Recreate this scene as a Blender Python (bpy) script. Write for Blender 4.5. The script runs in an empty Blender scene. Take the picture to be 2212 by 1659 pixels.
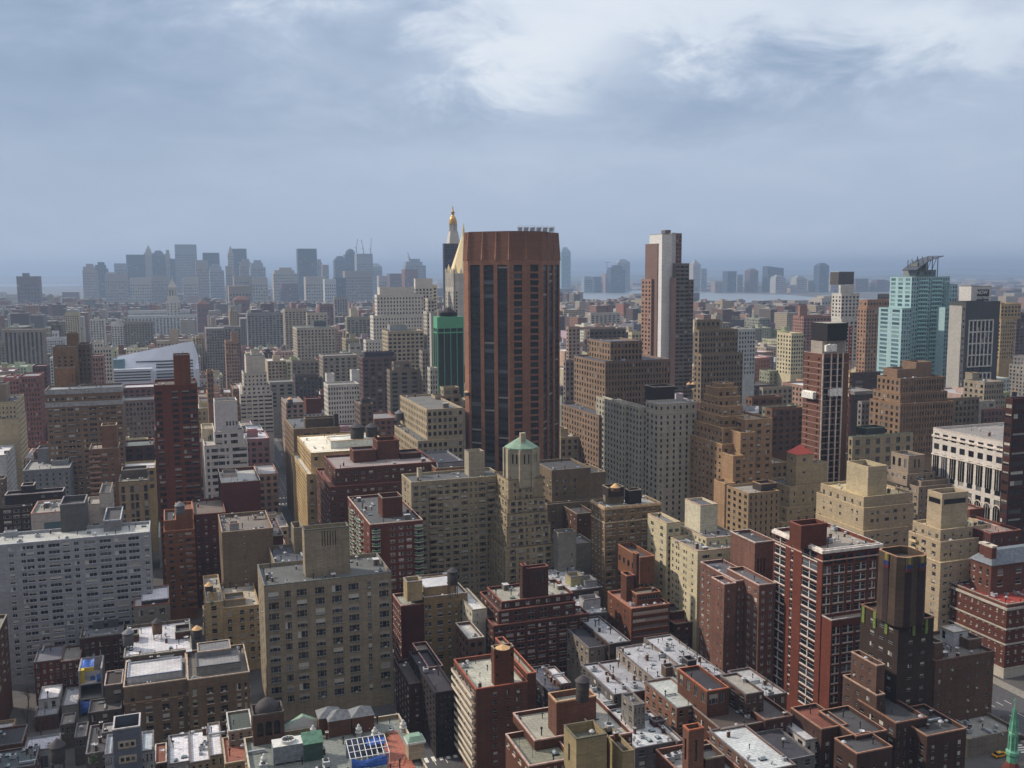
import bpy,math,random
from mathutils import Vector,Matrix
from collections import defaultdict
R=math.radians
rnd=random.Random(7)
sc=bpy.context.scene
COL=sc.collection
# ------------------------------------------------------------------ camera, sky, sun, exposure
CAM_H=148.0
FOC=2100.0
PITCH=math.atan(245.0/FOC)
ROLL=0.0052
TH=R(19.35)
cd=bpy.data.cameras.new("camera");cam=bpy.data.objects.new("camera",cd);COL.objects.link(cam)
cd.sensor_width=36.0;cd.lens=36.0*FOC/2212.0
cd.clip_start=1.0;cd.clip_end=200000.0
_F=Vector((0,math.cos(PITCH),-math.sin(PITCH)));_R0=Vector((1,0,0));_U0=Vector((0,math.sin(PITCH),math.cos(PITCH)))
_Rv=_R0*math.cos(ROLL)-_U0*math.sin(ROLL);_U=_U0*math.cos(ROLL)+_R0*math.sin(ROLL)
m=Matrix(((_Rv.x,_U.x,-_F.x,0),(_Rv.y,_U.y,-_F.y,0),(_Rv.z,_U.z,-_F.z,CAM_H),(0,0,0,1)))
cam.matrix_world=m
sc.camera=cam
sc.view_settings.view_transform='Standard';sc.view_settings.look='None'
sc.view_settings.exposure=0.0;sc.view_settings.gamma=1.0
sc.cycles.volume_bounces=0
sc.cycles.max_bounces=4;sc.cycles.diffuse_bounces=2;sc.cycles.glossy_bounces=2
sc.cycles.use_adaptive_sampling=True
sc.cycles.use_denoising=True
SUN_AZ=R(-72)
SUN_EL=R(36)
sl=bpy.data.lights.new("sun",'SUN');sun=bpy.data.objects.new("sun",sl);COL.objects.link(sun)
sl.energy=4.2;sl.angle=R(2);sl.color=(1.0,0.87,0.70)
sdir=Vector((math.sin(SUN_AZ)*math.cos(SUN_EL),math.cos(SUN_AZ)*math.cos(SUN_EL),math.sin(SUN_EL)))
sun.rotation_euler=sdir.to_track_quat('Z','Y').to_euler();sun.location=(0,0,400)
HAZE_COL=(.45,.61,.88,1);HAZE_DEN=.000118
def build_world():
    w=bpy.data.worlds.new("World");sc.world=w;w.use_nodes=True
    nt=w.node_tree;nt.nodes.clear();N=nt.nodes;L=nt.links
    def nd(t,**k):
        n=N.new(t)
        for a,b in k.items():setattr(n,a,b)
        return n
    def mth(op,a,b=None,c=None,clamp=False):
        n=nd('ShaderNodeMath',operation=op);n.use_clamp=clamp
        for i,x in enumerate((a,b,c)):
            if x is None:continue
            if isinstance(x,(int,float)):n.inputs[i].default_value=x
            else:L.new(x,n.inputs[i])
        return n.outputs[0]
    out=nd('ShaderNodeOutputWorld');bg=nd('ShaderNodeBackground');L.new(bg.outputs[0],out.inputs[0])
    sky=nd('ShaderNodeTexSky',sky_type='NISHITA',sun_disc=False);sky.sun_elevation=SUN_EL;sky.sun_rotation=SUN_AZ
    sky.air_density=1.5;sky.dust_density=3.0
    tc=nd('ShaderNodeTexCoord');sep=nd('ShaderNodeSeparateXYZ');L.new(tc.outputs['Generated'],sep.inputs[0])
    X,Y,Z=sep.outputs
    az=mth('ARCTAN2',X,Y);el=mth('ARCSINE',Z)
    zc=mth('MAXIMUM',Z,0.02)
    zz=mth('ADD',zc,0.16)
    cx=mth('DIVIDE',X,zz);cy=mth('DIVIDE',Y,zz)
    cmb=nd('ShaderNodeCombineXYZ');L.new(cx,cmb.inputs[0]);L.new(cy,cmb.inputs[1])
    def noise(vec,s,d,dist=0.0,rough=.5):
        n=nd('ShaderNodeTexNoise');n.inputs['Scale'].default_value=s;n.inputs['Detail'].default_value=d
        n.inputs['Distortion'].default_value=dist;n.inputs['Roughness'].default_value=rough;L.new(vec,n.inputs['Vector']);return n.outputs[0]
    n1=noise(cmb.outputs[0],1.3,9,.5,.58);n2=noise(cmb.outputs[0],2.6,10,.5,.6)
    cmb2=nd('ShaderNodeCombineXYZ');L.new(az,cmb2.inputs[0]);L.new(mth('MULTIPLY',el,2.2),cmb2.inputs[1])
    n3=noise(cmb2.outputs[0],8.0,10,.4,.62)
    azw=mth('ADD',az,mth('MULTIPLY',mth('SUBTRACT',n3,.5),.28))
    elw=mth('ADD',el,mth('MULTIPLY',mth('SUBTRACT',n3,.5),.15))
    def blob(a0,e0,sa,se,amp):
        da=mth('DIVIDE',mth('SUBTRACT',azw,a0),sa);de=mth('DIVIDE',mth('SUBTRACT',elw,e0),se)
        q=mth('ADD',mth('MULTIPLY',da,da),mth('MULTIPLY',de,de))
        return mth('MULTIPLY',mth('EXPONENT',mth('MULTIPLY',q,-1.0)),amp)
    terms=[blob(.03,.20,.10,.055,.27),blob(.20,.225,.17,.045,.20),blob(.05,.31,.42,.05,.30),blob(.42,.20,.14,.05,.20),
             blob(.14,.205,.11,.028,-.16),blob(-.10,.225,.05,.028,-.12),blob(-.20,.28,.10,.04,.10),blob(.26,.165,.30,.032,-.13),blob(.0,.145,.18,.02,-.06),blob(.14,.105,.5,.03,.03),
             blob(-.44,.20,.24,.14,-.14),blob(.1,.0,.9,.04,.06),blob(.43,.29,.10,.06,-.06)]
    s=terms[0]
    for t in terms[1:]:s=mth('ADD',s,t)
    tex=mth('ADD',mth('MULTIPLY',mth('SUBTRACT',n2,.5),.22),mth('MULTIPLY',mth('SUBTRACT',n3,.5),.24))
    fade=mth('MULTIPLY',mth('SUBTRACT',el,.06),8.0,None,True)
    br=mth('ADD',mth('ADD',mth('MULTIPLY',s,1.0),mth('MULTIPLY',tex,fade)),.525,None,True)
    ramp=nd('ShaderNodeValToRGB');L.new(br,ramp.inputs[0]);cr=ramp.color_ramp
    cr.elements[0].position=0.0;cr.elements[0].color=(.10,.15,.24,1)
    cr.elements[1].position=1.0;cr.elements[1].color=(1.0,1.0,1.0,1)
    for p,c in((.25,(.215,.305,.455)),(.38,(.31,.41,.575)),(.55,(.48,.575,.73)),(.75,(.76,.83,.93))):
        e=cr.elements.new(p);e.color=(*c,1)
    mix=nd('ShaderNodeMix',data_type='RGBA');mix.inputs[0].default_value=0.06
    sk=nd('ShaderNodeVectorMath',operation='SCALE');L.new(sky.outputs[0],sk.inputs[0]);sk.inputs['Scale'].default_value=0.10
    L.new(ramp.outputs[0],mix.inputs[6]);L.new(sk.outputs[0],mix.inputs[7])
    rear=nd('ShaderNodeMapRange');rear.interpolation_type='SMOOTHSTEP';L.new(mth('ADD',mth('MULTIPLY',Y,-1.0),mth('MULTIPLY',mth('MAXIMUM',mth('SUBTRACT',Z,.45),0),1.6)),rear.inputs[0]);rear.inputs[1].default_value=-.35;rear.inputs[2].default_value=.45
    mr=nd('ShaderNodeMix',data_type='RGBA');L.new(rear.outputs[0],mr.inputs[0]);L.new(mix.outputs[2],mr.inputs[6]);mr.inputs[7].default_value=(.28,.274,.268,1)
    zen=nd('ShaderNodeMapRange');zen.interpolation_type='SMOOTHSTEP';L.new(Z,zen.inputs[0]);zen.inputs[1].default_value=.5;zen.inputs[2].default_value=.85
    mz=nd('ShaderNodeMix',data_type='RGBA');L.new(zen.outputs[0],mz.inputs[0]);L.new(mr.outputs[2],mz.inputs[6]);mz.inputs[7].default_value=(1.05,1.06,1.12,1)
    L.new(mz.outputs[2],bg.inputs[0]);bg.inputs[1].default_value=1.0
build_world()
# ------------------------------------------------------------------ projection between the photograph and the street grid (u, v, z)
cT,sT=math.cos(TH),math.sin(TH)
EU=Vector((cT,sT,0));EV=Vector((-sT,cT,0));O=Vector((0,0,CAM_H))
def W(u,v,z):return EU*u+EV*v+Vector((0,0,z))
def G(p):return(p.dot(EU),p.dot(EV))
def proj(u,v,z):
    d=W(u,v,z)-O;q=d.dot(_F)
    return(1106+FOC*d.dot(_Rv)/q,829.5-FOC*d.dot(_U)/q)
def ray(px,py):return _F+_Rv*((px-1106)/FOC)+_U*((829.5-py)/FOC)
def at_z(px,py,z):
    r=ray(px,py);p=O+r*((z-CAM_H)/r.z);return G(p)
def z_of(py,D):return CAM_H-math.tan(PITCH+math.atan((py-829.5)/FOC))*D
def at_D(px,py,D):
    r=ray(px,py);p=O+r*(D/r.y);return(*G(p),p.z)
def along(u,v,z,e,x):
    d0=W(u,v,z)-O;k=x-1106
    return(k*d0.dot(_F)-FOC*d0.dot(_Rv))/(FOC*e.dot(_Rv)-k*e.dot(_F))
# ------------------------------------------------------------------ materials
def lin(c):return tuple(((x/255)/12.92 if x<=10 else(((x/255)+.055)/1.055)**2.4)for x in c)
MATS={};DESAT=.68;WK=.95
def _base(name):
    mt=bpy.data.materials.new(name);mt.use_nodes=True;nt=mt.node_tree
    b=nt.nodes['Principled BSDF'];return mt,nt,b
def nnode(nt,t,**k):
    n=nt.nodes.new(t)
    for a,b in k.items():setattr(n,a,b)
    return n
def mapped(nt,scale):
    tc=nnode(nt,'ShaderNodeTexCoord');mp=nnode(nt,'ShaderNodeMapping');mp.inputs['Scale'].default_value=scale
    nt.links.new(tc.outputs['Object'],mp.inputs['Vector']);return mp.outputs[0]
def noise_(nt,vec,s,d=4,r=.55):
    n=nnode(nt,'ShaderNodeTexNoise');n.inputs['Scale'].default_value=s;n.inputs['Detail'].default_value=d;n.inputs['Roughness'].default_value=r
    nt.links.new(vec,n.inputs['Vector']);return n.outputs[0]
def maprange(nt,v,a,b,c,d):
    n=nnode(nt,'ShaderNodeMapRange');n.inputs[1].default_value=a;n.inputs[2].default_value=b;n.inputs[3].default_value=c;n.inputs[4].default_value=d
    nt.links.new(v,n.inputs[0]);return n.outputs[0]
def mul_(nt,a,b):
    n=nnode(nt,'ShaderNodeMath',operation='MULTIPLY')
    for i,x in enumerate((a,b)):
        if isinstance(x,(int,float)):n.inputs[i].default_value=x
        else:nt.links.new(x,n.inputs[i])
    return n.outputs[0]
def tint(nt,b,c,fac):
    vm=nnode(nt,'ShaderNodeVectorMath',operation='SCALE');vm.inputs[0].default_value=c;nt.links.new(fac,vm.inputs['Scale'])
    nt.links.new(vm.outputs[0],b.inputs['Base Color'])
def wall_m(c,rough=.85,amt=1.0,metal=0.0):
    g_=.3*c[0]+.59*c[1]+.11*c[2];c=tuple(int((g_+(x-g_)*DESAT)*WK)for x in c)
    """brick, stone or stucco: blotches, rain streaks and grain in the wall's own colour"""
    if c[0]>c[1]*1.45:c=(int(c[0]*.92),int(c[1]*.93),int(c[2]*.86))
    key=('w',tuple(c),rough,amt)
    if key in MATS:return MATS[key]
    mt,nt,b=_base("wall_%d_%d_%d"%tuple(c));b.inputs['Roughness'].default_value=rough;b.inputs['Specular IOR Level'].default_value=.25
    b.inputs['Metallic'].default_value=metal
    big=maprange(nt,noise_(nt,mapped(nt,(1,1,1)),.07,3),.3,.7,1-.18*amt,1+.16*amt)
    st=maprange(nt,noise_(nt,mapped(nt,(1,1,.06)),.8,5,.6),.3,.75,1+.12*amt,1-.20*amt)
    fine=maprange(nt,noise_(nt,mapped(nt,(1,1,2.2)),2.2,3,.7),.25,.75,1-.22*amt,1+.22*amt)
    tc=nnode(nt,'ShaderNodeTexCoord');sp=nnode(nt,'ShaderNodeSeparateXYZ');nt.links.new(tc.outputs['Object'],sp.inputs[0])
    ad=nnode(nt,'ShaderNodeMath',operation='ADD');nt.links.new(sp.outputs[0],ad.inputs[0]);nt.links.new(sp.outputs[1],ad.inputs[1])
    cb=nnode(nt,'ShaderNodeCombineXYZ');nt.links.new(ad.outputs[0],cb.inputs[0]);nt.links.new(sp.outputs[2],cb.inputs[1])
    bk=nnode(nt,'ShaderNodeTexBrick');nt.links.new(cb.outputs[0],bk.inputs['Vector']);bk.inputs['Scale'].default_value=1.0;bk.inputs['Brick Width'].default_value=1.3;bk.inputs['Row Height'].default_value=.5;bk.inputs['Mortar Size'].default_value=.02
    bk.inputs['Color1'].default_value=(1.13,1.13,1.13,1);bk.inputs['Color2'].default_value=(.87,.87,.87,1);bk.inputs['Mortar'].default_value=(.72,.72,.72,1)
    b2=nnode(nt,'ShaderNodeTexBrick');nt.links.new(cb.outputs[0],b2.inputs['Vector']);b2.inputs['Scale'].default_value=1.0;b2.inputs['Brick Width'].default_value=9.0;b2.inputs['Row Height'].default_value=3.2;b2.inputs['Mortar Size'].default_value=.07
    b2.inputs['Color1'].default_value=(1.06,1.06,1.06,1);b2.inputs['Color2'].default_value=(.94,.94,.94,1);b2.inputs['Mortar'].default_value=(.80,.80,.80,1)
    g1=nnode(nt,'ShaderNodeRGBToBW');nt.links.new(bk.outputs[0],g1.inputs[0]);g2=nnode(nt,'ShaderNodeRGBToBW');nt.links.new(b2.outputs[0],g2.inputs[0])
    tint(nt,b,lin(c),mul_(nt,mul_(nt,mul_(nt,big,st),fine),mul_(nt,g1.outputs[0],g2.outputs[0])if amt>.35 else g1.outputs[0]));MATS[key]=mt;return mt
def plain_m(name,c,rough=.7,metal=0.0,amt=.35):
    key=('p',name,tuple(c))
    if key in MATS:return MATS[key]
    mt,nt,b=_base(name);b.inputs['Roughness'].default_value=rough;b.inputs['Metallic'].default_value=metal
    f=maprange(nt,noise_(nt,mapped(nt,(1,1,1)),.9,5),.3,.7,1-amt,1+amt)
    tint(nt,b,lin(c),f);MATS[key]=mt;return mt
def roof_m(c):
    key=('r',tuple(c))
    if key in MATS:return MATS[key]
    mt,nt,b=_base("roof_%d_%d_%d"%tuple(c));b.inputs['Roughness'].default_value=.8
    big=maprange(nt,noise_(nt,mapped(nt,(1,1,1)),.13,8,.72),.34,.62,.72,1.14)
    fine=maprange(nt,noise_(nt,mapped(nt,(1,1,1)),1.3,4,.7),.3,.7,.86,1.12)
    seam=nnode(nt,'ShaderNodeTexBrick');seam.inputs['Scale'].default_value=.22;seam.inputs['Mortar Size'].default_value=.012
    seam.inputs['Color1'].default_value=(1,1,1,1);seam.inputs['Color2'].default_value=(.9,.9,.9,1);seam.inputs['Mortar'].default_value=(.45,.45,.45,1)
    nt.links.new(mapped(nt,(1,1,1)),seam.inputs['Vector'])
    bw=nnode(nt,'ShaderNodeRGBToBW');nt.links.new(seam.outputs[0],bw.inputs[0])
    tint(nt,b,lin(c),mul_(nt,mul_(nt,big,fine),bw.outputs[0]));MATS[key]=mt;return mt
def glass_m(kind='dark'):
    key=('g',kind)
    if key in MATS:return MATS[key]
    mt,nt,b=_base("window_glass_"+kind);b.inputs['Roughness'].default_value=.16;b.inputs['Specular IOR Level'].default_value=.5
    gi=nnode(nt,'ShaderNodeNewGeometry');oi=nnode(nt,'ShaderNodeObjectInfo')
    ad=nnode(nt,'ShaderNodeMath',operation='ADD');nt.links.new(gi.outputs['Random Per Island'],ad.inputs[0]);nt.links.new(oi.outputs['Random'],ad.inputs[1])
    fr=nnode(nt,'ShaderNodeMath',operation='FRACT');nt.links.new(ad.outputs[0],fr.inputs[0])
    rp=nnode(nt,'ShaderNodeValToRGB');nt.links.new(fr.outputs[0],rp.inputs[0]);cr=rp.color_ramp;cr.interpolation='CONSTANT'
    pal={'dark':[(0,(.008,.009,.012)),(.34,(.016,.018,.024)),(.62,(.03,.034,.042)),(.80,(.07,.076,.09)),(.90,(.16,.165,.17)),(.96,(.32,.31,.29))],
           'deep':[(0,(.006,.007,.009)),(.5,(.014,.014,.018)),(.85,(.03,.03,.036)),(.95,(.07,.075,.09))],
           'navy':[(0,(.010,.012,.018)),(.5,(.016,.019,.027)),(.82,(.035,.04,.052)),(.94,(.10,.115,.14))],
           'teal':[(0,(.07,.13,.16)),(.3,(.11,.20,.24)),(.6,(.20,.31,.34)),(.85,(.05,.09,.12))]}[kind]
    cr.elements[0].position=0;cr.elements[0].color=(*pal[0][1],1);cr.elements[1].position=pal[1][0];cr.elements[1].color=(*pal[1][1],1)
    for p,c in pal[2:]:
        e=cr.elements.new(p);e.color=(*c,1)
    nt.links.new(rp.outputs[0],b.inputs['Base Color']);MATS[key]=mt;return mt
def far_m():
    """walls of the far-off buildings: one colour per building, a grid of windows, pale roofs"""
    if 'far' in MATS:return MATS['far']
    mt,nt,b=_base("far_building_wall");b.inputs['Roughness'].default_value=.9
    L=nt.links;gi=nnode(nt,'ShaderNodeNewGeometry')
    rp=nnode(nt,'ShaderNodeValToRGB');L.new(gi.outputs['Random Per Island'],rp.inputs[0]);cr=rp.color_ramp;cr.interpolation='CONSTANT'
    pal=[(150,98,80),(168,158,142),(120,84,72),(186,172,148),(140,138,136),(176,132,106),(206,202,194),(112,100,94),(158,116,98),(196,176,140),(132,122,114),(100,74,66)]
    cr.elements[0].position=0;cr.elements[0].color=(*lin(pal[0]),1);cr.elements[1].position=1/12;cr.elements[1].color=(*lin(pal[1]),1)
    for i in range(2,12):
        e=cr.elements.new(i/12);e.color=(*(.72*q_ for q_ in lin(pal[i])),1)
    tc=nnode(nt,'ShaderNodeTexCoord');sp=nnode(nt,'ShaderNodeSeparateXYZ');L.new(tc.outputs['Object'],sp.inputs[0])
    def fr(x,p,t0):
        a=mul_(nt,x,1/p);f=nnode(nt,'ShaderNodeMath',operation='FRACT');L.new(a,f.inputs[0])
        g=nnode(nt,'ShaderNodeMath',operation='GREATER_THAN');L.new(f.outputs[0],g.inputs[0]);g.inputs[1].default_value=t0;return g.outputs[0]
    ax=nnode(nt,'ShaderNodeMath',operation='ADD');L.new(sp.outputs[0],ax.inputs[0]);L.new(sp.outputs[1],ax.inputs[1])
    win=mul_(nt,fr(ax.outputs[0],3.1,.52),fr(sp.outputs[2],3.4,.45))
    ns=nnode(nt,'ShaderNodeSeparateXYZ');L.new(gi.outputs['Normal'],ns.inputs[0])
    up=nnode(nt,'ShaderNodeMath',operation='GREATER_THAN');L.new(ns.outputs[2],up.inputs[0]);up.inputs[1].default_value=.5
    mx=nnode(nt,'ShaderNodeMix',data_type='RGBA');L.new(win,mx.inputs[0]);L.new(rp.outputs[0],mx.inputs[6]);mx.inputs[7].default_value=(.04,.045,.055,1)
    nz=nnode(nt,'ShaderNodeTexNoise');nz.inputs['Scale'].default_value=.03;L.new(tc.outputs['Object'],nz.inputs['Vector'])
    rr=nnode(nt,'ShaderNodeMix',data_type='RGBA');L.new(maprange(nt,nz.outputs[0],.4,.6,0,1),rr.inputs[0]);rr.inputs[6].default_value=(.06,.06,.065,1);rr.inputs[7].default_value=(.34,.34,.36,1)
    m2=nnode(nt,'ShaderNodeMix',data_type='RGBA');L.new(up.outputs[0],m2.inputs[0]);L.new(mx.outputs[2],m2.inputs[6]);L.new(rr.outputs[2],m2.inputs[7])
    L.new(m2.outputs[2],b.inputs['Base Color']);MATS['far']=mt;return mt
# ------------------------------------------------------------------ mesh helper
class MB:
    def __init__(s):s.v=[];s.f=[];s.m=[];s.mats=[]
    def mi(s,mt):
        if mt not in s.mats:s.mats.append(mt)
        return s.mats.index(mt)
    def poly(s,pts,mt):
        k=len(s.v);s.v+=[tuple(p)for p in pts];s.f.append(tuple(range(k,k+len(pts))));s.m.append(s.mi(mt))
    def box(s,x0,x1,y0,y1,z0,z1,mt,skip='',top=None):
        if x1<x0:x0,x1=x1,x0
        if y1<y0:y0,y1=y1,y0
        k=len(s.v);i=s.mi(mt);s.v+=[(x0,y0,z0),(x1,y0,z0),(x1,y1,z0),(x0,y1,z0),(x0,y0,z1),(x1,y0,z1),(x1,y1,z1),(x0,y1,z1)]
        F={'d':(0,3,2,1),'u':(4,5,6,7),'f':(0,1,5,4),'r':(1,2,6,5),'b':(2,3,7,6),'l':(3,0,4,7)}
        for a,q in F.items():
            if a in skip:continue
            s.f.append(tuple(k+j for j in q));s.m.append(s.mi(top)if(a=='u' and top)else i)
    def prism(s,pts0,z0,pts1,z1,mt,cap=None,bottom=False):
        """loft between two polygons (counter-clockwise) at two heights"""
        n=len(pts0);k=len(s.v);i=s.mi(mt)
        s.v+=[(p[0],p[1],z0)for p in pts0]+[(p[0],p[1],z1)for p in pts1]
        for j in range(n):s.f.append((k+j,k+(j+1)%n,k+n+(j+1)%n,k+n+j));s.m.append(i)
        if cap is not False:s.f.append(tuple(range(k+n,k+2*n)));s.m.append(s.mi(cap or mt))
        if bottom:s.f.append(tuple(range(k+n-1,k-1,-1)));s.m.append(i)
    def lathe(s,cx,cy,prof,mt,n=16,cap=True,mats=None):
        k=len(s.v)
        for(r,z)in prof:
            for j in range(n):
                a=2*math.pi*(j+.5)/n;s.v.append((cx+r*math.cos(a),cy+r*math.sin(a),z))
        for q in range(len(prof)-1):
            ii=s.mi(mats[q]if mats else mt)
            for j in range(n):
                a=k+q*n+j;b=k+q*n+(j+1)%n;s.f.append((a,b,b+n,a+n));s.m.append(ii)
        if cap:s.f.append(tuple(k+(len(prof)-1)*n+j for j in range(n)));s.m.append(s.mi(mats[-1]if mats else mt))
    def bar(s,a,b,w,mt):
        a=Vector(a);b=Vector(b);d=(b-a).normalized();h=Vector((0,0,1))if abs(d.z)<.9 else Vector((1,0,0))
        x=d.cross(h).normalized()*w/2;y=d.cross(x).normalized()*w/2;k=len(s.v);i=s.mi(mt)
        for p in(a,b):s.v+=[tuple(p+x+y),tuple(p-x+y),tuple(p-x-y),tuple(p+x-y)]
        for j in range(4):s.f.append((k+j,k+(j+1)%4,k+4+(j+1)%4,k+4+j));s.m.append(i)
        s.f+=[(k+3,k+2,k+1,k),(k+4,k+5,k+6,k+7)];s.m+=[i,i]
    def mesh(s,name,smooth=False):
        me=bpy.data.meshes.new(name);me.from_pydata(s.v,[],s.f)
        for mt in s.mats:me.materials.append(mt)
        me.polygons.foreach_set('material_index',s.m)
        if smooth:me.polygons.foreach_set('use_smooth',[True]*len(s.f))
        me.update();return me
    def build(s,name,parent=None,smooth=False):
        o=bpy.data.objects.new(name,s.mesh(name,smooth));COL.objects.link(o)
        if parent:o.parent=parent
        return o
def root(name,u,v,z,label,cat,group=None,rz=0):
    o=bpy.data.objects.new(name,None);COL.objects.link(o);o.location=W(u,v,z);o.rotation_euler=(0,0,TH+rz)
    o.empty_display_size=1;o['label']=label;o['category']=cat
    if group:o['group']=group
    return o
def child(name,me,parent,loc=(0,0,0),rz=0,scale=None):
    o=bpy.data.objects.new(name,me);COL.objects.link(o);o.parent=parent;o.location=loc;o.rotation_euler=(0,0,rz)
    if scale:o.scale=scale
    return o
def clone(o,loc,rz=None,label=None,group=None):
    r=o.copy();COL.objects.link(r);r.location=loc
    if rz is not None:r.rotation_euler=(0,0,rz)
    if label:r['label']=label
    if group:r['group']=group
    for c in o.children:
        d=c.copy();COL.objects.link(d);d.parent=r
    return r
# ------------------------------------------------------------------ buildings
HEROES=[]
FOOT=[]
WINS=[]
ROOFS=[]
def P(cols,pitch=3.1,wh=.55,top=1.8,ww=.5,rec=.22,st=1,g='dark',arch=(),bal=(),pier=0,band=0,sill=0,bot=3.0,ppx=None,tpx=None,fr=(150,150,150),pc=None,ac=.12,skip=0,rows=None):
    return dict(cols=cols,pitch=pitch,wh=wh,top=top,ww=ww,rec=rec,st=st,g=g,arch=arch,bal=bal,pier=pier,band=band,sill=sill,bot=bot,ppx=ppx,tpx=tpx,fr=fr,pc=pc,ac=ac,skip=skip,rows=rows)
def S(span,items,w=None):
    """window columns measured on the photograph: span (left, right), items (centre, width)"""
    a,b=span;L=b-a
    return[((c-x/2-a)/L,(c+x/2-a)/L)for c,x in items]
def T(xl,xc,xr,y,D=None,h=None,on=None,side='L',dep=None,wid=None,f=None,l=None,z0=0,roof=None,ph=1.0,wall=None,cop=None,name=None,set=0,flat=False,depfrac=None):
    if on:(u,v)=at_z(xc,on[0],on[1]);D=(EU*u+EV*v).y;z=at_D(xc,y,D)[2];z0=on[1]-.0
    elif h is not None:(u,v)=at_z(xc,y,h);z=h;D=(EU*u+EV*v).y
    else:(u,v,z)=at_D(xc,y,D)
    if side=='L':
        u0=u;v0=v
        u1=u+(wid if wid else along(u,v,z,EU,xr))
        v1=v+(dep if dep else along(u,v,z,EV,xl))
    else:
        u1=u;v0=v
        u0=u-wid if wid else u+along(u,v,z,EU,xl)
        v1=v+(dep if dep else along(u,v,z,EV,xr))
    if v1-v0>90 or v1<v0+2:v1=v0+(20 if v1<v0+2 else 90)
    if u1<u0+1:u1=u0+4
    return dict(u0=u0,u1=u1,v0=v0,v1=v1,z0=z0,z1=z,f=f,l=l,D=D,side=side,roof=roof,ph=ph,wall=wall,cop=cop,name=name,flat=flat)
def U(u0,u1,v0,v1,z0,z1,**k):
    d=dict(u0=u0,u1=u1,v0=v0,v1=v1,z0=z0,z1=z1,f=None,l=None,D=v0,side='L',roof=None,ph=1.0,wall=None,cop=None,name=None,flat=False);d.update(k);return d
def auto_pat(L,base):
    n=max(1,int(L/3.7));q=dict(base);q['cols']=n;q['ww']=.46;q['bal']=();q['pier']=0;q['arch']=();return q
def facade(mb,o,rot,L,z0,z1,p,D,mw,mg,mc,rt,wo,zcut,loc0,col2=None):
    c,s=[(1,0),(0,-1),(-1,0),(0,1)][rot]
    ex=(c,s);nx=(s,-c)
    def pt(x,y,z):return(o[0]+ex[0]*x+nx[0]*y,o[1]+ex[1]*x+nx[1]*y,z)
    def quad(x0,x1,za,zb,y=0,mt=None):mb.poly([pt(x0,y,za),pt(x1,y,za),pt(x1,y,zb),pt(x0,y,zb)],mt or mw)
    def bx(x0,x1,ya,yb,za,zb,mt):
        mb.poly([pt(x0,yb,za),pt(x1,yb,za),pt(x1,yb,zb),pt(x0,yb,zb)],mt)
        mb.poly([pt(x0,ya,za),pt(x0,yb,za),pt(x0,yb,zb),pt(x0,ya,zb)],mt)
        mb.poly([pt(x1,yb,za),pt(x1,ya,za),pt(x1,ya,zb),pt(x1,yb,zb)],mt)
        mb.poly([pt(x0,yb,zb),pt(x1,yb,zb),pt(x1,ya,zb),pt(x0,ya,zb)],mt)
        mb.poly([pt(x0,ya,za),pt(x1,ya,za),pt(x1,yb,za),pt(x0,yb,za)],mt)
    if p is None:quad(0,L,z0,z1);return
    q_=D*math.cos(PITCH)+(CAM_H-z1)*math.sin(PITCH);k=q_*q_/(FOC*D)
    pitch=p['ppx']*k if p['ppx']else p['pitch'];top=p['tpx']*k if p['tpx']is not None else p['top']
    wh=pitch*p['wh'];cols=p['cols']
    if isinstance(cols,int):cols=[((i+.5-p['ww']/2)/cols,(i+.5+p['ww']/2)/cols)for i in range(cols)]
    rows=[];zt=z1-top
    while zt-wh>max(z0+p['bot']if z0<1 else z0+.3,zcut)and len(rows)<(p['rows']or 99):rows.append((zt-wh,zt));zt-=pitch
    if not rows:quad(0,L,z0,z1);return
    zc=z1;r=p['rec']
    for ri,(za,zb)in enumerate(rows):
        quad(0,L,zb,zc);xc=0.0
        for ci,(fa,fb)in enumerate(cols):
            xa,xb=fa*L,fb*L
            if xa>xc+.01:quad(xc,xa,za,zb)
            mb.poly([pt(xa,0,za),pt(xa,-r,za),pt(xa,-r,zb),pt(xa,0,zb)],mw)
            mb.poly([pt(xb,-r,za),pt(xb,0,za),pt(xb,0,zb),pt(xb,-r,zb)],mw)
            mb.poly([pt(xa,0,za),pt(xb,0,za),pt(xb,-r,za),pt(xa,-r,za)],mc if p['sill']else mw)
            mb.poly([pt(xa,-r,zb),pt(xb,-r,zb),pt(xb,0,zb),pt(xa,0,zb)],mw)
            quad(xa,xb,za,zb,-r,mg)
            if p['arch']and(p['arch']=='all' or ri in p['arch']):
                rr=(xb-xa)/2;cx=(xa+xb)/2;hh=min(rr,wh*.8)
                for sg in(-1,1):
                    pl=[pt(cx+sg*rr,0,zb)]+[pt(cx+sg*rr*math.cos(t),0,zb-hh+hh*math.sin(t))for t in[i*math.pi/12 for i in range(0,7)]]
                    mb.poly(pl if sg>0 else pl[::-1],mw)
            if p['sill']:bx(xa-.12,xb+.12,0,.16,za-.22,za,mc)
            if wo and p['st']:WINS.append((rt,loc0,pt((xa+xb)/2,-r+.06,(za+zb)/2),rot,xb-xa,wh,p['st'],p['g'],p['fr'],p['ac']))
            xc=xb
        if xc<L-.01:quad(xc,L,za,zb)
        zc=za
        if p['band']:bx(0,L,0,.14,za-(pitch-wh)*.5-.14,za-(pitch-wh)*.5+.14,mc)
    quad(0,L,z0,zc)
    if p['pier']:
        n=p['pier']if isinstance(p['pier'],int)else None
        xs=[i*(L-.7)/n for i in range(n+1)]if n else[q*L for q in p['pier']]
        for x in xs:bx(x,x+.7,0,.35,max(z0,zcut),z1-.05,plain_m("pier_trim",p['pc'],.8)if p['pc']else mw)
    for(fa,fb,colr,kind)in p['bal']:
        for(za,zb)in rows[:40]:
            BALS.append((rt,loc0,pt((fa+fb)/2*L,0,za-.35),rot,(fb-fa)*L,kind,colr))
BALS=[];PHR=[]
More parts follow.
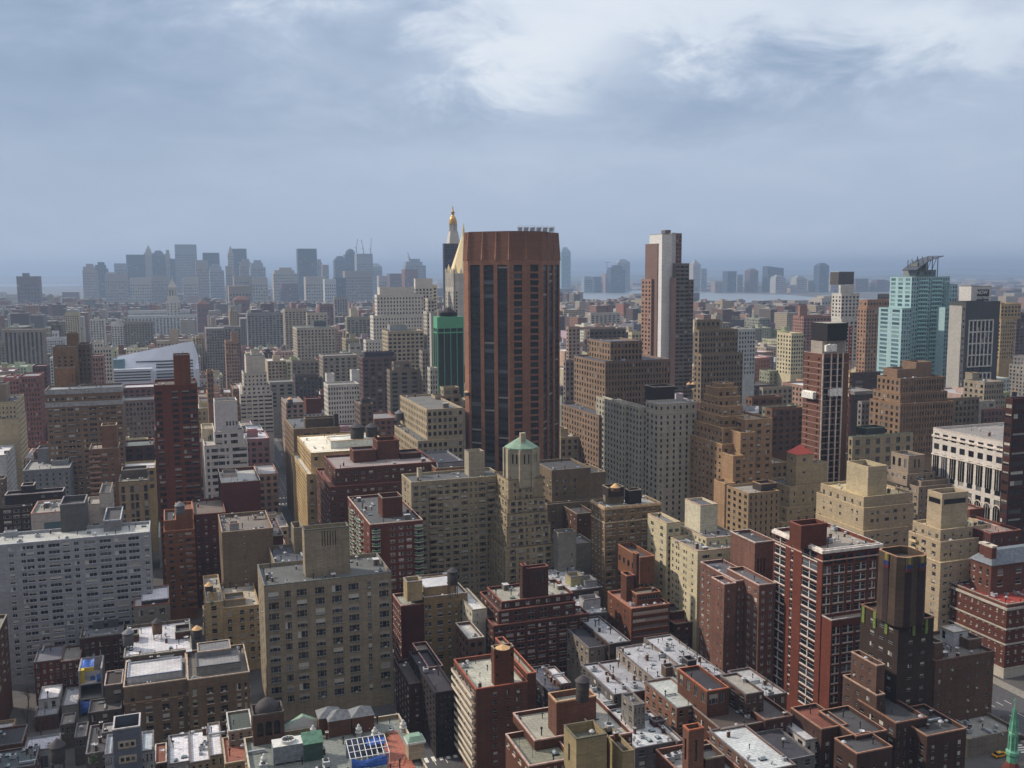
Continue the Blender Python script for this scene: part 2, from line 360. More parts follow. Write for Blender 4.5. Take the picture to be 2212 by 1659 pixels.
def bld(name,label,tiers,wall=(150,120,95),roof=(70,70,74),cop=(150,140,125),pat=None,bulk=(),yb=None,wo=None,cat='building',phrase=None,clutter=1.0,amt=1.0,group=None,g=None,hide=True,gl='dark',open_top=()):
    t0=tiers[0];uc,vc=(t0['u0']+t0['u1'])/2,t0['v0']
    rt=root(name,uc,vc,0,label,cat,group)
    D=t0['D'];wo=(D<540)if wo is None else wo
    xs=[]
    allt=[(t,0)for t in tiers]+[(t,1)for t in bulk]
    lo=0
    if yb:lo=max(0,z_of(yb+30,D))
    mbw=MB();nr=0
    for t,isb in allt:
        mb=MB()if isb else mbw
        wc=t['wall']or wall;mw=wall_m(wc,amt=amt);mc=plain_m("coping",tuple(int(q_*.86)for q_ in(t['cop']or cop)),.8);mg=glass_m(gl)
        mr=roof_m(t['roof']or roof)
        u0,u1,v0,v1,z0,z1=t['u0']-uc,t['u1']-uc,t['v0']-vc,t['v1']-vc,t['z0'],t['z1']
        f=t['f']if t['f']is not None else(pat if not isb else None)
        f=None if f==0 else f
        if f is not None:mg=glass_m(f['g'])
        l=t['l']if t['l']is not None else(auto_pat(v1-v0,f)if f else None);l=None if l==0 else l
        Dd=t['D'];zcut=lo if z0<1 else 0
        facade(mb,(u0,v0),0,u1-u0,z0,z1,f,Dd,mw,mg,mc,rt,wo,zcut,(uc,vc))
        facade(mb,(u0,v1),1,v1-v0,z0,z1,l,Dd,mw,mg,mc,rt,wo,zcut,(uc,vc))
        facade(mb,(u1,v0),3,v1-v0,z0,z1,l,Dd,mw,mg,mc,rt,wo and t['side']=='R',zcut,(uc,vc))
        facade(mb,(u1,v1),2,u1-u0,z0,z1,None,Dd,mw,mg,mc,rt,False,0,(uc,vc))
        w=.35;e=.06;ph=min(t['ph'],(z1-z0)*.4)
        a0,a1,b0,b1=u0-e,u1+e,v0-e,v1+e;i0,i1,j0,j1=u0+w,u1-w,v0+w,v1-w
        if i1>i0 and j1>j0:
            zt=z1+.10
            def rng(q0,q1,r0,r1,z,s0,s1,t0_,t1_,mt):
                mb.poly([(q0,r0,z),(q1,r0,z),(s1,t0_,z),(s0,t0_,z)],mt);mb.poly([(q1,r0,z),(q1,r1,z),(s1,t1_,z),(s1,t0_,z)],mt)
                mb.poly([(q1,r1,z),(q0,r1,z),(s0,t1_,z),(s1,t1_,z)],mt);mb.poly([(q0,r1,z),(q0,r0,z),(s0,t0_,z),(s0,t1_,z)],mt)
            rng(a0,a1,b0,b1,zt,i0,i1,j0,j1,mc)
            cm=mc
            for(p1,p2)in(((a0,b0),(a1,b0)),((a1,b0),(a1,b1)),((a1,b1),(a0,b1)),((a0,b1),(a0,b0))):
                mb.poly([(*p1,z1-.25),(*p2,z1-.25),(*p2,zt),(*p1,zt)],cm)
            for(p1,p2)in(((i0,j0),(i0,j1)),((i0,j1),(i1,j1)),((i1,j1),(i1,j0)),((i1,j0),(i0,j0))):
                mb.poly([(*p1,z1-ph),(*p2,z1-ph),(*p2,zt),(*p1,zt)],mw)
            rm=MB();rm.poly([(i0,j0,z1-ph),(i1,j0,z1-ph),(i1,j1,z1-ph),(i0,j1,z1-ph)],mr)
        else:
            rm=MB();rm.poly([(u0,v0,z1),(u1,v0,z1),(u1,v1,z1),(u0,v1,z1)],mr)
        if isb:
            rm2=rm
            for ff,mi_ in zip(rm2.f,rm2.m):mb.poly([rm2.v[i]for i in ff],rm2.mats[mi_])
            bo=mb.build(t['name']or 'bulkhead',rt)
        else:
            ro=rm.build('roof',rt)
            ROOFS.append(dict(u0=t['u0']+.8,u1=t['u1']-.8,v0=t['v0']+.8,v1=t['v1']-.8,z=z1-ph,D=Dd,phrase=phrase or label,dens=clutter,bulk=[q for q in list(bulk)+tiers if q is not t and abs(q['z0']-z1)<2.5]))
        if not isb:FOOT.append((t['u0'],t['u1'],t['v0'],t['v1']))
        for(uu,vv)in((t['u0'],t['v0']),(t['u1'],t['v0']),(t['u0'],t['v1']),(t['u1'],t['v1'])):
            xs.append(proj(uu,vv,t['z1']))
    mbw.build('wall',rt)
    if yb is None:yb=min(y for x,y in xs)+120
    HEROES.append((min(x for x,y in xs),max(x for x,y in xs),min(y for x,y in xs),yb,D))
    rt['_uv']=(uc,vc)
    if phrase and len(phrase.split())<=4:PHR.append((phrase,(HEROES[-1][0]+HEROES[-1][1])/2,HEROES[-1][2]+30,D))
    return rt
def loc_of(rt):return rt['_uv']
# ------------------------------------------------------------------ the ground, roads, water
def sheet(name,pts,z,mt,kind='structure'):
    mb=MB();mb.poly([(*W(u,v,z)[:2],z)for u,v in pts],mt);o=mb.build(name);o['kind']=kind;return o
mt,nt,b=_base("city_ground");b.inputs['Roughness'].default_value=.95
tint(nt,b,(.085,.082,.080),maprange(nt,noise_(nt,mapped(nt,(1,1,1)),.012,8,.7),.35,.65,.5,1.6))
g=MB();nseg=64;RR=60000
g.poly([(RR*math.cos(2*math.pi*i/nseg),RR*math.sin(2*math.pi*i/nseg),0)for i in range(nseg)],mt)
go=g.build('ground');go['kind']='structure'
asph=plain_m("asphalt",(74,74,78),.9,0,.25);paving=plain_m("pavement",(128,124,118),.9,0,.2);yard_m=plain_m("yard_earth",(74,64,54),.95,0,.5)
AVE=[-128,70,262,458]
AW=11.0
for a in AVE:
    sheet('road',[(a-AW,-200),(a+AW,-200),(a+AW,5200),(a-AW,5200)],.004,asph)
STREETS=[-70,18,106,194,282,370,458,546,634,722,810,898,986]
for s_ in STREETS:
    prev=-700
    for a in AVE+[None]:
        e=(a-AW)if a else 1500
        sheet('road',[(prev,s_-5),(e,s_-5),(e,s_+5),(prev,s_+5)],.004,asph)
        prev=(a+AW)if a else 0
white_paint=plain_m("road_paint",(215,215,210),.8,0,.15)
for a in AVE[:3]:
    for s_ in STREETS[:9]:
        mb=MB()
        for sd in(-8.2,8.2):
            for i in range(9):
                x=a-AW+1.6+i*2.25;mb.poly([(*W(x,s_+sd-1.5,0)[:2],.009),(*W(x+1.1,s_+sd-1.5,0)[:2],.009),(*W(x+1.1,s_+sd+1.5,0)[:2],.009),(*W(x,s_+sd+1.5,0)[:2],.009)],white_paint)
        o=mb.build('crosswalk');o['kind']='structure'
for a in AVE[:3]:
    mb=MB()
    for off in(-3.6,0,3.6):
        v=0
        while v<1100:
            if not any(abs(v-s_)<12 for s_ in STREETS):mb.poly([(*W(a+off-.1,v,0)[:2],.009),(*W(a+off+.1,v,0)[:2],.009),(*W(a+off+.1,v+3,0)[:2],.009),(*W(a+off-.1,v+3,0)[:2],.009)],white_paint)
            v+=9
    o=mb.build('lane_markings');o['kind']='structure'
    for sg in(-1,1):
        for i,s_ in enumerate(STREETS[:-1]):
            mb=MB();x0,x1=sorted((a+sg*AW,a+sg*(AW+4.5)));k=len(mb.v)
            pts=[W(x0,s_+5.2,0),W(x1,s_+5.2,0),W(x1,STREETS[i+1]-5.2,0),W(x0,STREETS[i+1]-5.2,0)]
            mb.prism([p[:2]for p in pts],0.006,[p[:2]for p in pts],.15,paving);o=mb.build('pavement');o['kind']='structure'
mt,nt,b=_base("river_water");b.inputs['Base Color'].default_value=(.20,.24,.28,1);b.inputs['Roughness'].default_value=.35
def wpoly(name,pix,z=.6,mat=mt):
    mb=MB();pp=[]
    for x,y in pix:u,v=at_z(x,y,z);w_=W(u,v,z);pp.append((w_.x,w_.y,z))
    mb.poly(pp,mat);o=mb.build(name);o['kind']='structure';return o
wpoly('river',[(1120,637),(1212,641),(1290,648),(1400,655),(1500,668),(1640,660),(1780,668),(1900,660),(1900,646),(1760,642),(1700,637),(1560,633),(1400,627),(1300,631),(1200,627),(1120,625)][::-1])
wpoly('harbour_water',[(-40,601.5),(190,600),(260,599),(420,597),(640,596),(700,594.5),(400,595),(-40,597)][::-1])
wpoly('east_river',[(-40,618),(60,620),(170,617),(190,613),(60,613.5),(-40,612)][::-1])
hm=plain_m("far_hills",(70,84,74),.95,0,.3)
def hills(D,h,x0,x1,seed,wob=.5):
    r_=random.Random(seed);mb=MB();n=60;prev=None
    for i in range(n+1):
        X=x0+(x1-x0)*i/n;hh=h*(1+wob*math.sin(i*.37+seed)*.5+r_.uniform(-.1,.1));cur=(X,hh)
        if prev:
            (Xa,ha),(Xb,hb)=prev,cur
            mb.poly([(Xa,D,0),(Xb,D,0),(Xb,D+1500,hb),(Xa,D+1500,ha)],hm);mb.poly([(Xa,D+1500,ha),(Xb,D+1500,hb),(Xb,D+4000,0),(Xa,D+4000,0)],hm)
        prev=cur
    o=mb.build('hills');o['kind']='structure'
hills(19000,100,-14000,-2000,3);hills(21000,120,-3500,14000,9);hills(12500,60,600,8500,5)
# ------------------------------------------------------------------ buildings read off the photograph, near to far
BR=(118,62,50);DBR=(92,50,42);TAN=(158,138,112);RED=(132,56,42)
tanf=P(S((110,1195),[(185,85),(303,55),(420,85),(573,80),(718,85),(862,90),(998,32),(1128,85)]),ppx=23.2,wh=.62,tpx=16,st=2,rec=.22,fr=(168,166,160),sill=1,ac=.1)
tanl=P([(.28,.34),(.62,.68)],ppx=23.2,wh=.6,tpx=16)
t1=T(556,570,845,1265.5,D=306,f=tanf,l=tanl,roof=(92,94,94),ph=1.2,cop=(120,126,124))
k1=T(652,660,754.5,1145.5,on=(1247,t1['z1']-1.2),f=P([(.38,.40),(.44,.46),(.50,.52),(.56,.58),(.62,.64),(.675,.695)],pitch=60,wh=.085,top=1.0,bot=0,st=0,g='deep'),l=0,roof=(60,60,58),ph=2.5,cop=(96,100,96))
TANB=bld('apartment_building','tan brick apartment slab with a blank bulkhead tower on its grey roof',[t1],wall=(152,134,108),bulk=[k1],yb=1560,phrase='tan apartment slab',cop=(96,100,96))
t=T(577,585,660,1228,D=352,roof=(74,78,86),pat=None)if False else T(577,596,672,1226,D=352,f=0,roof=(74,78,88),dep=30)
k=T(628,636,654,1141,on=(1196,t['z1']-1),f=0,ph=2.5)
bld('apartment_building','low dark-roofed building tucked behind the tan slab with an eight-sided tank house',[t],wall=(140,124,96),bulk=[k],yb=1250,phrase='dark roof behind the tan slab')
y1=P(S((0,100),[(18,12),(52,12),(78,12),(96,6)]),ppx=16.6,wh=.6,tpx=8,st=1,sill=1,ac=.4,fr=(190,185,175))
a=T(445,445,481,1303,D=343,dep=34,f=P([(.3,.62)],ppx=16.6,wh=.6,tpx=8,st=1,sill=1,ac=.4),roof=(165,165,160));b_=T(481,481,560,1315,D=346,dep=30,f=y1,roof=(178,172,160))
bld('apartment_building','cream yellow brick apartment house with planted roof terraces left of the tan slab',[b_,a],wall=(186,158,108),yb=1480,phrase='cream terraced house',cop=(190,160,120),
    bulk=[T(452,452,470,1282,on=(1299,a['z1']-1),f=0,dep=6),T(486,486,530,1297,on=(1312,b_['z1']-1),f=0,dep=8,wall=(150,135,110))])
pf=P(S((1050,1595),[(1125,38),(1258,60),(1402,62),(1530,38)]),ppx=21.3,wh=.62,tpx=26,st=1,sill=1,ac=.5,fr=(110,105,98))
pg=P(S((1600,2130),[(1656,36),(1786,60),(1905,60),(2032,36),(2092,20)]),ppx=21.3,wh=.62,tpx=22,st=1,sill=1,ac=.5,fr=(110,105,98))
a=T(266,404,404,1466,D=286,side='R',dep=26,f=pf,roof=(110,105,100));b_=T(405,539,539,1451,D=289,side='R',dep=24,f=pg,roof=(110,105,100))
PB=bld('apartment_building','brown brick apartment block with a white sheet-metal penthouse',[a],wall=(122,98,76),yb=1595,phrase='brown block with white penthouse',cop=(196,176,158),
    bulk=[T(274,394,394,1448,on=(1462,a['z1']-1),side='R',dep=12,wall=(190,192,200),f=P([(.05,.09),(.19,.23),(.27,.37),(.42,.45),(.5,.54),(.6,.65),(.78,.82),(.92,.96)],pitch=9,wh=.2,top=1.0,bot=0,st=1),roof=(190,190,195),ph=.4,cop=(150,160,180))],g='brown pair')
PB2=bld('apartment_building','brown brick apartment block with a grey penthouse joined to its paler twin',[b_],wall=(124,98,74),yb=1580,phrase='brown block with grey penthouse',cop=(196,176,158),
    bulk=[T(424,520,520,1429,on=(1447,b_['z1']-1),side='R',dep=12,wall=(140,138,136),f=P([(.08,.12),(.24,.28),(.32,.40),(.45,.5),(.62,.66),(.9,.95)],pitch=9,wh=.2,top=1.2,bot=0,st=1),roof=(128,128,132),ph=.4,cop=(90,92,100)),
          T(427,500,500,1400,on=(1428,b_['z1']-1),side='R',dep=8,wall=(120,120,124),f=0,roof=(120,120,126),ph=.3)])
a=T(267,414,414,1402,h=25,side='R',dep=30,f=0,roof=(200,200,208))
WR=bld('apartment_building','old building with a bright white roof carrying three water tanks',[a],wall=(110,84,66),yb=1410,phrase='white roof with three tanks',cop=(150,150,140),clutter=1.5,
    bulk=[T(378,412,412,1362,on=(1378,a['z1']-1),side='R',dep=7,f=0,wall=(98,52,44)),T(285,300,300,1370,on=(1386,a['z1']-1),side='R',dep=5,f=0,wall=(110,58,46))])
rf=P(S((690,1055),[(748,40),(850,40),(960,46)]),ppx=17.5,wh=.62,tpx=6,rows=1,st=1,sill=1)
a=T(172,266,266,1368,D=337,side='R',dep=24,f=P([(.12,.19),(.26,.33),(.44,.51),(.58,.65),(.77,.84),(.90,.97)],ppx=18,wh=.6,tpx=11,st=1,sill=1,arch=(0,),fr=(120,110,100)),roof=(120,122,130))
bld('brick_building','dark red brick building with arched top windows and stone corner blocks',[a],wall=(96,48,42),yb=1470,phrase='arched red brick building',cop=(140,132,120),
    bulk=[T(200,225,225,1339,on=(1358,a['z1']-1),side='R',dep=5,f=0,wall=(96,98,108),cop=(180,180,186)),T(232,256,256,1335,on=(1354,a['z1']-1),side='R',dep=5,f=0,wall=(92,94,104),cop=(150,150,156))])
a=T(73,131,131,1424,h=15.5,side='R',dep=14,f=P(4,ww=.42,ppx=13.5,wh=.6,tpx=4.5,st=1,sill=1,fr=(150,140,130)),roof=(110,112,124),ph=.3)
bld('townhouse','bright red brick townhouse with four windows across and a grey roof',[a],wall=(136,50,42),yb=1490,phrase='bright red townhouse',cop=(110,104,110))
a=T(131,172,172,1424,h=15,side='R',dep=14,f=P(3,ww=.4,ppx=17,wh=.6,tpx=6,st=1,sill=1,fr=(170,165,160)),roof=(140,136,132),ph=.5)
bld('townhouse','brownish red townhouse with pale window frames beside the bright red one',[a],wall=(104,50,46),yb=1486,phrase='brownish townhouse',cop=(150,120,110))
LB=U(*[0]*6);(ux,vx,zx)=at_D(15,1327,319)
lf=P(9,ww=.55,pitch=3.0,wh=.55,top=2.0,st=3,ac=.3,fr=(150,140,120))
BALL=bld('apartment_building','red brick building at the edge with rows of balcony rails down its side',[U(ux-45,ux,vx-75,vx,0,zx,f=P(8,pitch=3,wh=.5),l=lf,D=270,side='R',roof=(120,120,116))],wall=(108,52,44),yb=1560,wo=True,cop=(150,150,130),phrase='edge building with balconies')
a=T(-60,50,59,1289,D=346,side='R',f=P([(.10,.2),(.34,.44),(.5,.64),(.68,.80),(.84,.96)],ppx=18.5,wh=.45,tpx=18,st=2,fr=(110,90,80),sill=1),l=0,roof=(140,128,110))
bld('apartment_building','red brick apartment tower with a pale-edged roof terrace by the grey slab',[a],wall=(122,48,42),yb=1500,phrase='red tower by the grey slab',cop=(206,150,120),
    bulk=[T(-60,28,33,1256,on=(1284,a['z1']-1),side='R',f=0)])
sf=P(S((-100,1275),[(-60,40),(80,40),(180,38),(238,60),(326,65),(440,95),(543,60),(630,40),(745,100),(880,100),(1010,100),(1130,95),(1245,36)]),ppx=13.9,wh=.52,tpx=7,st=3,rec=.15,fr=(175,178,185),sill=1,ac=.15)
a=T(-25,323,336,1149,D=352,side='R',dep=17,f=sf,l=0,roof=(176,178,176))
SLAB=bld('apartment_building','long pale grey apartment slab with wide bands of windows',[a],wall=(156,159,170),yb=1425,phrase='long grey slab',amt=.5,cop=(196,200,212),
    bulk=[T(129,186,189,1086,on=(1146,a['z1']-1),side='R',f=0,wall=(92,92,94),cop=(160,160,166),ph=2),T(223,262,266,1122,on=(1146,a['z1']-1),side='R',f=0,wall=(130,130,136)),
          T(8,36,37,1148,on=(1160,a['z1']-1),side='R',f=0,wall=(150,155,165))])
a=T(5,50,55,1252,D=338,side='R',f=P([(.72,.95)],ppx=13.9,wh=.5,tpx=9,st=3,fr=(175,178,185)),roof=(60,60,66))
bld('apartment_building','lower pale grey wing with a dark pipe rack on its roof',[a],wall=(160,164,176),yb=1330,phrase='lower grey wing',amt=.5)
a=T(288,288,365,1311,h=28,dep=22,f=P([(.14,.27),(.42,.58),(.72,.88)],ppx=30,wh=.4,tpx=10,st=2,rows=2),roof=(196,196,202),)
bld('apartment_building','grey stone walk-up with a snowy white top storey and a ribbon of windows',[a],wall=(138,128,118),yb=1340,phrase='grey walk-up',cop=(150,90,70),
    bulk=[T(306,306,364,1298,on=(1309,a['z1']-1),dep=14,f=P([(.1,.95)],pitch=6,wh=.3,top=.6,bot=0,st=3),wall=(60,58,66),roof=(205,205,212),ph=.2,cop=(190,190,200))])
a=T(66,189,246,1100,D=378,side='R',dep=22,f=P([(.22,.72)],pitch=30,wh=.12,top=4,st=0,g='teal'),roof=(150,146,140))
b_=T(186,242,246,1086,D=384,side='R',f=P([(.2,.46)],pitch=30,wh=.10,top=8,st=0,g='teal'),roof=(150,146,140))
bld('apartment_building','pinkish stucco annex with two pale blue panels behind the long grey slab',[a],wall=(186,172,164),yb=1160,phrase='stucco annex',amt=.4,cop=(200,150,130))
bld('apartment_building','stepped stucco annex with a tall roof hutch behind the grey slab',[b_],wall=(190,176,168),yb=1130,phrase='stepped stucco annex',amt=.4,bulk=[T(214,240,244,1064,on=(1096,b_['z1']-1),side='R',f=0)])
dk=P(S((0,270),[(75,60),(148,52),(222,58)]),ppx=11.8,wh=.55,tpx=6,st=2,fr=(190,186,186),sill=1)
a=T(-6,68,70,1092,D=392,side='R',f=dk,roof=(96,96,92))
bld('apartment_building','dark brown apartment house with a garden on its roof',[a],wall=(66,50,52),yb=1140,phrase='roof garden house',cop=(84,76,78))
a=T(10,136,140,1061,D=420,side='R',f=P([(.62,.68),(.84,.90)],ppx=11,wh=.55,tpx=5,st=1),roof=(90,92,98))
bld('apartment_building','dark brick building with white-edged parapets and a square stair hutch',[a],wall=(58,44,50),yb=1100,phrase='white-edged dark building',cop=(196,182,182),bulk=[T(45,74,77,1048,on=(1066,a['z1']-1),side='R',f=0,cop=(196,182,182),ph=2)])
of=P(S((1400,1660),[(1455,44),(1538,36),(1605,56)]),ppx=14.2,wh=.52,tpx=7,st=2,fr=(150,130,118),ac=.2,bal=[(.72,1.0,(140,90,60),'rail')])
a=T(354,354,420,1148,D=400,dep=26,f=of,roof=(120,110,100));b_=T(354,354,380,1125,D=401,dep=20,f=0,z0=a['z1']-1);c_=T(379,379,416,1102,D=404,dep=14,f=0,z0=a['z1']-1,roof=(130,90,70))
ORB=bld('apartment_building','orange brick apartment tower with balconies down one side and a water tank',[a,b_,c_],wall=(160,88,50),yb=1345,phrase='orange brick tower',cop=(196,130,96))
a=T(418,418,487,1112,D=417,dep=30,f=P(4,ww=.32,ppx=14.2,wh=.55,tpx=12,st=1,sill=1,fr=(160,130,124)),roof=(110,100,92))
bld('apartment_building','dark red brick building with a roof garden beside the orange tower',[a],wall=(118,50,46),yb=1300,phrase='dark red garden-roof building',cop=(150,96,84))
a=T(471,478,562,1043,D=440,dep=34,f=0,l=0,roof=(176,178,176),ph=1.5)
bld('apartment_building','windowless brick red box with a white-rimmed mechanical roof',[a],wall=(126,52,44),yb=1145,phrase='windowless red box',cop=(206,196,186),bulk=[T(482,482,512,1024,on=(1032,a['z1']-1.5),dep=10,f=0,wall=(190,170,158))])
a=T(471,479,589,1150,D=372,dep=30,f=P([(.42,.45)],ppx=15,wh=.4,tpx=12,st=1),l=0,roof=(120,112,106),ph=1.4)
bld('apartment_building','blank brown brick building with a stainless vent box on its corner',[a],wall=(126,104,78),yb=1300,phrase='blank brown building',cop=(176,150,128),bulk=[T(492,496,516,1132,on=(1150,a['z1']-1.4),f=0,wall=(150,152,160),dep=4)])
a=T(560,566,612,1160,D=392,dep=30,f=0,roof=(96,90,96))
bld('brick_building','low red brick building with sheds at the foot of the busy avenue',[a],wall=(112,54,48),yb=1180,phrase='low red building by the avenue',bulk=[T(545,549,574,1122,on=(1160,a['z1']-1),f=0,wall=(116,118,126),dep=8)])
dr=P(S((1310,1680),[(1348,54),(1485,54),(1574,62),(1640,58)]),ppx=13.1,wh=.62,tpx=13,st=2,g='deep',rec=.5,fr=(60,34,32),ac=0)
a=T(332,332,426,833,D=446,dep=26,f=dr,roof=(90,80,74));b_=T(373,374,410,768,D=452,dep=12,f=0,z0=a['z1']-1,wall=(150,72,44),ph=.5,cop=(90,46,36))
DRT=bld('residential_tower','deep red brick tower with sunken dark windows and an orange lift shaft on top',[a,b_],wall=(136,58,44),yb=1300,phrase='deep red tower',cop=(120,56,40),wo=True)
bf=P(S((380,1030),[(412,30),(466,46),(525,30),(583,50),(640,30),(703,32),(772,62),(843,34),(898,30),(950,44),(1003,28)]),ppx=11.4,wh=.5,tpx=18,st=3,fr=(150,140,128),ac=.25)
a=T(97,262,262,836,D=548,side='R',dep=22,f=bf,roof=(150,155,160),cop=(150,148,146))
b_=T(167,194,194,743,D=575,side='R',dep=16,f=P(3,ww=.4,ppx=10,wh=.5,tpx=12,st=0),z0=a['z1']-1,wall=(112,90,78));c_=T(113,167,168,748,D=568,side='R',dep=14,f=P([(.2,.3),(.44,.54),(.68,.78)],ppx=8,wh=.45,tpx=22,st=0,rows=4),z0=a['z1']-1)
d_=T(143,168,168,719,D=572,side='R',dep=8,f=0,z0=c_['z1']-1);e_=T(119,160,160,794,D=560,side='R',dep=6,f=P([(.1,.14),(.86,.9)],pitch=50,wh=.1,top=4,st=0),z0=a['z1']-1,wall=(158,104,66))
BC=bld('residential_tower','broad brown tower with grey concrete bands and satellite dishes on top',[a,b_,c_,d_,e_],wall=(140,104,74),yb=1080,phrase='brown banded tower',cop=(150,148,146),wo=True)
a=T(192,256,256,967,D=505,side='R',dep=18,f=P([(.10,.28),(.42,.60),(.72,.82)],ppx=11.4,wh=.5,tpx=10,st=3,fr=(150,130,110),bal=[(-.02,.38,(150,120,100),'rail')]),roof=(150,140,130))
b_=T(218,251,251,918,D=509,side='R',dep=9,f=0,z0=a['z1']-1,cop=(206,190,160),ph=1.5)
bld('residential_tower','lower orange-brown tower with a round porthole in its lift shaft',[a,b_],wall=(136,90,62),yb=1080,phrase='porthole tower')
a=T(256,320,320,1037,D=470,side='R',dep=20,f=P([(.08,.2),(.38,.5),(.54,.66),(.84,.97)],ppx=18,wh=.8,tpx=10,st=2,g='dark'),roof=(150,144,130),cop=(80,84,90))
bld('office_building','pale tan building with tall paired windows in vertical strips',[a],wall=(178,156,112),yb=1130,phrase='tan strip-window building',wo=True,bulk=[T(262,318,318,1013,on=(1032,a['z1']-1),side='R',f=0,dep=10,wall=(96,88,82))])
a=T(50,150,152,1010,D=520,side='R',dep=30,f=P(7,ww=.25,ppx=10,wh=.5,tpx=10,st=0),roof=(150,150,150))
bld('apartment_building','grey painted brick building with a stack of roof fans',[a],wall=(128,132,140),yb=1060,phrase='grey painted building',cop=(180,180,184),bulk=[T(80,110,113,968,on=(1000,a['z1']-1),side='R',f=0,wall=(118,122,130)),T(110,148,150,993,on=(1004,a['z1']-1),side='R',f=0,dep=16)])
a=T(-30,41,56,903,D=600,side='R',f=0,l=P(7,ww=.7,pitch=3.0,wh=.35,top=2,st=0),roof=(150,140,120))
b_=T(-30,34,52,866,D=606,side='R',f=P(8,ww=.35,ppx=9.5,wh=.5,tpx=12,st=0),l=P(6,ww=.5,pitch=3.0,wh=.5,st=0),z0=a['z1']-1)
bld('apartment_building','blank cream building with a striped balcony side along the avenue',[a,b_],wall=(196,174,130),yb=1035,phrase='blank cream building',bulk=[T(-30,14,20,830,on=(866,b_['z1']-1),side='R',f=0,wall=(150,128,100))],amt=.6)
a=T(-30,12,32,983,D=560,side='R',f=0,l=P(7,ww=.45,pitch=3,wh=.5,st=0),roof=(210,210,214))
bld('apartment_building','white painted building with a snowy roof by the far canyon street',[a],wall=(198,200,206),yb=1060,phrase='white painted building')
a=T(-20,8,14,1035,D=500,side='R',f=P(3),l=P(6,st=0),roof=(96,96,92));bld('apartment_building','narrow brown apartment building cut off by the picture edge near a white one',[a],wall=(120,92,74),yb=1090,phrase='narrow brown building')
wf=P(S((1745,2110),[(1774,20),(1830,54),(1887,54),(1938,22),(2010,60),(2070,60)]),ppx=14.2,wh=.55,tpx=8,st=2,fr=(120,122,130),rec=.3)
a=T(441,441,535,963,D=520,dep=30,f=wf,roof=(180,176,170));b_=T(459,463,526,933,D=523,f=P(S((1845,2075),[(1880,50),(1930,20),(2000,55)]),ppx=14,wh=.55,tpx=6,st=2,rec=.3),dep=20,z0=a['z1']-1)
c_=T(459,463,512,867,D=526,f=P([(.48,.56),(.62,.70),(.76,.84),(.9,.98)],ppx=19,wh=.5,tpx=45,st=1,rows=2),l=0,dep=14,z0=b_['z1']-1)
WS=bld('office_building','white brick office building stepping up to a plain square tower beside the avenue',[a,b_,c_],wall=(206,206,212),yb=1140,phrase='white stepped building',amt=.35,cop=(225,215,200),wo=True)
a=T(436,436,462,927,D=540,dep=20,f=P([(.6,.75)],ppx=20,wh=.5,tpx=14,st=0,rows=2),roof=(150,140,120));bld('office_building','cream side wing wedged behind the white stepped building',[a],wall=(200,186,156),yb=1000,phrase='cream side wing',cop=(220,200,160))
a=T(505,519,589,852,D=740,f=P([(.02,.16),(.2,.34),(.38,.52),(.56,.70),(.74,.98)],ppx=8.6,wh=.42,tpx=5,st=0),roof=(200,200,200))
b_=T(510,523,584,835,D=744,f=P(6,ww=.45,ppx=9,wh=.5,tpx=4,st=0),z0=a['z1']-1,dep=26);c_=T(518,526,576,806,D=748,f=P(6,ww=.4,ppx=8.5,wh=.5,tpx=6,st=0),z0=b_['z1']-1,dep=22);d_=T(524,531,572,768,D=752,f=0,z0=c_['z1']-1,dep=18,cop=(130,170,150))
bld('office_building','cream ziggurat office tower with copper green edges above ribbon windows',[a,b_,c_,d_],wall=(206,196,184),yb=905,phrase='cream ziggurat',amt=.5,cop=(215,208,200),bulk=[T(540,543,560,756,on=(770,d_['z1']-1),f=0,dep=8,cop=(130,170,150))])
lo=T(631,662,850,1025,D=470,f=P(9,ww=.35,ppx=13,wh=.55,tpx=12,st=1,rec=.2),l=P(24,ww=.55,ppx=8.6,wh=.55,tpx=9,st=0,rec=.12),roof=(206,204,196))
up=T(642,671,850,979,D=476,f=P(8,ww=.32,ppx=14,wh=.55,tpx=9,st=1,rec=.2),l=P(18,ww=.55,ppx=9.5,wh=.55,tpx=8,st=0,rec=.12),z0=lo['z1']-1,roof=(236,230,214),ph=.6)
YS=bld('office_building','sunlit yellow stone block with a big white flat roof along the avenue',[lo,up],wall=(204,166,104),yb=1150,phrase='big white flat roof',clutter=.4,cop=(214,184,130),wo=True,
    bulk=[T(702,715,812,953,on=(970,up['z1']-.6),f=P(4,ww=.18,pitch=20,wh=.12,top=2.2,bot=0,st=1),l=0,wall=(206,212,206),roof=(226,226,220),ph=.3,dep=14)])
a=T(614,634,735,927,D=560,f=P(S((320,750),[(445,62),(525,60),(600,34),(640,24)]),ppx=15,wh=.45,tpx=11,st=2),l=P(9,ww=.4,ppx=13,wh=.5,tpx=12,st=0),roof=(96,98,104),cop=(170,150,120))
bld('office_building','brown brick office block with a dark tank house and a sweeping cornice',[a],wall=(134,106,76),yb=975,phrase='brown cornice block',bulk=[T(656,660,731,905,on=(925,a['z1']-1),f=0,wall=(98,78,60)),T(723,723,731,894,on=(925,a['z1']-1),f=0,dep=4,wall=(60,56,58))])
df=P(14,ww=.5,ppx=13.2,wh=.5,tpx=9,st=3,fr=(150,128,120),ac=.25)
a=T(682,712,942,1052,D=428,f=df,l=P(9,ww=.45,ppx=13.2,wh=.5,tpx=9,st=1),roof=(130,90,80));b_=T(700,724,942,1013,D=432,f=P(13,ww=.5,ppx=13.2,wh=.5,tpx=9,st=3,fr=(170,150,140)),l=P(7,ww=.45,ppx=13,wh=.5,tpx=8,st=1),z0=a['z1']-1,roof=(150,140,140))
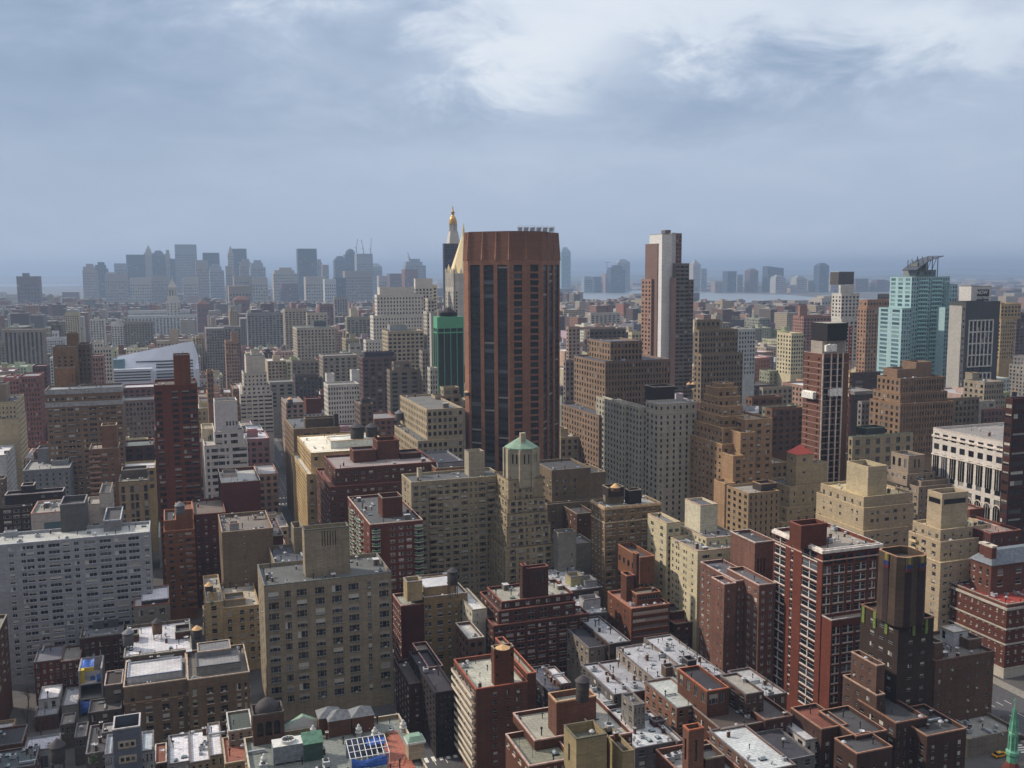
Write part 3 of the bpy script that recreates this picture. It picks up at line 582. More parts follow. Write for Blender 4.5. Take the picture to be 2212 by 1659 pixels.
DRB=bld('apartment_building','dark red brick apartment block climbing in planted terraces',[a,b_],wall=(112,56,46),yb=1160,phrase='dark red terraced block',cop=(150,84,70),wo=True,
    bulk=[T(758,764,813,974,on=(1000,b_['z1']-1),f=0,dep=10),T(806,816,862,953,on=(994,b_['z1']-1),f=0,dep=11,ph=2),T(860,866,910,980,on=(992,b_['z1']-1),f=0,dep=10,wall=(86,50,44))])
a=T(930,946,1003,1000,D=444,f=0,dep=30,roof=(56,58,70),wall=(140,142,150));bld('office_building','dark flat-roofed box with grey walls in front of the brown octagonal tower',[a],wall=(140,142,150),yb=1012,phrase='dark flat box',cop=(60,60,70))
a=T(925,942,1010,1012,D=438,f=0,dep=34,roof=(110,80,70));bld('apartment_building','orange-brown parapet block under the dark flat box',[a],wall=(150,92,56),yb=1040,phrase='orange-brown parapet block')
rg=P(S((1015,1460),[(1065,70),(1202,44),(1273,44),(1342,44),(1425,70)]),ppx=14.3,wh=.55,tpx=9,st=2,fr=(196,190,186),bal=[(.03,.19,(190,190,186),'green'),(.83,1.0,(190,190,186),'green')])
a=T(751,799,913,1133,D=372,f=rg,l=P(5,ww=.3,ppx=14.3,wh=.55,tpx=9,st=1,bal=[(.18,.36,(190,190,186),'green'),(.5,.68,(190,190,186),'green')]),roof=(86,88,92),cop=(215,190,176))
RG=bld('apartment_building','red brick apartment house with rounded green-fronted balconies',[a],wall=(128,52,44),yb=1270,phrase='green-balcony house',bulk=[T(816,826.5,869,1076,on=(1119,a['z1']-1),f=0,l=0,wall=(118,52,44),ph=2.5)])
bb=P(S((1365,2145),[(1405,40),(1468,40),(1540,60),(1608,40),(1668,40),(1737,50),(1813,55),(1872,18),(1912,18),(1967,54),(2043,64),(2110,42)]),ppx=13.6,wh=.58,tpx=10,st=2,fr=(170,164,150),rec=.3,ac=.3,bal=[(.19,.27,(150,138,118),'rail'),(.83,.91,(150,138,118),'rail')])
a=T(867.5,888,1085.5,1042,D=402,f=bb,l=P([(.3,.42),(.62,.72)],ppx=13.6,wh=.6,tpx=10,st=1),roof=(90,92,96),cop=(196,184,152))
BB=bld('apartment_building','broad beige apartment slab with two stacks of recessed balconies',[a],wall=(164,146,114),yb=1275,phrase='broad beige slab',bulk=[T(1003,1013,1046.5,977,on=(1029,a['z1']-1),f=0,l=0,wall=(172,160,136),ph=2),T(902,904,912,1013,on=(1032,a['z1']-1),f=0,dep=3,wall=(190,176,150))])
g1=P(S((10,385),[(68,46),(133,40),(185,20),(232,18),(281,44),(345,42)]),ppx=14,wh=.55,tpx=6,st=2,sill=1,ac=.4)
a=T(1086,1092,1195,1184,D=392,f=g1,roof=(130,110,90),dep=26);b_=T(1088,1094,1189,1139,D=394,f=g1,z0=a['z1']-1,dep=24);c_=T(1089,1095,1183,1111,D=396,f=g1,z0=b_['z1']-1,dep=22);d_=T(1090,1096,1178,1080,D=398,f=g1,z0=c_['z1']-1,dep=20);e_=T(1092,1098,1174,1037,D=400,f=P(S((10,385),[(80,20),(133,30),(205,30),(250,20)]),ppx=14,wh=.5,tpx=8,st=1),z0=d_['z1']-1,dep=18)
GT=bld('residential_tower','stepped tan tower crowned by a stone drum with a green copper roof',[a,b_,c_,d_,e_],wall=(168,148,108),yb=1275,phrase='green-capped tower',cop=(110,96,78),wo=True)
a=T(1176,1182,1310,1090,D=432,f=P(5,ww=.2,ppx=14,wh=.5,tpx=10,st=1),roof=(100,90,84));b_=T(1184,1192,1276,1016,D=440,f=P([(.1,.16),(.3,.36),(.56,.62)],ppx=14,wh=.5,tpx=22,st=1),z0=a['z1']-1,dep=24)
c_=T(1245,1262,1308,1022,D=446,f=0,z0=a['z1']-1,dep=20,cop=(190,170,140))
BT=bld('apartment_building','drab tan brick mass stepping back beside the green-capped tower',[a,b_,c_],wall=(122,100,74),yb=1150,phrase='drab tan mass',wo=True)
a=T(1238,1246,1284,1110,D=420,f=P(3,ww=.25,ppx=14,wh=.5,tpx=8,st=1),dep=18,roof=(70,66,70));bld('apartment_building','red brick setback wing under a dark pyramid tank house',[a],wall=(108,62,48),yb=1160,phrase='red setback wing')
a=T(1195,1206,1245,1152,D=392,f=P([(.72,.8)],ppx=14,wh=.5,tpx=46,st=1),l=0,roof=(96,98,104));b_=T(1240,1243,1281,1175,D=398,f=0,l=0,dep=14,roof=(110,108,108))
bld('office_building','plain grey windowless block in the shade of taller towers',[a],wall=(140,136,128),yb=1280,phrase='plain grey block',amt=.5);bld('office_building','short grey blank wall beside the plain grey block',[b_],wall=(132,126,116),yb=1250,phrase='short grey wall',amt=.5)
ar=P(S((825,1295),[(862,50),(905,12),(963,40),(1008,12),(1059,40),(1108,12),(1158,40),(1205,12),(1240,28)]),ppx=15.0,wh=.55,tpx=9,st=2,sill=1,ac=.45,arch=(1,),fr=(140,124,100))
a=T(1277,1307,1426,1096,D=387,f=ar,l=P(4,ww=.35,ppx=15,wh=.55,tpx=9,st=1,sill=1),roof=(150,150,150),cop=(196,176,146))
AW_=bld('apartment_building','brown brick apartment house with arched windows picked out in stone',[a],wall=(140,108,72),yb=1260,phrase='arched-window house',
    bulk=[T(1303,1308,1348,1072,on=(1090,a['z1']-1),f=P([(.08,.4),(.8,.9)],pitch=9,wh=.25,top=1,bot=0,st=2),wall=(150,128,98)),T(1350,1359,1386,1060,on=(1090,a['z1']-1),f=0,wall=(52,44,48)),T(1310,1314,1348,1054,on=(1075,a['z1']+2.5),f=0,dep=6,wall=(60,46,42))])
cf=P(S((1620,2095),[(1690,60),(1805,38),(1915,56),(2080,22)]),ppx=14.5,wh=.5,tpx=10,st=2,ac=.3)
cl=P([(.08,.13),(.22,.27),(.30,.35),(.50,.55),(.58,.63),(.80,.86)],ppx=15.2,wh=.48,tpx=12,st=1)
a=T(1448,1507,1629,1191,D=352,f=cf,l=cl,roof=(130,128,122));b_=T(1461,1526,1596,1163,D=362,f=P(4,ww=.2,ppx=15,wh=.5,tpx=8,st=2),l=P(7,ww=.5,ppx=15,wh=.5,tpx=6,st=3),z0=a['z1']-1,roof=(106,106,108),ph=.8)
c_=T(1424,1440,1470,1130,D=372,f=P([(.15,.45),(.6,.9)],ppx=15.2,wh=.48,tpx=14,st=2),l=P(2,ww=.3,ppx=15.2,wh=.5,tpx=12,st=1),dep=16,roof=(120,120,118))
CS=bld('apartment_building','tall cream apartment house stepping up to a plain square lift tower',[a,b_,c_],wall=(204,190,148),yb=1400,phrase='cream stepped house',amt=.5,cop=(206,176,150),wo=True,
    bulk=[T(1479.8,1512,1550.7,1092,on=(1152,b_['z1']-.8),f=0,l=P([(.1,.14)],pitch=60,wh=.04,top=9,bot=0,st=0),wall=(206,198,166),roof=(84,84,92),ph=.8)])
a=T(1312.6,1364,1447,1315,D=346,f=P([(.04,.96)],ppx=15.6,wh=.42,tpx=9,st=3,fr=(120,110,104),sill=1),l=P([(.12,.17),(.42,.48),(.72,.78)],ppx=15.6,wh=.5,tpx=12,st=1),roof=(160,120,110));b_=T(1361,1376,1427,1284,D=352,f=P([(.1,.9)],ppx=15,wh=.5,tpx=6,st=3),z0=a['z1']-1,roof=(176,168,150))
bld('apartment_building','red brick apartment house with unbroken ribbon windows and an orange chimney tower',[a,b_],wall=(132,66,46),yb=1420,phrase='ribbon-window red house',cop=(190,130,104),wo=True,
    bulk=[T(1379,1382,1414,1204,on=(1262,b_['z1']-1),f=P([(.55,.62)],pitch=40,wh=.06,top=4,bot=0,st=0),wall=(142,82,58),ph=1.5),T(1372,1374,1381,1196,on=(1275,b_['z1']-1),f=0,wall=(96,54,48),dep=3),T(1351,1353,1370,1244,on=(1300,a['z1']-1),f=0,wall=(110,58,44),dep=5)])
a=T(1446,1458,1508,1348,D=352,f=P(3,ww=.4,ppx=14,wh=.5,tpx=8,st=1),dep=22,roof=(110,60,56));bld('brick_building','short dark red building with round roof hutches at the foot of the cream house',[a],wall=(100,48,44),yb=1430,phrase='short dark red building',bulk=[T(1446,1449,1482,1322,on=(1340,a['z1']-1),f=0,dep=8,wall=(92,46,46))])
db=P(S((180,690),[(225,60),(262+12,60),(372,66),(460,60),(545,70),(640,60)]),ppx=13.6,wh=.5,tpx=7,st=3,fr=(150,140,136),ac=.2,sill=1)
a=T(1050,1066,1272,1352,D=328,f=P(9,ww=.68,ppx=13.6,wh=.5,tpx=8,st=3,fr=(150,140,136),sill=1),roof=(150,110,98));b_=T(1070,1077,1243,1320,D=331,f=P(6,ww=.55,ppx=13.6,wh=.5,tpx=6,st=3,fr=(170,160,156)),z0=a['z1']-1,dep=22);c_=T(1076,1084,1238,1300,D=334,f=P(7,ww=.4,ppx=15,wh=.55,tpx=5,st=2,fr=(196,190,186)),z0=b_['z1']-1,dep=17,roof=(160,158,146))
DBS=bld('apartment_building','dark brick loft block stepping back to a tall slotted tank tower',[a,b_,c_],wall=(98,50,44),yb=1475,phrase='dark brick loft block',cop=(150,92,80),
    bulk=[T(1132,1139,1184.5,1228,on=(1294,c_['z1']-1),f=P([(.22,.34),(.42,.54),(.70,.82)],pitch=60,wh=.07,top=1.5,bot=0,st=0,g='deep'),l=0,ph=1.5),T(1127,1129,1138,1222,on=(1298,c_['z1']-1),f=0,l=0,wall=(88,46,42),dep=3)])
a=T(848,866,916,1309,D=340,f=0,l=P(7,ww=.5,ppx=15,wh=.6,tpx=10,st=1,fr=(200,190,180),sill=1),roof=(150,150,140),cop=(190,150,140));b_=T(916,916,1010,1291,D=342,dep=26,f=P(S((1475,1845),[(1490,16),(1522,26),(1608,52),(1688,26),(1745,14),(1800,26)]),ppx=18.6,wh=.52,tpx=17,st=1,ac=.2,sill=1),wall=(148,118,74),roof=(176,178,184))
RT=bld('apartment_building','apartment house half blank red wall and half tan brick with windows',[a,b_],wall=(112,44,44),yb=1520,phrase='red and tan house',cop=(170,160,150),bulk=[T(878,880,912,1258,on=(1300,b_['z1']-1),f=0,dep=6,wall=(186,160,108)),T(886,888,915,1282,on=(1302,a['z1']-1),f=0,dep=3,wall=(196,200,206)),T(917,917,986,1270,on=(1289,b_['z1']-1),f=P([(.15,.22),(.48,.66)],pitch=9,wh=.3,top=1,bot=0,st=1),dep=12,wall=(160,128,80),roof=(200,202,210),ph=.3)])
a=T(1014,1020,1052,1318,D=335,dep=24,f=P([(.3,.4)],ppx=16,wh=.4,tpx=10,st=1),roof=(196,198,202));bld('brick_building','narrow whitewashed building with a scrap of blue tarpaulin on its roof',[a],wall=(196,190,172),yb=1420,phrase='whitewashed building',amt=.8)
a=T(1008,1012,1046,1380,D=318,dep=16,f=P([(.15,.4),(.6,.85)],ppx=22,wh=.5,tpx=9,st=0,g='deep',arch='all'),roof=(180,180,176));bld('brick_building','small reddish building with arched openings below the whitewashed one',[a],wall=(120,84,72),yb=1430,phrase='small arched building',cop=(190,186,176))
a=T(980,1028,1140,1489,D=266,f=P(S((1920,2220),[(2030,26),(2105,14),(2162,18)]),ppx=18.8,wh=.5,tpx=12,st=1,ac=.2),l=P([(.06,.2),(.24,.38),(.42,.56),(.6,.74),(.78,.92)],ppx=18,wh=.6,tpx=10,st=3,fr=(220,216,206),ac=.5,bal=[(.04,.96,(206,196,180),'rail')]),roof=(178,178,166),ph=1.3,cop=(176,96,74))
RBT=bld('apartment_building','reddish brick tower with white-framed bay windows down its sunny side',[a],wall=(124,68,58),yb=1659,phrase='bay-window red tower',bulk=[T(1061,1068,1110,1402,on=(1482,a['z1']-1.3),f=P([(.1,.2),(.85,.95)],ppx=40,wh=.2,tpx=14,bot=0,st=0),l=0,wall=(128,62,42),roof=(110,60,40),ph=.6)])
a=T(1137,1139,1158,1455,D=275,dep=30,f=0,roof=(160,156,140));bld('apartment_building','rear wing of the bay-window red tower with a light roof terrace',[a],wall=(118,62,50),yb=1659,phrase='rear wing roof',cop=(190,110,86))
a=T(872,884,927,1478,D=296,dep=20,f=P([(.3,.45),(.65,.8)],ppx=14,wh=.55,tpx=12,st=1),roof=(70,64,66));bld('townhouse','dark brownstone with a black mansard roof',[a],wall=(82,48,46),yb=1560,phrase='brownstone mansard',cop=(60,50,52))
a=T(915,925,957,1442,D=302,dep=22,f=P([(.2,.8)],ppx=22,wh=.5,tpx=6,st=2,arch='all',rows=1),roof=(120,112,104));bld('townhouse','narrow brick house with one big arched studio window',[a],wall=(104,58,56),yb=1500,phrase='arched studio house',cop=(190,150,140))
a=T(914,940,985,1497,D=282,dep=34,f=P(5,ww=.5,ppx=13,wh=.55,tpx=10,st=0,g='deep'),roof=(52,48,58));SCB=bld('townhouse','black-netted scaffolded house under repair beside the narrow street',[a],wall=(46,38,42),yb=1659,phrase='scaffolded house',cop=(40,36,44))
tn=P(6,ww=.4,ppx=22,wh=.55,tpx=10,st=1,fr=(200,196,190),sill=1,ac=.3)
a=T(1092,1143,1240,1655,h=37,f=tn,roof=(130,130,116),ph=1.3,cop=(206,176,164));b_=T(1108,1155,1240,1600,D=(CAM_H-43)*FOC/(1600-584)*1.0,f=P(3,ww=.35,ppx=22,wh=.5,tpx=10,st=1,sill=1),z0=a['z1']-1,roof=(160,158,146),ph=1.2,cop=(206,176,164))
(uu,vv)=at_z(1200,1620,40)
BK=U(uu-8,uu+10,vv+3,vv+17,42,53,f=0,wall=(120,72,56),roof=(150,150,140),ph=1.2,cop=(200,160,120),name='bulkhead',D=230)
c_=T(1224,1300,1366,1594,h=41,f=tn,dep=22,roof=(160,158,150),cop=(206,176,164))
SBK=bld('apartment_building','stepped reddish-brown apartment house with pale zigzag parapets',[a,b_,c_],wall=(116,64,52),yb=1659,phrase='zigzag-parapet house',bulk=[T(1184,1202,1288,1517,on=(1596,b_['z1']-1.2),f=0,l=0,wall=(120,72,56),roof=(150,150,140),ph=1.4,cop=(200,160,120))])
a=T(1218,1245,1311,1597,h=45.5,f=P([(.42,.60)],pitch=30,wh=.36,top=3,st=0),l=P([(.36,.5)],pitch=5,wh=.8,top=3,st=0),roof=(96,96,90),ph=2.2,cop=(110,106,90));b_=T(1311,1345,1370,1625,h=41,f=0,l=0,dep=12,roof=(56,54,58),cop=(150,136,100))
TF=bld('apartment_building','tan brick stair tower with a dark domed tank sunk inside its parapet',[a,b_],wall=(160,138,92),yb=1659,phrase='tan stair tower',amt=.6)
def low(name,label,xl,xc,xr,y,h,dep,wall=(120,80,66),roof=(190,190,198),f=None,side='L',bulk=(),phrase=None,yb=None,cl=2.2,cop=(120,116,120),**k):
    a=T(xl,xc,xr,y,h=h,dep=dep,side=side,f=f or P(3,ww=.4,ppx=24,wh=.55,tpx=7,st=1,sill=1,fr=(150,146,140)),roof=roof,ph=.5)
    bb=[T(q[0],q[1],q[2],q[3],on=(q[4],a['z1']-.5),f=0,wall=q[5],dep=q[6],side=side)for q in bulk]
    return bld(name,label,[a],wall=wall,bulk=bb,phrase=phrase or label,yb=yb or y+60,clutter=cl,cop=cop,**k)
low('townhouse','light-roofed townhouse with black vent pots, nearest to the loft block',1283,1326,1364,1501,17,25,phrase='vent-pot townhouse',roof=(172,174,184),wall=(96,92,92))
low('townhouse','red brick townhouse with a light roof joined to the vent-pot house',1364,1364,1420,1496,17.3,25,phrase='joined red townhouse',wall=(114,60,54),roof=(160,162,170))
low('townhouse','taller pale-fronted townhouse whose brick flank rises above its neighbours',1372,1428,1505,1480,21,32,phrase='pale-fronted townhouse',wall=(150,134,124),roof=(168,170,178),bulk=[(1436,1438,1460,1443,1465,(110,84,66),3)])
low('townhouse','wide light-roofed townhouse with a black stair box',1505,1505,1568,1466,21.5,36,phrase='black stair box townhouse',wall=(130,118,108),roof=(172,174,182),bulk=[(1484,1486,1505,1428,1452,(52,50,58),4)])
low('townhouse','light-roofed building crowded with pipes and brick chimneys',1367,1372,1463,1617,17,24,phrase='pipe-crowded roof',wall=(96,94,98),roof=(190,194,200),cl=4,bulk=[(1411,1413,1438,1560,1572,(100,60,58),3)])
low('townhouse','pale roofed building behind the slotted chimney tower',1448,1463,1478,1602,17.5,20,phrase='pale roof by the chimney tower',roof=(180,184,188),cl=2)
low('brick_building','peeling grey stair wing standing up from the back yards',1346,1369,1394,1524,24,8,phrase='peeling stair wing',wall=(140,134,124),roof=(96,92,88),cl=.5)
low('townhouse','orange brick house with a ribbed skylight roof',1437,1462,1520,1530,22,20,phrase='ribbed skylight house',wall=(146,92,68),roof=(176,182,180),cl=.8)
low('townhouse','house end with a green tarpaulin and a black dormer',1463,1466,1500,1560,17,12,phrase='green tarpaulin house',wall=(60,84,60),roof=(60,74,66),cl=.5)
low('townhouse','tan-walled building with a raised blank party wall',1520,1530,1560,1500,24,22,phrase='blank party wall house',wall=(136,110,86),roof=(180,180,180),cl=.8)
low('townhouse','small roofs packed between the loft block and the tank chimney',1275,1284,1330,1530,14,14,phrase='small packed roofs',roof=(176,182,188),wall=(84,76,78),cl=3)
low('townhouse','dark low house with skylights under the water tank',1175,1190,1240,1500,15,22,phrase='dark skylight house',roof=(84,84,96),wall=(60,56,62),cl=2)
low('townhouse','snowy white roof behind the big wooden water tank',1200,1212,1234,1478,17,14,phrase='snowy white roof',roof=(206,206,212),cl=1)
low('brick_building','black-mansard townhouse with stone dormers between loft block and red house',1272,1272,1317,1400,20,20,phrase='black mansard house',roof=(44,44,54),wall=(140,126,112),cl=.2,yb=1460)
low('brick_building','dark brown building with two rows of arched windows and a grey roof',1312,1317,1362,1391,22,26,phrase='arched brown building',roof=(150,154,162),wall=(74,54,50),yb=1440,f=P(3,ww=.45,ppx=19,wh=.7,tpx=9,st=0,g='deep',arch='all'),cl=2)
low('townhouse','snowy rooftop with a tilted white gable beyond the loft block',1238,1250,1312,1330,21,22,phrase='snowy gable roof',roof=(196,200,206),wall=(92,84,84),cl=2,yb=1345,bulk=[(1258,1262,1297,1296,1318,(180,180,184),5)])
low('townhouse','brown row with a light roof and dormers behind the loft block tower',1198,1220,1302,1278,24,30,phrase='light roof with dormers',roof=(176,180,188),wall=(76,58,54),cl=2,yb=1310,bulk=[(1230,1233,1260,1247,1268,(170,160,110),6),(1262,1264,1290,1256,1270,(150,150,158),7)])
(q0,q1)=at_z(1416,1619,34);(q2,q3)=at_z(1533,1603,34);a=U(q0,q2,q1-42,q1,0,34,f=0,roof=(150,148,146),ph=1.6,cop=(180,130,112),D=200)
CT=bld('apartment_building','brick apartment block with a slim slotted chimney tower rising from a light roof',[a],wall=(116,72,56),yb=1659,phrase='slotted chimney block',clutter=2.5,
    bulk=[T(1475,1486,1521,1578,on=(1678,a['z1']-1.6),f=P([(.42,.58)],pitch=40,wh=.13,top=2.6,bot=0,st=0,g='deep'),l=P([(.35,.65)],pitch=40,wh=.13,top=2.6,bot=0,st=0,g='deep'),wall=(128,78,60),cop=(180,104,72),ph=1.5),T(1518,1523,1566,1640,on=(1668,a['z1']-1.6),f=0,dep=6,wall=(96,62,56))])
a=T(1530,1557,1652,1576,h=22,f=P(5,ww=.36,ppx=26,wh=.5,tpx=14,st=1,sill=1,fr=(120,106,100)),dep=16,roof=(84,74,70));b_=T(1653,1653,1712,1556,h=23,f=P(4,ww=.36,ppx=26,wh=.5,tpx=12,st=1,sill=1),dep=24,roof=(90,84,84));c_=T(1526,1552,1600,1512,h=29,f=P([(.1,.5),(.6,.8)],pitch=12,wh=.25,top=1.2,st=2,rows=1),dep=17,roof=(54,52,60),cop=(190,110,80))
c_['v0']+=6;c_['v1']+=6
SR=bld('townhouse','red brick house with a sloping glass studio and a dark roof terrace',[a,c_],wall=(112,62,50),yb=1640,phrase='glass studio house',cop=(140,130,124));bld('townhouse','red brick row house with a stone band next to the glass studio',[b_],wall=(108,54,46),yb=1659,phrase='stone band row house',cop=(150,120,110))
low('brick_building','brown brick wall with a ladder and square chimneys beside the glass studio',1604,1612,1650,1500,28,14,phrase='ladder wall',wall=(92,62,52),roof=(150,146,140),cl=1)
low('townhouse','light flat roof behind the ladder wall at the foot of the brick cruciform block',1640,1650,1700,1505,22,20,phrase='light roof by the cruciform block',roof=(170,172,176),cl=2)
low('townhouse','black-roofed house with a white edge in the corner by the deco tower',1655,1672,1760,1648,20,16,phrase='black corner roof',roof=(60,60,70),wall=(110,110,112),cl=1)
low('townhouse','white gabled house with a pale roof at the foot of the red and white tower',1722,1740,1790,1600,20,14,phrase='white gabled house',roof=(196,198,204),wall=(196,192,184),cl=.3)
low('townhouse','plain pale roof at the lower edge in front of the slotted chimney block',1600,1640,1720,1668,22,24,phrase='plain edge roof',roof=(190,196,200),cl=1)
cfp=P(S((0,10),[(1.2,.7),(3.2,.5),(5,.9),(7.4,1.1),(9.2,.5)]),ppx=17.2,wh=.5,tpx=13,st=2,ac=.5,fr=(210,200,196),sill=0)
a=T(1537,1565,1590,1262,D=322,f=P([(.3,.45)],ppx=17.2,wh=.45,tpx=14,st=1),l=P([(.5,.6),(.78,.85)],ppx=17.2,wh=.42,tpx=14,st=1,ac=.6),roof=(96,96,104),cop=(220,190,180));b_=T(1590,1590,1640,1255,D=326,dep=24,f=cfp,roof=(96,96,104),cop=(220,190,180));c_=T(1640,1640,1676,1264,D=318,dep=20,f=P([(.15,.35),(.6,.8)],ppx=17.2,wh=.5,tpx=14,st=2,ac=.5,fr=(210,200,196)),roof=(96,96,104),cop=(220,190,180));d_=T(1627,1631,1674,1172,D=334,dep=16,f=P([(.15,.22),(.3,.37),(.45,.52)],pitch=60,wh=.09,top=6,st=0),l=0,cop=(215,200,190),z0=20)
CR=bld('apartment_building','reddish brick cross-shaped apartment block with air conditioners in its windows',[a,b_,c_,d_],wall=(128,80,66),yb=1600,phrase='cross-shaped brick block',wo=True)
rw=P([(.02,.16),(.20,.40),(.44,.53),(.58,.78),(.83,.95)],ppx=22,wh=.84,tpx=16,st=4,g='navy',fr=(200,188,180),rec=.4,ac=0)
rl=P([(.02,.26),(.37,.42),(.60,.90)],ppx=22,wh=.88,tpx=14,st=4,g='navy',fr=(210,204,200),rec=.4,ac=0)
lo=T(1668,1795,1880,1345,D=286,f=rw,l=rl,roof=(150,140,132),cop=(206,196,190),dep=44);lo['z1']+=0
up=T(1672,1777.7,1900.5,1187,D=298,f=rw,l=rl,z0=0,roof=(150,142,132),ph=1.1,cop=(235,228,222))
lo['v0']=up['v0']-5.0;lo['u0']=up['u0']+.3;lo['u1']=up['u1']-.3;lo['v1']=up['v0']-.02;lo['l']=0
lo['z1']=at_D(1790,1340,(EU*lo['u0']+EV*lo['v0']).y)[2]
RW=bld('residential_tower','new red brick tower with white stone grid frames around its windows',[up,lo],wall=(134,56,42),yb=1600,phrase='red and white tower',amt=.5,wo=True,
    bulk=[T(1706,1729.6,1787,1136,on=(1185,up['z1']-1.1),f=0,l=0,wall=(120,52,42),ph=1.5,cop=(150,84,72))])
A1=P(S((840,1275),[(915,26),(962,22),(1042,40),(1112,36),(1190,22)]),ppx=16.5,wh=.45,tpx=9,st=2,ac=.3)
lA=P([(.15,.19),(.3,.34),(.5,.54),(.75,.79),(.85,.89)],ppx=16,wh=.42,tpx=10,st=1,ac=.3)
a=T(1762,1866,1976,1148,D=415,f=A1,l=lA,roof=(176,160,120));b_=T(1764,1866,1975,1098,D=419,f=A1,l=lA,z0=a['z1']-1);c_=T(1773,1866,1972,1074,D=423,f=P(6,ww=.4,ppx=20,wh=.6,tpx=12,st=3,rows=1),l=P(6,ww=.3,ppx=20,wh=.5,tpx=12,st=2,rows=1),z0=b_['z1']-1,roof=(196,180,140))
CA=bld('apartment_building','cream deco apartment block with rounded setbacks and a big cubic tank tower',[a,b_,c_],wall=(186,164,128),yb=1215,phrase='cream deco block',amt=.5,cop=(214,190,150),wo=True,
    bulk=[T(1829.6,1873.5,1917,1009,on=(1072,c_['z1']-1),f=0,l=0,wall=(190,170,132),ph=2)])
B1=P(S((1495,1940),[(1540,30),(1582,16),(1665,16),(1745,16),(1840,18)]),ppx=16.8,wh=.42,tpx=9,st=1,ac=.4)
lB=P([(.1,.26),(.42,.56),(.74,.86)],ppx=16.8,wh=.5,tpx=8,st=2,ac=.4,bal=[(.1,.3,(206,186,150),'rail')])
a=T(1966,2032,2145,1216,D=362,f=B1,l=lB,roof=(176,160,120));b_=T(1963,2032,2146,1171,D=367,f=B1,l=lB,z0=a['z1']-1);c_=T(1972,2032,2141,1145,D=371,f=P(6,ww=.2,ppx=18,wh=.5,tpx=11,st=1,rows=1),l=P(4,ww=.4,ppx=18,wh=.5,tpx=11,st=2,rows=1),z0=b_['z1']-1,roof=(180,170,140))
CB=bld('apartment_building','cream apartment tower with curved balconies and a louvred tank tower',[a,b_,c_],wall=(182,158,124),yb=1330,phrase='cream louvred tower',amt=.5,cop=(214,190,160),wo=True,
    bulk=[T(2004,2032,2092,1067,on=(1143,c_['z1']-1),f=P([(.08,.92)],pitch=60,wh=.035,top=2.4,bot=0,st=0,g='deep'),l=P([(.1,.9)],pitch=60,wh=.035,top=2.4,bot=0,st=0,g='deep'),wall=(184,162,128),ph=1.5)])
for q in range(9):
    x_,y_=2150+q*9,1596+q*4.6;(p1,p2,p3,p4)=[at_z(*t,.02)for t in((x_,y_),(x_+30,y_-2),(x_+32,y_+.4),(x_+2,y_+2.6))]
    mb=MB();mb.poly([(*W(*p,0)[:2],.012)for p in(p4,p3,p2,p1)],white_paint);o=mb.build('crosswalk');o['kind']='structure'
a=T(1936,1985,2082,1052,D=452,f=P(8,ww=.3,ppx=15,wh=.45,tpx=6,st=1),roof=(130,100,84));b_=T(1950,1960,2020,1025,D=458,f=P(4,ww=.3,ppx=14,wh=.5,tpx=5,st=1),z0=a['z1']-1,dep=20);c_=T(1958,1963,1998,985,D=462,f=P([(.35,.45),(.6,.7)],pitch=60,wh=.07,top=2,st=0),z0=b_['z1']-1,dep=12);d_=T(1985,1990,2050,1040,D=455,dep=16,f=P(4,ww=.3,ppx=14,st=1),z0=a['z1']-1)
bld('apartment_building','greyish tan penthouse cluster with roof gardens between the cream towers',[a,b_,c_,d_],wall=(158,138,118),yb=1130,phrase='roof garden cluster',amt=.6,cop=(176,156,140))
a=T(1975,1990,2030,1212,D=380,f=P(3,ww=.4,ppx=16,st=1),roof=(140,90,80));bld('brick_building','sliver of red brick wall behind the octagonal deco tower',[a],wall=(110,54,46),yb=1240,phrase='sliver of red wall')
a=T(2132,2140,2206,1152,D=368,f=P(4,ww=.3,ppx=16,tpx=14,st=2),roof=(206,170,150),dep=24);bld('brick_building','red brick building with a pink terrace behind the cream louvred tower',[a],wall=(112,52,46),yb=1190,phrase='pink terrace building',cop=(170,110,96),wo=True)
a=T(2085,2095,2125,1100,D=395,dep=16,f=0,roof=(140,120,110));bld('brick_building','red brick link building behind the louvred tank tower',[a],wall=(116,56,48),yb=1130,phrase='red link building',cop=(190,130,110))
a=T(1667,1690,1787,1130,D=462,f=P(6,ww=.25,ppx=15,wh=.45,tpx=6,st=1,ac=.3),l=P(3,ww=.3,ppx=15,st=1,arch=(0,)),roof=(150,130,100));b_=T(1672,1700,1786,1098,D=466,f=P(5,ww=.25,ppx=15,wh=.45,tpx=6,st=1),z0=a['z1']-1);c_=T(1686,1706,1786,1052,D=470,f=P(4,ww=.2,ppx=16,wh=.45,tpx=12,st=1),z0=b_['z1']-1,dep=20)
d_=T(1700,1721,1757,983,D=474,f=P([(.38,.55)],ppx=26,wh=.28,tpx=8,st=1,rows=2),l=P([(.4,.6)],ppx=26,wh=.28,tpx=8,st=1,rows=2),z0=c_['z1']-1,flat=True,ph=.2);e_=T(1745,1750,1788,1002,D=478,f=0,z0=c_['z1']-1,dep=8)
PY=bld('residential_tower','cream stepped tower topped by a small red pyramid roof',[a,b_,c_,d_,e_],wall=(184,160,116),yb=1160,phrase='red pyramid tower',amt=.6,cop=(196,170,130),wo=True)
(u2,v2,z2)=at_D(2192,959,425)
L_=along(u2,v2,z2,EV,2016)
lw=P([((i+.5)/9-.034,(i+.5)/9+.034)for i in range(9)],pitch=5.2,wh=.6,top=2.4,st=2,rec=.35,g='dark',fr=(120,116,118),ac=0)
BWH=U(u2,u2+60,v2,v2+L_,0,z2,l=dict(lw,pitch=5.0),f=0,D=480,roof=(140,136,134),cop=(206,196,190))
WB=bld('office_building','long white stone block with giant arches and tall dark window bays',[BWH],wall=(214,206,200),yb=1100,phrase='white arcaded block',amt=.3,wo=False,cop=(200,190,186))
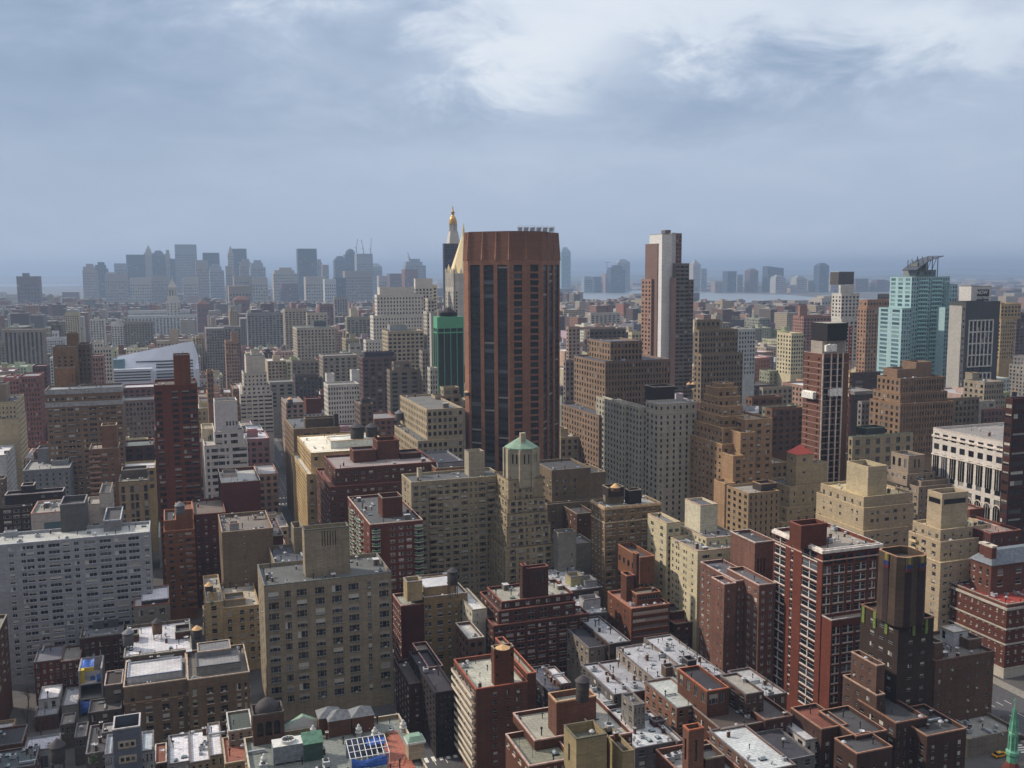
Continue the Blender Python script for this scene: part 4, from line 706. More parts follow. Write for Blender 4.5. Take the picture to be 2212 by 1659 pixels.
a=T(2172,2188,2290,862,D=405,f=P([(.04,.3),(.36,.62),(.7,.96)],ppx=21,wh=.5,tpx=12,st=3,fr=(90,60,60)),l=P([(.1,.9)],ppx=21,wh=.42,tpx=12,st=3,fr=(96,60,56)),roof=(80,50,50),cop=(90,46,44))
bld('residential_tower','dark maroon tower at the edge with long ribbon windows',[a],wall=(84,40,40),yb=1150,phrase='maroon tower',wo=True)
rr=P(9,ww=.26,ppx=17.2,wh=.45,tpx=16,st=1,sill=1,fr=(206,200,190))
a=T(2056,2176,2300,1306,D=338,f=P(8,ww=.28,ppx=17.2,wh=.45,tpx=16,st=1,sill=1,fr=(206,200,190)),l=rr,roof=(150,58,48),ph=1.3,cop=(170,156,146));b_=T(2098,2142,2260,1222,D=352,f=P(3,ww=.3,ppx=24,wh=.55,tpx=10,st=1,sill=1,fr=(206,200,190)),l=P(3,ww=.3,ppx=24,wh=.55,tpx=10,st=1,sill=1),z0=a['z1']-1.3,wall=(126,68,62),ph=.3,cop=(190,176,166))
RM=bld('club_building','red brick and limestone club house with a slate-roofed pavilion on its terrace',[a,b_],wall=(120,54,48),yb=1600,phrase='club house',wo=True)
bq=P(S((1450,1955),[(1492,22),(1592,18),(1740,18),(1812,20),(1908,24)]),ppx=24.5,wh=.4,tpx=18,st=1,ac=.35)
a=T(2013,2021,2148.5,1428,D=291,f=bq,roof=(100,96,92),cop=(120,90,80),l=P(2,ww=.4,ppx=20,wh=.6,st=1))
BQ=bld('apartment_building','brown brick apartment house with a white metal penthouse near the crosswalk',[a],wall=(108,74,56),yb=1600,phrase='brown house near the crosswalk',bulk=[T(2031,2058.8,2092,1367,on=(1397,a['z1']-1),f=P([(.4,.6)],pitch=9,wh=.3,top=.8,bot=0,st=1),l=P([(.15,.4)],pitch=9,wh=.3,top=.8,bot=0,st=1),wall=(190,196,206),roof=(170,165,160),ph=.2),T(2016,2018,2038,1390,on=(1428,a['z1']-1),f=0,dep=5),T(2088,2092,2120,1382,on=(1404,a['z1']-1),f=0,dep=6)])
a=T(2040,2092,2200,1597,h=6,f=0,dep=20,roof=(150,150,146));bld('brick_building','long low flat-roofed hall in front of the crosswalk',[a],wall=(130,118,104),yb=1659,phrase='low hall')
dd=P([(.08,.15),(.25,.32),(.45,.52),(.62,.69),(.82,.89)],ppx=25,wh=.35,tpx=22,st=1,ac=.25,fr=(150,140,130),g='deep')
W3=(64,46,39)
a=T(1860,1942,2018,1344,D=268,f=P([(.3,.42),(.66,.78)],ppx=26,wh=.3,tpx=18,st=1,ac=.2),l=P([(.26,.38),(.5,.62),(.74,.86)],ppx=26,wh=.36,tpx=20,st=1,ac=.2),roof=(80,66,54),cop=(150,110,84))
lw3=P([(.1,.2),(.4,.5),(.7,.8)],ppx=26,wh=.36,tpx=14,st=1,ac=.2);b_=T(1821,1894,1912,1502,D=262,l=lw3,f=P([(.4,.7)],ppx=26,wh=.3,st=1),wall=(88,60,50),cop=(190,160,144),roof=(80,70,66));b2=T(1839,1894,1912,1438,D=265,f=0,l=lw3,wall=(104,70,56),cop=(190,160,144),roof=(70,72,70))
c_=T(1932,1936,2003,1562,D=254,f=P(5,ww=.22,pitch=3.2,wh=.6,top=2,st=1,ac=.2,g='deep'),dep=16,wall=(80,52,43),cop=(150,110,90));d2=T(1820,1851,1928,1628,D=238,f=P(3,ww=.22,pitch=3.2,wh=.6,top=4,st=1,ac=.2,g='deep'),dep=9,wall=(78,50,42),cop=(170,130,110));d_=T(1835,1850,1916,1590,D=247,f=P(4,ww=.22,pitch=3.2,wh=.6,top=6,st=1,ac=.2,g='deep'),dep=16,wall=(78,50,42),cop=(170,130,110));e_=T(1757,1775,1831,1575,D=252,f=P(2,ww=.3,pitch=3.2,wh=.6,top=4,st=1,ac=.2,g='deep'),dep=14,wall=(82,52,44),cop=(170,130,110),roof=(120,70,58));f_=T(1998,2003,2088,1590,D=250,f=P(3,ww=.25,pitch=3.2,wh=.6,top=3,st=1,ac=.2),dep=16,wall=(78,50,42),cop=(170,130,110))
DT=bld('deco_tower','dark brown brick deco tower with coloured tile streaks and an eight-sided top',[a,b_,b2,c_,d_,d2,e_,f_],wall=W3,yb=1659,phrase='dark deco tower',wo=True,amt=1.2)
# ------------------------------------------------------------------ middle distance
def far(name,label,tiers,wall,n=None,st=0,yb=None,pp=None,roof=(130,130,132),cop=None,gl='dark',bulk=(),ww=.54,wh=.58,amt=.6,cat='building',tp=6,sidewin=True,rib=0):
    """tiers: (xl, xc, xr, y, D[, dep]) from the lowest to the highest"""
    ts=[];z=0
    for i,q in enumerate(tiers):
        D=q[4];m_w=(q[2]-q[1])*D/FOC/cT;k=n[i]if isinstance(n,(list,tuple))else(n or max(2,int(m_w/3.9)))
        p_=P(k,ww=ww,wh=wh,ppx=(pp or 3.5*FOC/D),tpx=tp,g=gl,st=st,pier=(k if rib else 0),sill=1-rib if D<700 else 0)if k else 0
        lp=None if sidewin else 0
        t=T(q[0],q[1],q[2],q[3],D=D,side='R' if(q[2]<366 and q[0]!=q[1])else 'L',dep=(q[5]if len(q)>5 else None)or(24 if q[0]==q[1]else None),f=p_,l=lp,z0=z,roof=roof);z=t['z1']-.8;ts.append(t)
    bk=[]
    for q in bulk:bk.append(T(q[0],q[1],q[2],q[3],on=(q[4],ts[q[7]if len(q)>7 else-1]['z1']-1),f=0,l=0,wall=q[5],dep=q[6]))
    return bld(name,label,ts,wall=wall,yb=yb,phrase=label,cop=cop or tuple(min(255,int(c*1.12))for c in wall),bulk=bk,amt=amt,wo=False,clutter=.6,cat=cat)
OB='office_building';RTW='residential_tower'
far(OB,'beige loft building with a sunny flank of windows left of the brown octagonal tower',[(852,902,1000,953,505),(863.6,922,1000,885,512)],(176,158,126),yb=1010,ww=.6,wh=.6,roof=(110,110,108),n=[9,7])
far(OB,'pale corner building with a small roof turret behind the beige loft',[(931,940,995,856,560),(950,958,992,838,565)],(168,152,128),yb=885)
far(OB,'brick and terracotta building with orange string courses',[(790,808,859,905,640)],(150,96,78),yb=985,cop=(190,110,80),ww=.6)
far(OB,'narrow building with a bright cream flank and dark brick front',[(765,778,806,873,600)],(120,100,90),yb=960,bulk=[(780,782,800,862,873,(70,66,70),6)])
far(OB,'white gridded loft building with pinkish flank',[(699,708,776,832,715)],(206,200,192),yb=912,n=12,ww=.5,wh=.55,bulk=[(704,706,722,808,826,(210,210,212),8),(760,760,776,800,826,(205,205,208),8)])
far(OB,'purple-brown brick building with lilac string courses',[(774,783,856,772,800)],(112,80,78),yb=905,n=5,ww=.6,cop=(110,90,120),bulk=[(786,788,852,762,772,(60,52,58),10)])
far(OB,'grey loft building with three tall arched bays',[(689,697,772,769,940)],(160,150,136),yb=838,n=6,ww=.5)
far(OB,'blank-walled brown building with ragged setbacks',[(835,842,905,800,760),(846,850,888,782,765)],(134,118,102),yb=880,n=[3,2])
far(OB,'pinkish loft building with a sunlit flank near the avenue',[(607,618,656,870,700)],(170,140,126),yb=925)
far(OB,'dark red roof tower with a white flank above brown cornices',[(648,656,712,912,600),(656,661,694,862,640)],(120,56,46),yb=920,n=[4,0])
far(OB,'grey arched loft building with a dark roof',[(627,631,688,780,900)],(140,128,114),yb=812,n=6)
far(OB,'squat dark brick block with bulky roof plant',[(634,637,688,811,820)],(96,84,82),yb=850,n=6)
far(OB,'long grey garage-like block with a slanted parapet',[(578,583,634,826,860)],(150,144,134),yb=855,n=3)
far(OB,'cream office block with a green copper cornice and tall paired windows',[(632,641,723,708,1100)],(186,172,152),yb=770,n=11,cop=(110,150,140),ww=.5,wh=.62,bulk=[(676,678,704,694,706,(90,96,104),12)])
far(OB,'hazy grey-blue loft block with a flagged cornice',[(534,534,611,677,1500)],(140,140,142),yb=745,n=10)
far(OB,'hazy beige loft block with a dark mansard',[(611,615,661,668,1450)],(176,160,138),yb=752,n=6)
far(OB,'hazy cream loft block with a light attic',[(661,663,707,676,1400)],(196,184,160),yb=710,n=5)
far(OB,'hazy olive loft with cream tank house',[(745,749,800,686,1450)],(150,146,124),yb=725,n=6,bulk=[(757,758,772,667,686,(196,184,150),14)])
far(OB,'hazy grey tower beyond the olive loft',[(720,722,750,642,2100)],(160,156,150),yb=680,n=5)
far(OB,'reddish hazy brick block behind lofts',[(690,690,720,658,1900)],(146,96,86),yb=670,n=4)
far(OB,'small white belvedere house on a green-rimmed block',[(734,741,790,762,1000),(753,755,780,744,1010)],(170,166,156),yb=790,n=[6,2],cop=(120,160,140))
far(OB,'white brick ziggurat apartment tower with deep punched windows',[(785,790,930,735,940),(799,806,930,682,945),(809,814,915,637,950),(815,820,895,621,955)],(216,210,202),yb=765,n=[22,20,15,0],ww=.42,wh=.55,amt=.3,pp=8.0)
far(OB,'white slab tower rising behind the ziggurat',[(894,897,934,602,975)],(212,206,200),yb=680,n=5,amt=.3,tp=22)
far(OB,'sandy blank-sided tower next to the white slab',[(925,925,944,616,1010,14)],(196,184,156),yb=660,n=0,amt=.3)
far(OB,'beige block with a tan cornice and glass roof huts',[(825,838,915,716,850)],(184,166,136),yb=790,n=8,ww=.62,wh=.55,bulk=[(840,842,880,702,715,(150,160,166),10)])
far(OB,'slender pale gothic tower with a stepped head',[(914,922,944,673,870),(918,924,938,645,880)],(190,180,168),yb=765,n=[3,2])
far(OB,'grey narrow tower in the gap left of the green tower',[(905,912,938,758,760)],(150,138,124),yb=850,n=4)
far(OB,'white-gridded narrow facade beside the green tower base',[(923,929,945,795,660)],(190,184,172),yb=850,n=3)
far(OB,'grey-tan setback tower with blue glazed cresting',[(1213,1293,1330,897,545),(1240,1307,1448,781,560),(1272,1318,1387,738,572)],(148,118,92),yb=1010,n=[6,22,9],ww=.5,wh=.6,cop=(96,110,140),pp=13.0,roof=(90,90,96),rib=1)
far(OB,'cream loft row seen past the setback tower',[(1357,1365,1410,718,900)],(206,190,150),yb=745,n=6,ww=.6)
far(OB,'pale pink loft with a white flank beyond the octagonal tower',[(1223,1228,1253,706,900),(1253,1255,1330,712,905)],(176,146,130),yb=790,n=[3,8])
far(OB,'grey blank flank in the shade of the octagonal tower',[(1217,1222,1240,778,690)],(140,126,122),yb=860,n=0)
far('hotel','grey stone hotel wing with arched cornice, first of three',[(1320,1344,1358,872,520,34)],(186,180,164),yb=1030,n=2,pp=12.6,cat='hotel',ww=.3)
far('hotel','grey stone hotel wing in the middle with garlanded cornice',[(1357,1380,1398,880,508,34)],(186,180,164),yb=1060,n=2,pp=12.6,cat='hotel',ww=.3)
far('hotel','grey stone hotel front block with arched top windows and stone urns',[(1395,1422,1505,893,495),(1395,1422,1505,873,496)],(182,174,158),yb=1110,n=[6,6],pp=12.6,cat='hotel',ww=.3,bulk=[(1405,1412,1458,836,866,(62,48,46),10)])
far(OB,'wide brown setback office block beside the thin white slab',[(1499,1515,1605,765,650),(1499,1510,1594,713,660),(1500,1505,1556,691,668)],(134,114,90),yb=870,n=[14,14,5],pp=12,ww=.55)
far(OB,'white-grey gridded loft behind the brown setback block',[(1584,1590,1632,712,770)],(196,198,202),yb=790,n=7)
far(OB,'dark mixed loft row under cranes',[(1268,1274,1352,712,800)],(110,100,96),yb=735,n=8)
far(OB,'cream office block with blue-grey front near the netted construction tower',[(1679,1710,1736,720,850)],(206,192,150),yb=790,n=5,ww=.6)
far(RTW,'pinkish brick apartment tower behind the cream office block',[(1713,1736,1800,683,1050),(1724,1728,1744,660,1055)],(168,116,104),yb=760,n=[9,0])
far(RTW,'white concrete apartment tower with curved top and dark roof box',[(1796,1818,1862,690,930),(1797,1818,1857,634,940),(1812,1816,1845,616,945)],(206,204,196),yb=760,n=[5,5,0],bulk=[(1809,1811,1845,587,615,(90,84,82),14)])
far(RTW,'warm brick apartment tower with sunlit edges and a drum roof',[(1853,1872,1944,665,850),(1856,1874,1935,648,855)],(170,122,92),yb=785,n=[12,10],ww=.5)
far(OB,'dark glass sliver beside the drum-roofed tower',[(1925,1928,1945,636,900)],(60,62,74),yb=660,n=3)
far(RTW,'yellowish brick apartment tower at the far edge',[(2160,2163,2192,690,890),(2160,2163,2206,656,900)],(186,152,96),yb=755,n=[6,6])
far(RTW,'brown slab beyond the yellowish tower',[(2195,2197,2240,676,1000)],(112,86,78),yb=745,n=5)
far(OB,'grey-tan industrial loft with stair hutches and roof pipes',[(2082,2127,2169,826,600)],(160,144,122),yb=875,n=8,ww=.55,wh=.55,bulk=[(2098,2100,2116,806,822,(150,140,120),6)])
far(OB,'brown vertical-ribbed office block stepping up in three tiers',[(1879,1944,2060,873,540),(1886,1944,2046,850,548),(1895,1944,2040,818,555)],(148,112,82),yb=965,n=[20,19,17],pp=13.5,ww=.5,wh=.6,bulk=[(1925,1938,1985,798,817,(146,110,82),12),(1963,1978,2013,783,815,(140,106,80),12)],rib=1)
far(OB,'drab lower wing with copper trims right of the ribbed office block',[(2040,2046,2116,862,570)],(132,116,92),yb=910,n=8)
far(OB,'classical beige hall with stone pilasters and a green roof edge',[(1833,1842,1973,945,505)],(158,140,108),yb=1010,n=6,pp=20,ww=.4,wh=.6,cop=(130,150,130),bulk=[(1866,1870,1912,925,942,(60,70,70),8)])
far(OB,'reddish brick loft near the white arcaded block',[(2120,2126,2174,885,560)],(126,84,76),yb=925,n=6,ww=.5)
far(OB,'light stucco roof house with a small blue pyramid',[(2095,2102,2150,868,580)],(170,164,150),yb=885,n=3)
far(OB,'dark brick loft flank behind the orange ziggurat',[(1653,1668,1736,884,570),(1610,1625,1690,860,590)],(122,84,62),yb=960,n=[5,4])
far(OB,'light painted loft behind the dark brick loft',[(1640,1648,1712,838,640)],(166,150,132),yb=875,n=6)
far(OB,'grey brick loft right of the netted construction tower',[(1915-62,1862,1918,868,600),(1912-70,1846,1890,846,640)],(140,134,130),yb=930,n=[7,5],ww=.6)
far(OB,'dark gabled warehouse with a lit white dormer',[(1836,1842,1902,806,700)],(84,66,64),yb=850,n=2)
far(OB,'cream gabled loft in front of the warm brick tower',[(1800,1806,1835,858,620)],(170,154,130),yb=900,n=4)
far('apartment_building','beige apartment house with a gabled parapet and arched attic windows',[(1570,1617,1684,1066,430)],(164,132,96),yb=1170,n=6,pp=14,ww=.3,roof=(150,146,140),bulk=[(1640,1644,1678,1046,1062,(70,56,56),7)])
far(OB,'hazy white gabled warehouse by the river side lofts',[(1270,1276,1340,676,1700)],(190,180,166),yb=700,n=7)
far(OB,'long hazy white loft block under the clock tower',[(275,275,425,683,2200,60)],(206,206,206),yb=722,n=20,wh=.7)
far(OB,'upper white attic block under the clock tower',[(277,277,410,672,2260,50)],(200,200,202),yb=685,n=0)
far(OB,'brown glass-fronted block behind the silver wedge',[(268,268,330,696,1500,30)],(140,132,116),yb=745,n=10)
far(OB,'white mid-rise with ladder windows left of the brown glass block',[(240,240,270,700,1500,30),(250,250,263,690,1505,10)],(206,206,208),yb=745,n=[5,0])
far('hospital','wide concrete block with deep vertical fins',[(8,8,92,713,1150,30)],(150,132,112),yb=780,n=9,ww=.5,wh=.99,cat='hospital',gl='navy')
far(OB,'white stepped apartment house beyond the banded brown tower',[(93,140,142,730,1350,30),(112,124,126,716,1355,20)],(200,200,204),yb=755,n=[10,2])
far(RTW,'slim cream tower with vertical window strips far to the east',[(140,170,173,676,1600,22)],(196,176,130),yb=745,n=6,ww=.5)
far(RTW,'pink brick tower right behind the brown banded tower',[(194,222,226,768,720,20)],(166,116,106),yb=830,n=5)
far(OB,'cream stepped building between pink tower and silver wedge',[(203,240,244,750,860,22),(203,222,224,738,865,14)],(206,198,186),yb=790,n=[6,3])
far('apartment_building','pink brick housing block with terraces on the far left',[(6,40,58,818,720,30),(6,28,30,815,722,18)],(176,104,96),yb=900,n=[5,3])
far('apartment_building','tall pink brick slab along the canyon street',[(40,84,97,812,700,30)],(160,90,88),yb=960,n=7)
far('apartment_building','maroon brick housing block with round roof tank',[(70,100,103,790,800,20)],(126,70,70),yb=830,n=5)
far('apartment_building','brown flat block right of the deep red tower',[(426,503,503,840,640,30)],(156,116,86),yb=880,n=9,st=0)
far('apartment_building','plain brown stair tower behind the deep red tower',[(421,447,447,802,660,14)],(150,108,78),yb=845,n=0)
far('apartment_building','cinnamon brick apartment tower at the canyon with balconies',[(487,487,516,737,960,20),(499,499,513,719,965,8)],(168,124,100),yb=835,n=[5,0])
far(OB,'tall shadowy loft wall on the canyon side',[(430,445,485,710,1250,60)],(140,128,126),yb=800,n=7)
far(OB,'pale loft with a bright tank house beyond the cinnamon tower',[(478,478,520,706,1300,30)],(150,146,142),yb=740,n=6)
far(OB,'beige department building with a clock-like roof house behind the silver wedge',[(338,338,416,737,1250,30),(365,365,385,713,1255,16)],(196,170,138),yb=762,n=[10,0])
far(OB,'low red block with pale roofs in front of the silver wedge',[(265,265,340,838,760,26)],(134,84,80),yb=880,n=6,roof=(190,190,196))
far('apartment_building','brick apartment block with clustered windows below the silver wedge',[(262,262,332,866,700,24)],(130,106,100),yb=940,n=9)
far('brick_building','red brick church-side school with a long slate roof',[(268,268,332,965,560,22)],(104,60,58),yb=1000,n=3,roof=(110,118,120))
far('brick_building','low building with a snowy roof garden between brown and deep red towers',[(268,268,335,1050-35,500,22)],(176,150,100),yb=1030,n=4,roof=(206,206,210))
# ------------------------------------------------------------------ special buildings
def pt_at(px,py,D):u,v,z=at_D(px,py,D);return u,v,z
def hero(xmin,xmax,yt,yb,D):HEROES.append((xmin,xmax,yt,yb,D))
def foot(u,v,r):FOOT.append((u-r,u+r,v-r,v+r))
def rect(cx,cy,wx,wy):return[(cx-wx/2,cy-wy/2),(cx+wx/2,cy-wy/2),(cx+wx/2,cy+wy/2),(cx-wx/2,cy+wy/2)]
def ngon(cx,cy,r,n,ph=.5):return[(cx+r*math.cos(2*math.pi*(i+ph)/n),cy+r*math.sin(2*math.pi*(i+ph)/n))for i in range(n)]
# --- brown octagonal tower, set at an angle to the streets
D0=510.0;u,v,z_top=pt_at(1100,499,D0);z_mid=pt_at(1100,572,D0)[2]
rt=root('office_tower',u,v,0,'tall brown brick octagonal office tower with dark window strips between ribs','office tower',rz=-TH)
mw=wall_m((158,98,70),amt=.6);mwd=wall_m((138,84,62),amt=.6);mg=glass_m('navy');mgd=glass_m('deep');msp=plain_m("dark_spandrel",(44,38,40),.6)
def v2(a,l):return(math.cos(a)*l,math.sin(a)*l)
P1=(0.0,0.0);a_=R(24)
P0=(P1[0]-24.2*math.cos(a_),P1[1]+24.2*math.sin(a_));Pm=(P0[0]-7.0*math.cos(R(69)),P0[1]+7.0*math.sin(R(69)))
P2=(P1[0]+18.6*math.cos(R(21)),P1[1]+18.6*math.sin(R(21)));P3=(P2[0]+25.5*math.cos(R(66)),P2[1]+25.5*math.sin(R(66)))
P4=(P3[0]-9*math.cos(R(69)),P3[1]+9*math.sin(R(69)));P5=(P4[0]-24*math.cos(a_),P4[1]+24*math.sin(a_));P6=(Pm[0]+24*math.cos(R(66)),Pm[1]+24*math.sin(R(66)))
ring=[P0,P1,P2,P3,P4,P5,P6,Pm]
cx=sum(p[0]for p in ring)/8;cy=sum(p[1]for p in ring)/8
mb=MB();winsP=[]
def sub(A,B,a,b):return((A[0]+(B[0]-A[0])*a,A[1]+(B[1]-A[1])*a),(A[0]+(B[0]-A[0])*b,A[1]+(B[1]-A[1])*b))
def nrm(A,B):dx,dy=B[0]-A[0],B[1]-A[1];l=math.hypot(dx,dy);return(dy/l,-dx/l)
def off(p,n,d):return(p[0]+n[0]*d,p[1]+n[1]*d)
fl=3.62;zlow=12
def bay(A,B,a,b,rec=.7,kind='strip'):
    (p,q)=sub(A,B,a,b);n=nrm(A,B);p2,q2=off(p,n,-rec),off(q,n,-rec)
    mb.poly([(*p,0),(*p2,0),(*p2,z_mid),(*p,z_mid)],mw);mb.poly([(*q2,0),(*q,0),(*q,z_mid),(*q2,z_mid)],mw)
    mb.poly([(*p2,z_mid),(*q2,z_mid),(*q,z_mid),(*p,z_mid)],mw)
    zt=z_mid-.8;zz=zt;hw_=.58 if kind=='strip' else .74
    mb.poly([(*p2,z_mid-.8),(*q2,z_mid-.8),(*q2,z_mid),(*p2,z_mid)],msp)
    while zz>14:
        zw=zz-fl*hw_
        if kind=='strip':
            mb.poly([(*p2,zw),(*q2,zw),(*q2,zz),(*p2,zz)],mg)
            mb.poly([(*p2,zz-fl),(*q2,zz-fl),(*q2,zw),(*p2,zw)],msp);lw=math.dist(p,q)
            winsP.append(((p2[0]+q2[0])/2+n[0]*.06,(p2[1]+q2[1])/2+n[1]*.06,(zz+zw)/2,math.atan2(q[1]-p[1],q[0]-p[0]),lw,fl*.58,'navy'))
        else:
            pa,qa=off(p,n,-.35),off(q,n,-.35)
            mb.poly([(*p2,zw),(*q2,zw),(*q2,zz),(*p2,zz)],mgd)
            mb.poly([(*p,zz-fl),(*q,zz-fl),(*q,zw-.0),(*p,zw)],mw);mb.poly([(*p,zw),(*q,zw),(*q2,zw),(*p2,zw)],mw);mb.poly([(*q,zz),(*p,zz),(*p2,zz),(*q2,zz)],mw)
            winsP.append(((p2[0]+q2[0])/2+n[0]*.06,(p2[1]+q2[1])/2+n[1]*.06,(zz+zw)/2,math.atan2(q[1]-p[1],q[0]-p[0]),math.dist(p,q),fl*.74,'deep'))
        zz-=fl
    mb.poly([(*p2,0),(*q2,0),(*q2,zz),(*p2,zz)],msp)
def solid(A,B,a,b,z0=0,z1=None,mt=None):
    p,q=sub(A,B,a,b);z1=z1 or z_mid;mb.poly([(*p,z0),(*q,z0),(*q,z1),(*p,z1)],mt or mw)
def face(A,B,spec):
    c=0
    for(a,b,kd)in spec:solid(A,B,c,a);bay(A,B,a,b,kind=kd);c=b
    solid(A,B,c,1)
strip3=[(.05,.29,'strip'),(.38,.62,'strip'),(.71,.95,'strip')]
face(P0,P1,strip3);face(P1,P2,[(.13,.38,'w'),(.63,.88,'w')]);face(P2,P3,strip3);face(P5,P6,strip3);face(P6,Pm,strip3)
solid(Pm,P0,0,1);solid(P3,P4,0,1);solid(P4,P5,0,1)
k=.96;topr=[(cx+(p[0]-cx)*k,cy+(p[1]-cy)*k)for p in ring]
zb1=z_mid+2.4
mb.prism(ring,z_mid,ring,zb1,mw,cap=False)
mb.prism(ring,zb1,topr,z_top,mwd,cap=plain_m("dark_roof_edge",(50,46,46),.8))
for i in range(8):
    A,B=ring[i],ring[(i+1)%8];A2,B2=topr[i],topr[(i+1)%8];n=nrm(A,B);L=math.dist(A,B)
    ts=(.0,.35,.68,1.0)if L>20 else(0,.5,1.0)
    for t in ts:
        p=sub(A,B,t,t)[0];q=sub(A2,B2,t,t)[0];w_=1.0/L;pa,pb=sub(A,B,max(0,t-w_),min(1,t+w_));qa,qb=sub(A2,B2,max(0,t-w_*.35),min(1,t+w_*.35))
        e0=.9
        a0,b0,a1,b1=off(pa,n,.02),off(pb,n,.02),off(qa,n,.02),off(qb,n,.02);m0,m1=off(p,n,.5),off(q,n,.4)
        mb.poly([(*a0,zb1),(*m0,zb1),(*m1,z_top+.05),(*a1,z_top+.05)],mw);mb.poly([(*m0,zb1),(*b0,zb1),(*b1,z_top+.05),(*m1,z_top+.05)],mw)
        mb.poly([(*a0,zb1),(*b0,zb1),(*m0,zb1)],mw)
mb.build('wall',rt)
rfm=MB();rfm.poly([(p[0],p[1],z_top+.12)for p in[(cx+(q[0]-cx)*.93,cy+(q[1]-cy)*.93)for q in ring]],roof_m((90,86,84)));rfm.build('roof',rt)
OCT=rt
PARKW=(rt,winsP)
fan=MB();fan.lathe(0,0,[(1.3,0),(1.3,1.7),(1.5,1.9),(1.5,2.2)],plain_m("galvanised",(170,176,184),.5,.3),12);fan.build
fanme=fan.mesh('cooling_fan')
for i in range(6):
    th=root('cooling_fan',0,0,0,'steel cooling fan in the row on the brown octagonal tower','cooling fan','cooling fans on the octagonal tower');th.location=W(u,v,0)+Vector((5.5+i*3.4,11+i*.8,z_top+.13));child('fan_drum',fanme,th);mb2=MB();mb2.bar((-1.4,-1.2,2.9),(1.4,-1.2,2.9),.12,plain_m("galvanised",(170,176,184),.5,.3));mb2.bar((-1.35,-1.2,0),(-1.35,-1.2,2.9),.12,plain_m("galvanised",(170,176,184),.5,.3));mb2.bar((1.35,-1.2,0),(1.35,-1.2,2.9),.12,plain_m("galvanised",(170,176,184),.5,.3));mb2.build('fan_guard',th)
hero(990,1216,498,1050,500);foot(u+8,v+22,34)
# --- clock-tower spire with the golden lantern, black glass tower, gold pyramid
st_w=wall_m((206,200,190),amt=.4);gold=plain_m("gold_leaf",(190,150,76),.4,.5,.1);gold2=plain_m("gilded_tiles",(226,206,162),.5,.1,.1)
u,v,z0_=pt_at(979,523,1350);s=1350/FOC
rt=root('clock_tower',u,v,0,'white marble tower with a slender golden lantern spire','tower')
mb=MB();hw=17
mb.prism(rect(0,0,19,19),0,rect(0,0,19,19),z0_-4,st_w);mb.prism(rect(0,0,16,16),z0_-4,rect(0,0,10.5,10.5),z0_+22.5*s,st_w)
mb.build('wall',rt)
mb=MB();zb=z0_+22*s;mb.prism(ngon(0,0,4.9,8),zb,ngon(0,0,4.4,8),zb+16*s,st_w)
for i in range(8):q=ngon(0,0,4.9,8)[i];mb.prism(rect(q[0],q[1],1.2,1.2),zb,rect(q[0],q[1],1.2,1.2),zb+16*s,st_w)
mb.build('belfry',rt)
mb=MB();z2=zb+16*s
mb.lathe(0,0,[(5.6,z2-.5),(5.6,z2+1),(5.2,z2+5),(4.2,z2+8.5),(2.4,z2+11),(2.0,z2+11.2),(2.0,z2+15),(2.8,z2+15.4),(1.6,z2+17.5),(.7,z2+20),(.9,z2+22),(.25,z2+24),(.1,z2+27)],gold,14);mb.build('gold_cupola',rt,True)
hero(966,992,465,530,1350);foot(u,v,20)
far(OB,'black glass tower squeezed in front of the white marble spire',[(956,959,990,526,1250)],(70,76,90),yb=600,n=8,ww=.8,wh=.7,gl='navy',amt=.2)
u,v,zb=pt_at(1002,590,980);s=980/FOC
rt=root('gothic_tower',u,v,0,'pale gothic tower with a steep golden pyramid roof','tower')
mb=MB();w_=34*2*s*.92
mb.prism(rect(0,0,w_*1.02,w_*1.02),0,rect(0,0,w_*1.02,w_*1.02),zb-14,st_w);mb.prism(rect(0,0,w_*.98,w_*.98),zb-14,rect(0,0,w_*.98,w_*.98),zb,st_w)
for sx in(-1,-.5,0,.5,1):
    for(x,y)in((sx,-1),(-1,sx)):
        mb.prism(rect(x*w_*.5,y*w_*.5,1.3,1.3),20,rect(x*w_*.5,y*w_*.5,1.3,1.3),zb+2.5,st_w);mb.prism(rect(x*w_*.5,y*w_*.5,1.5,1.5),zb+2.5,rect(x*w_*.5,y*w_*.5,.1,.1),zb+5.5,st_w)
for k_ in range(30):
    for q in range(6):
        x=-w_/2+w_*(q+.5)/6;z=zb-18-k_*3.6
        mb.box(x-.7,x+.7,-w_*.51-.12,-w_*.51+.5,z-1.9,z,glass_m('dark'),skip='b');mb.box(-w_*.51-.12,-w_*.51+.5,x-.7,x+.7,z-1.9,z,glass_m('dark'),skip='r')
mb.build('wall',rt)
mb=MB();mb.prism(ngon(0,0,w_*.50,8),zb,ngon(0,0,1.6,8),zb+62*s*1.28,gold2)
for sx,sy in((-1,-1),(1,-1),(-1,1),(1,1)):mb.prism(rect(sx*w_*.42,sy*w_*.42,3.5,3.5),zb+.1,rect(sx*w_*.42,sy*w_*.42,.2,.2),zb+9,gold2)
mb.prism(ngon(0,0,1.8,8),zb+62*s*1.26,ngon(0,0,1.2,8),zb+62*s*1.26+6,gold2);mb.prism(ngon(0,0,1.4,8),zb+62*s*1.26+6,ngon(0,0,.1,8),zb+62*s*1.26+13,gold2);mb.build('gold_roof',rt)
hero(950,1000,500,760,960);foot(u,v,20)
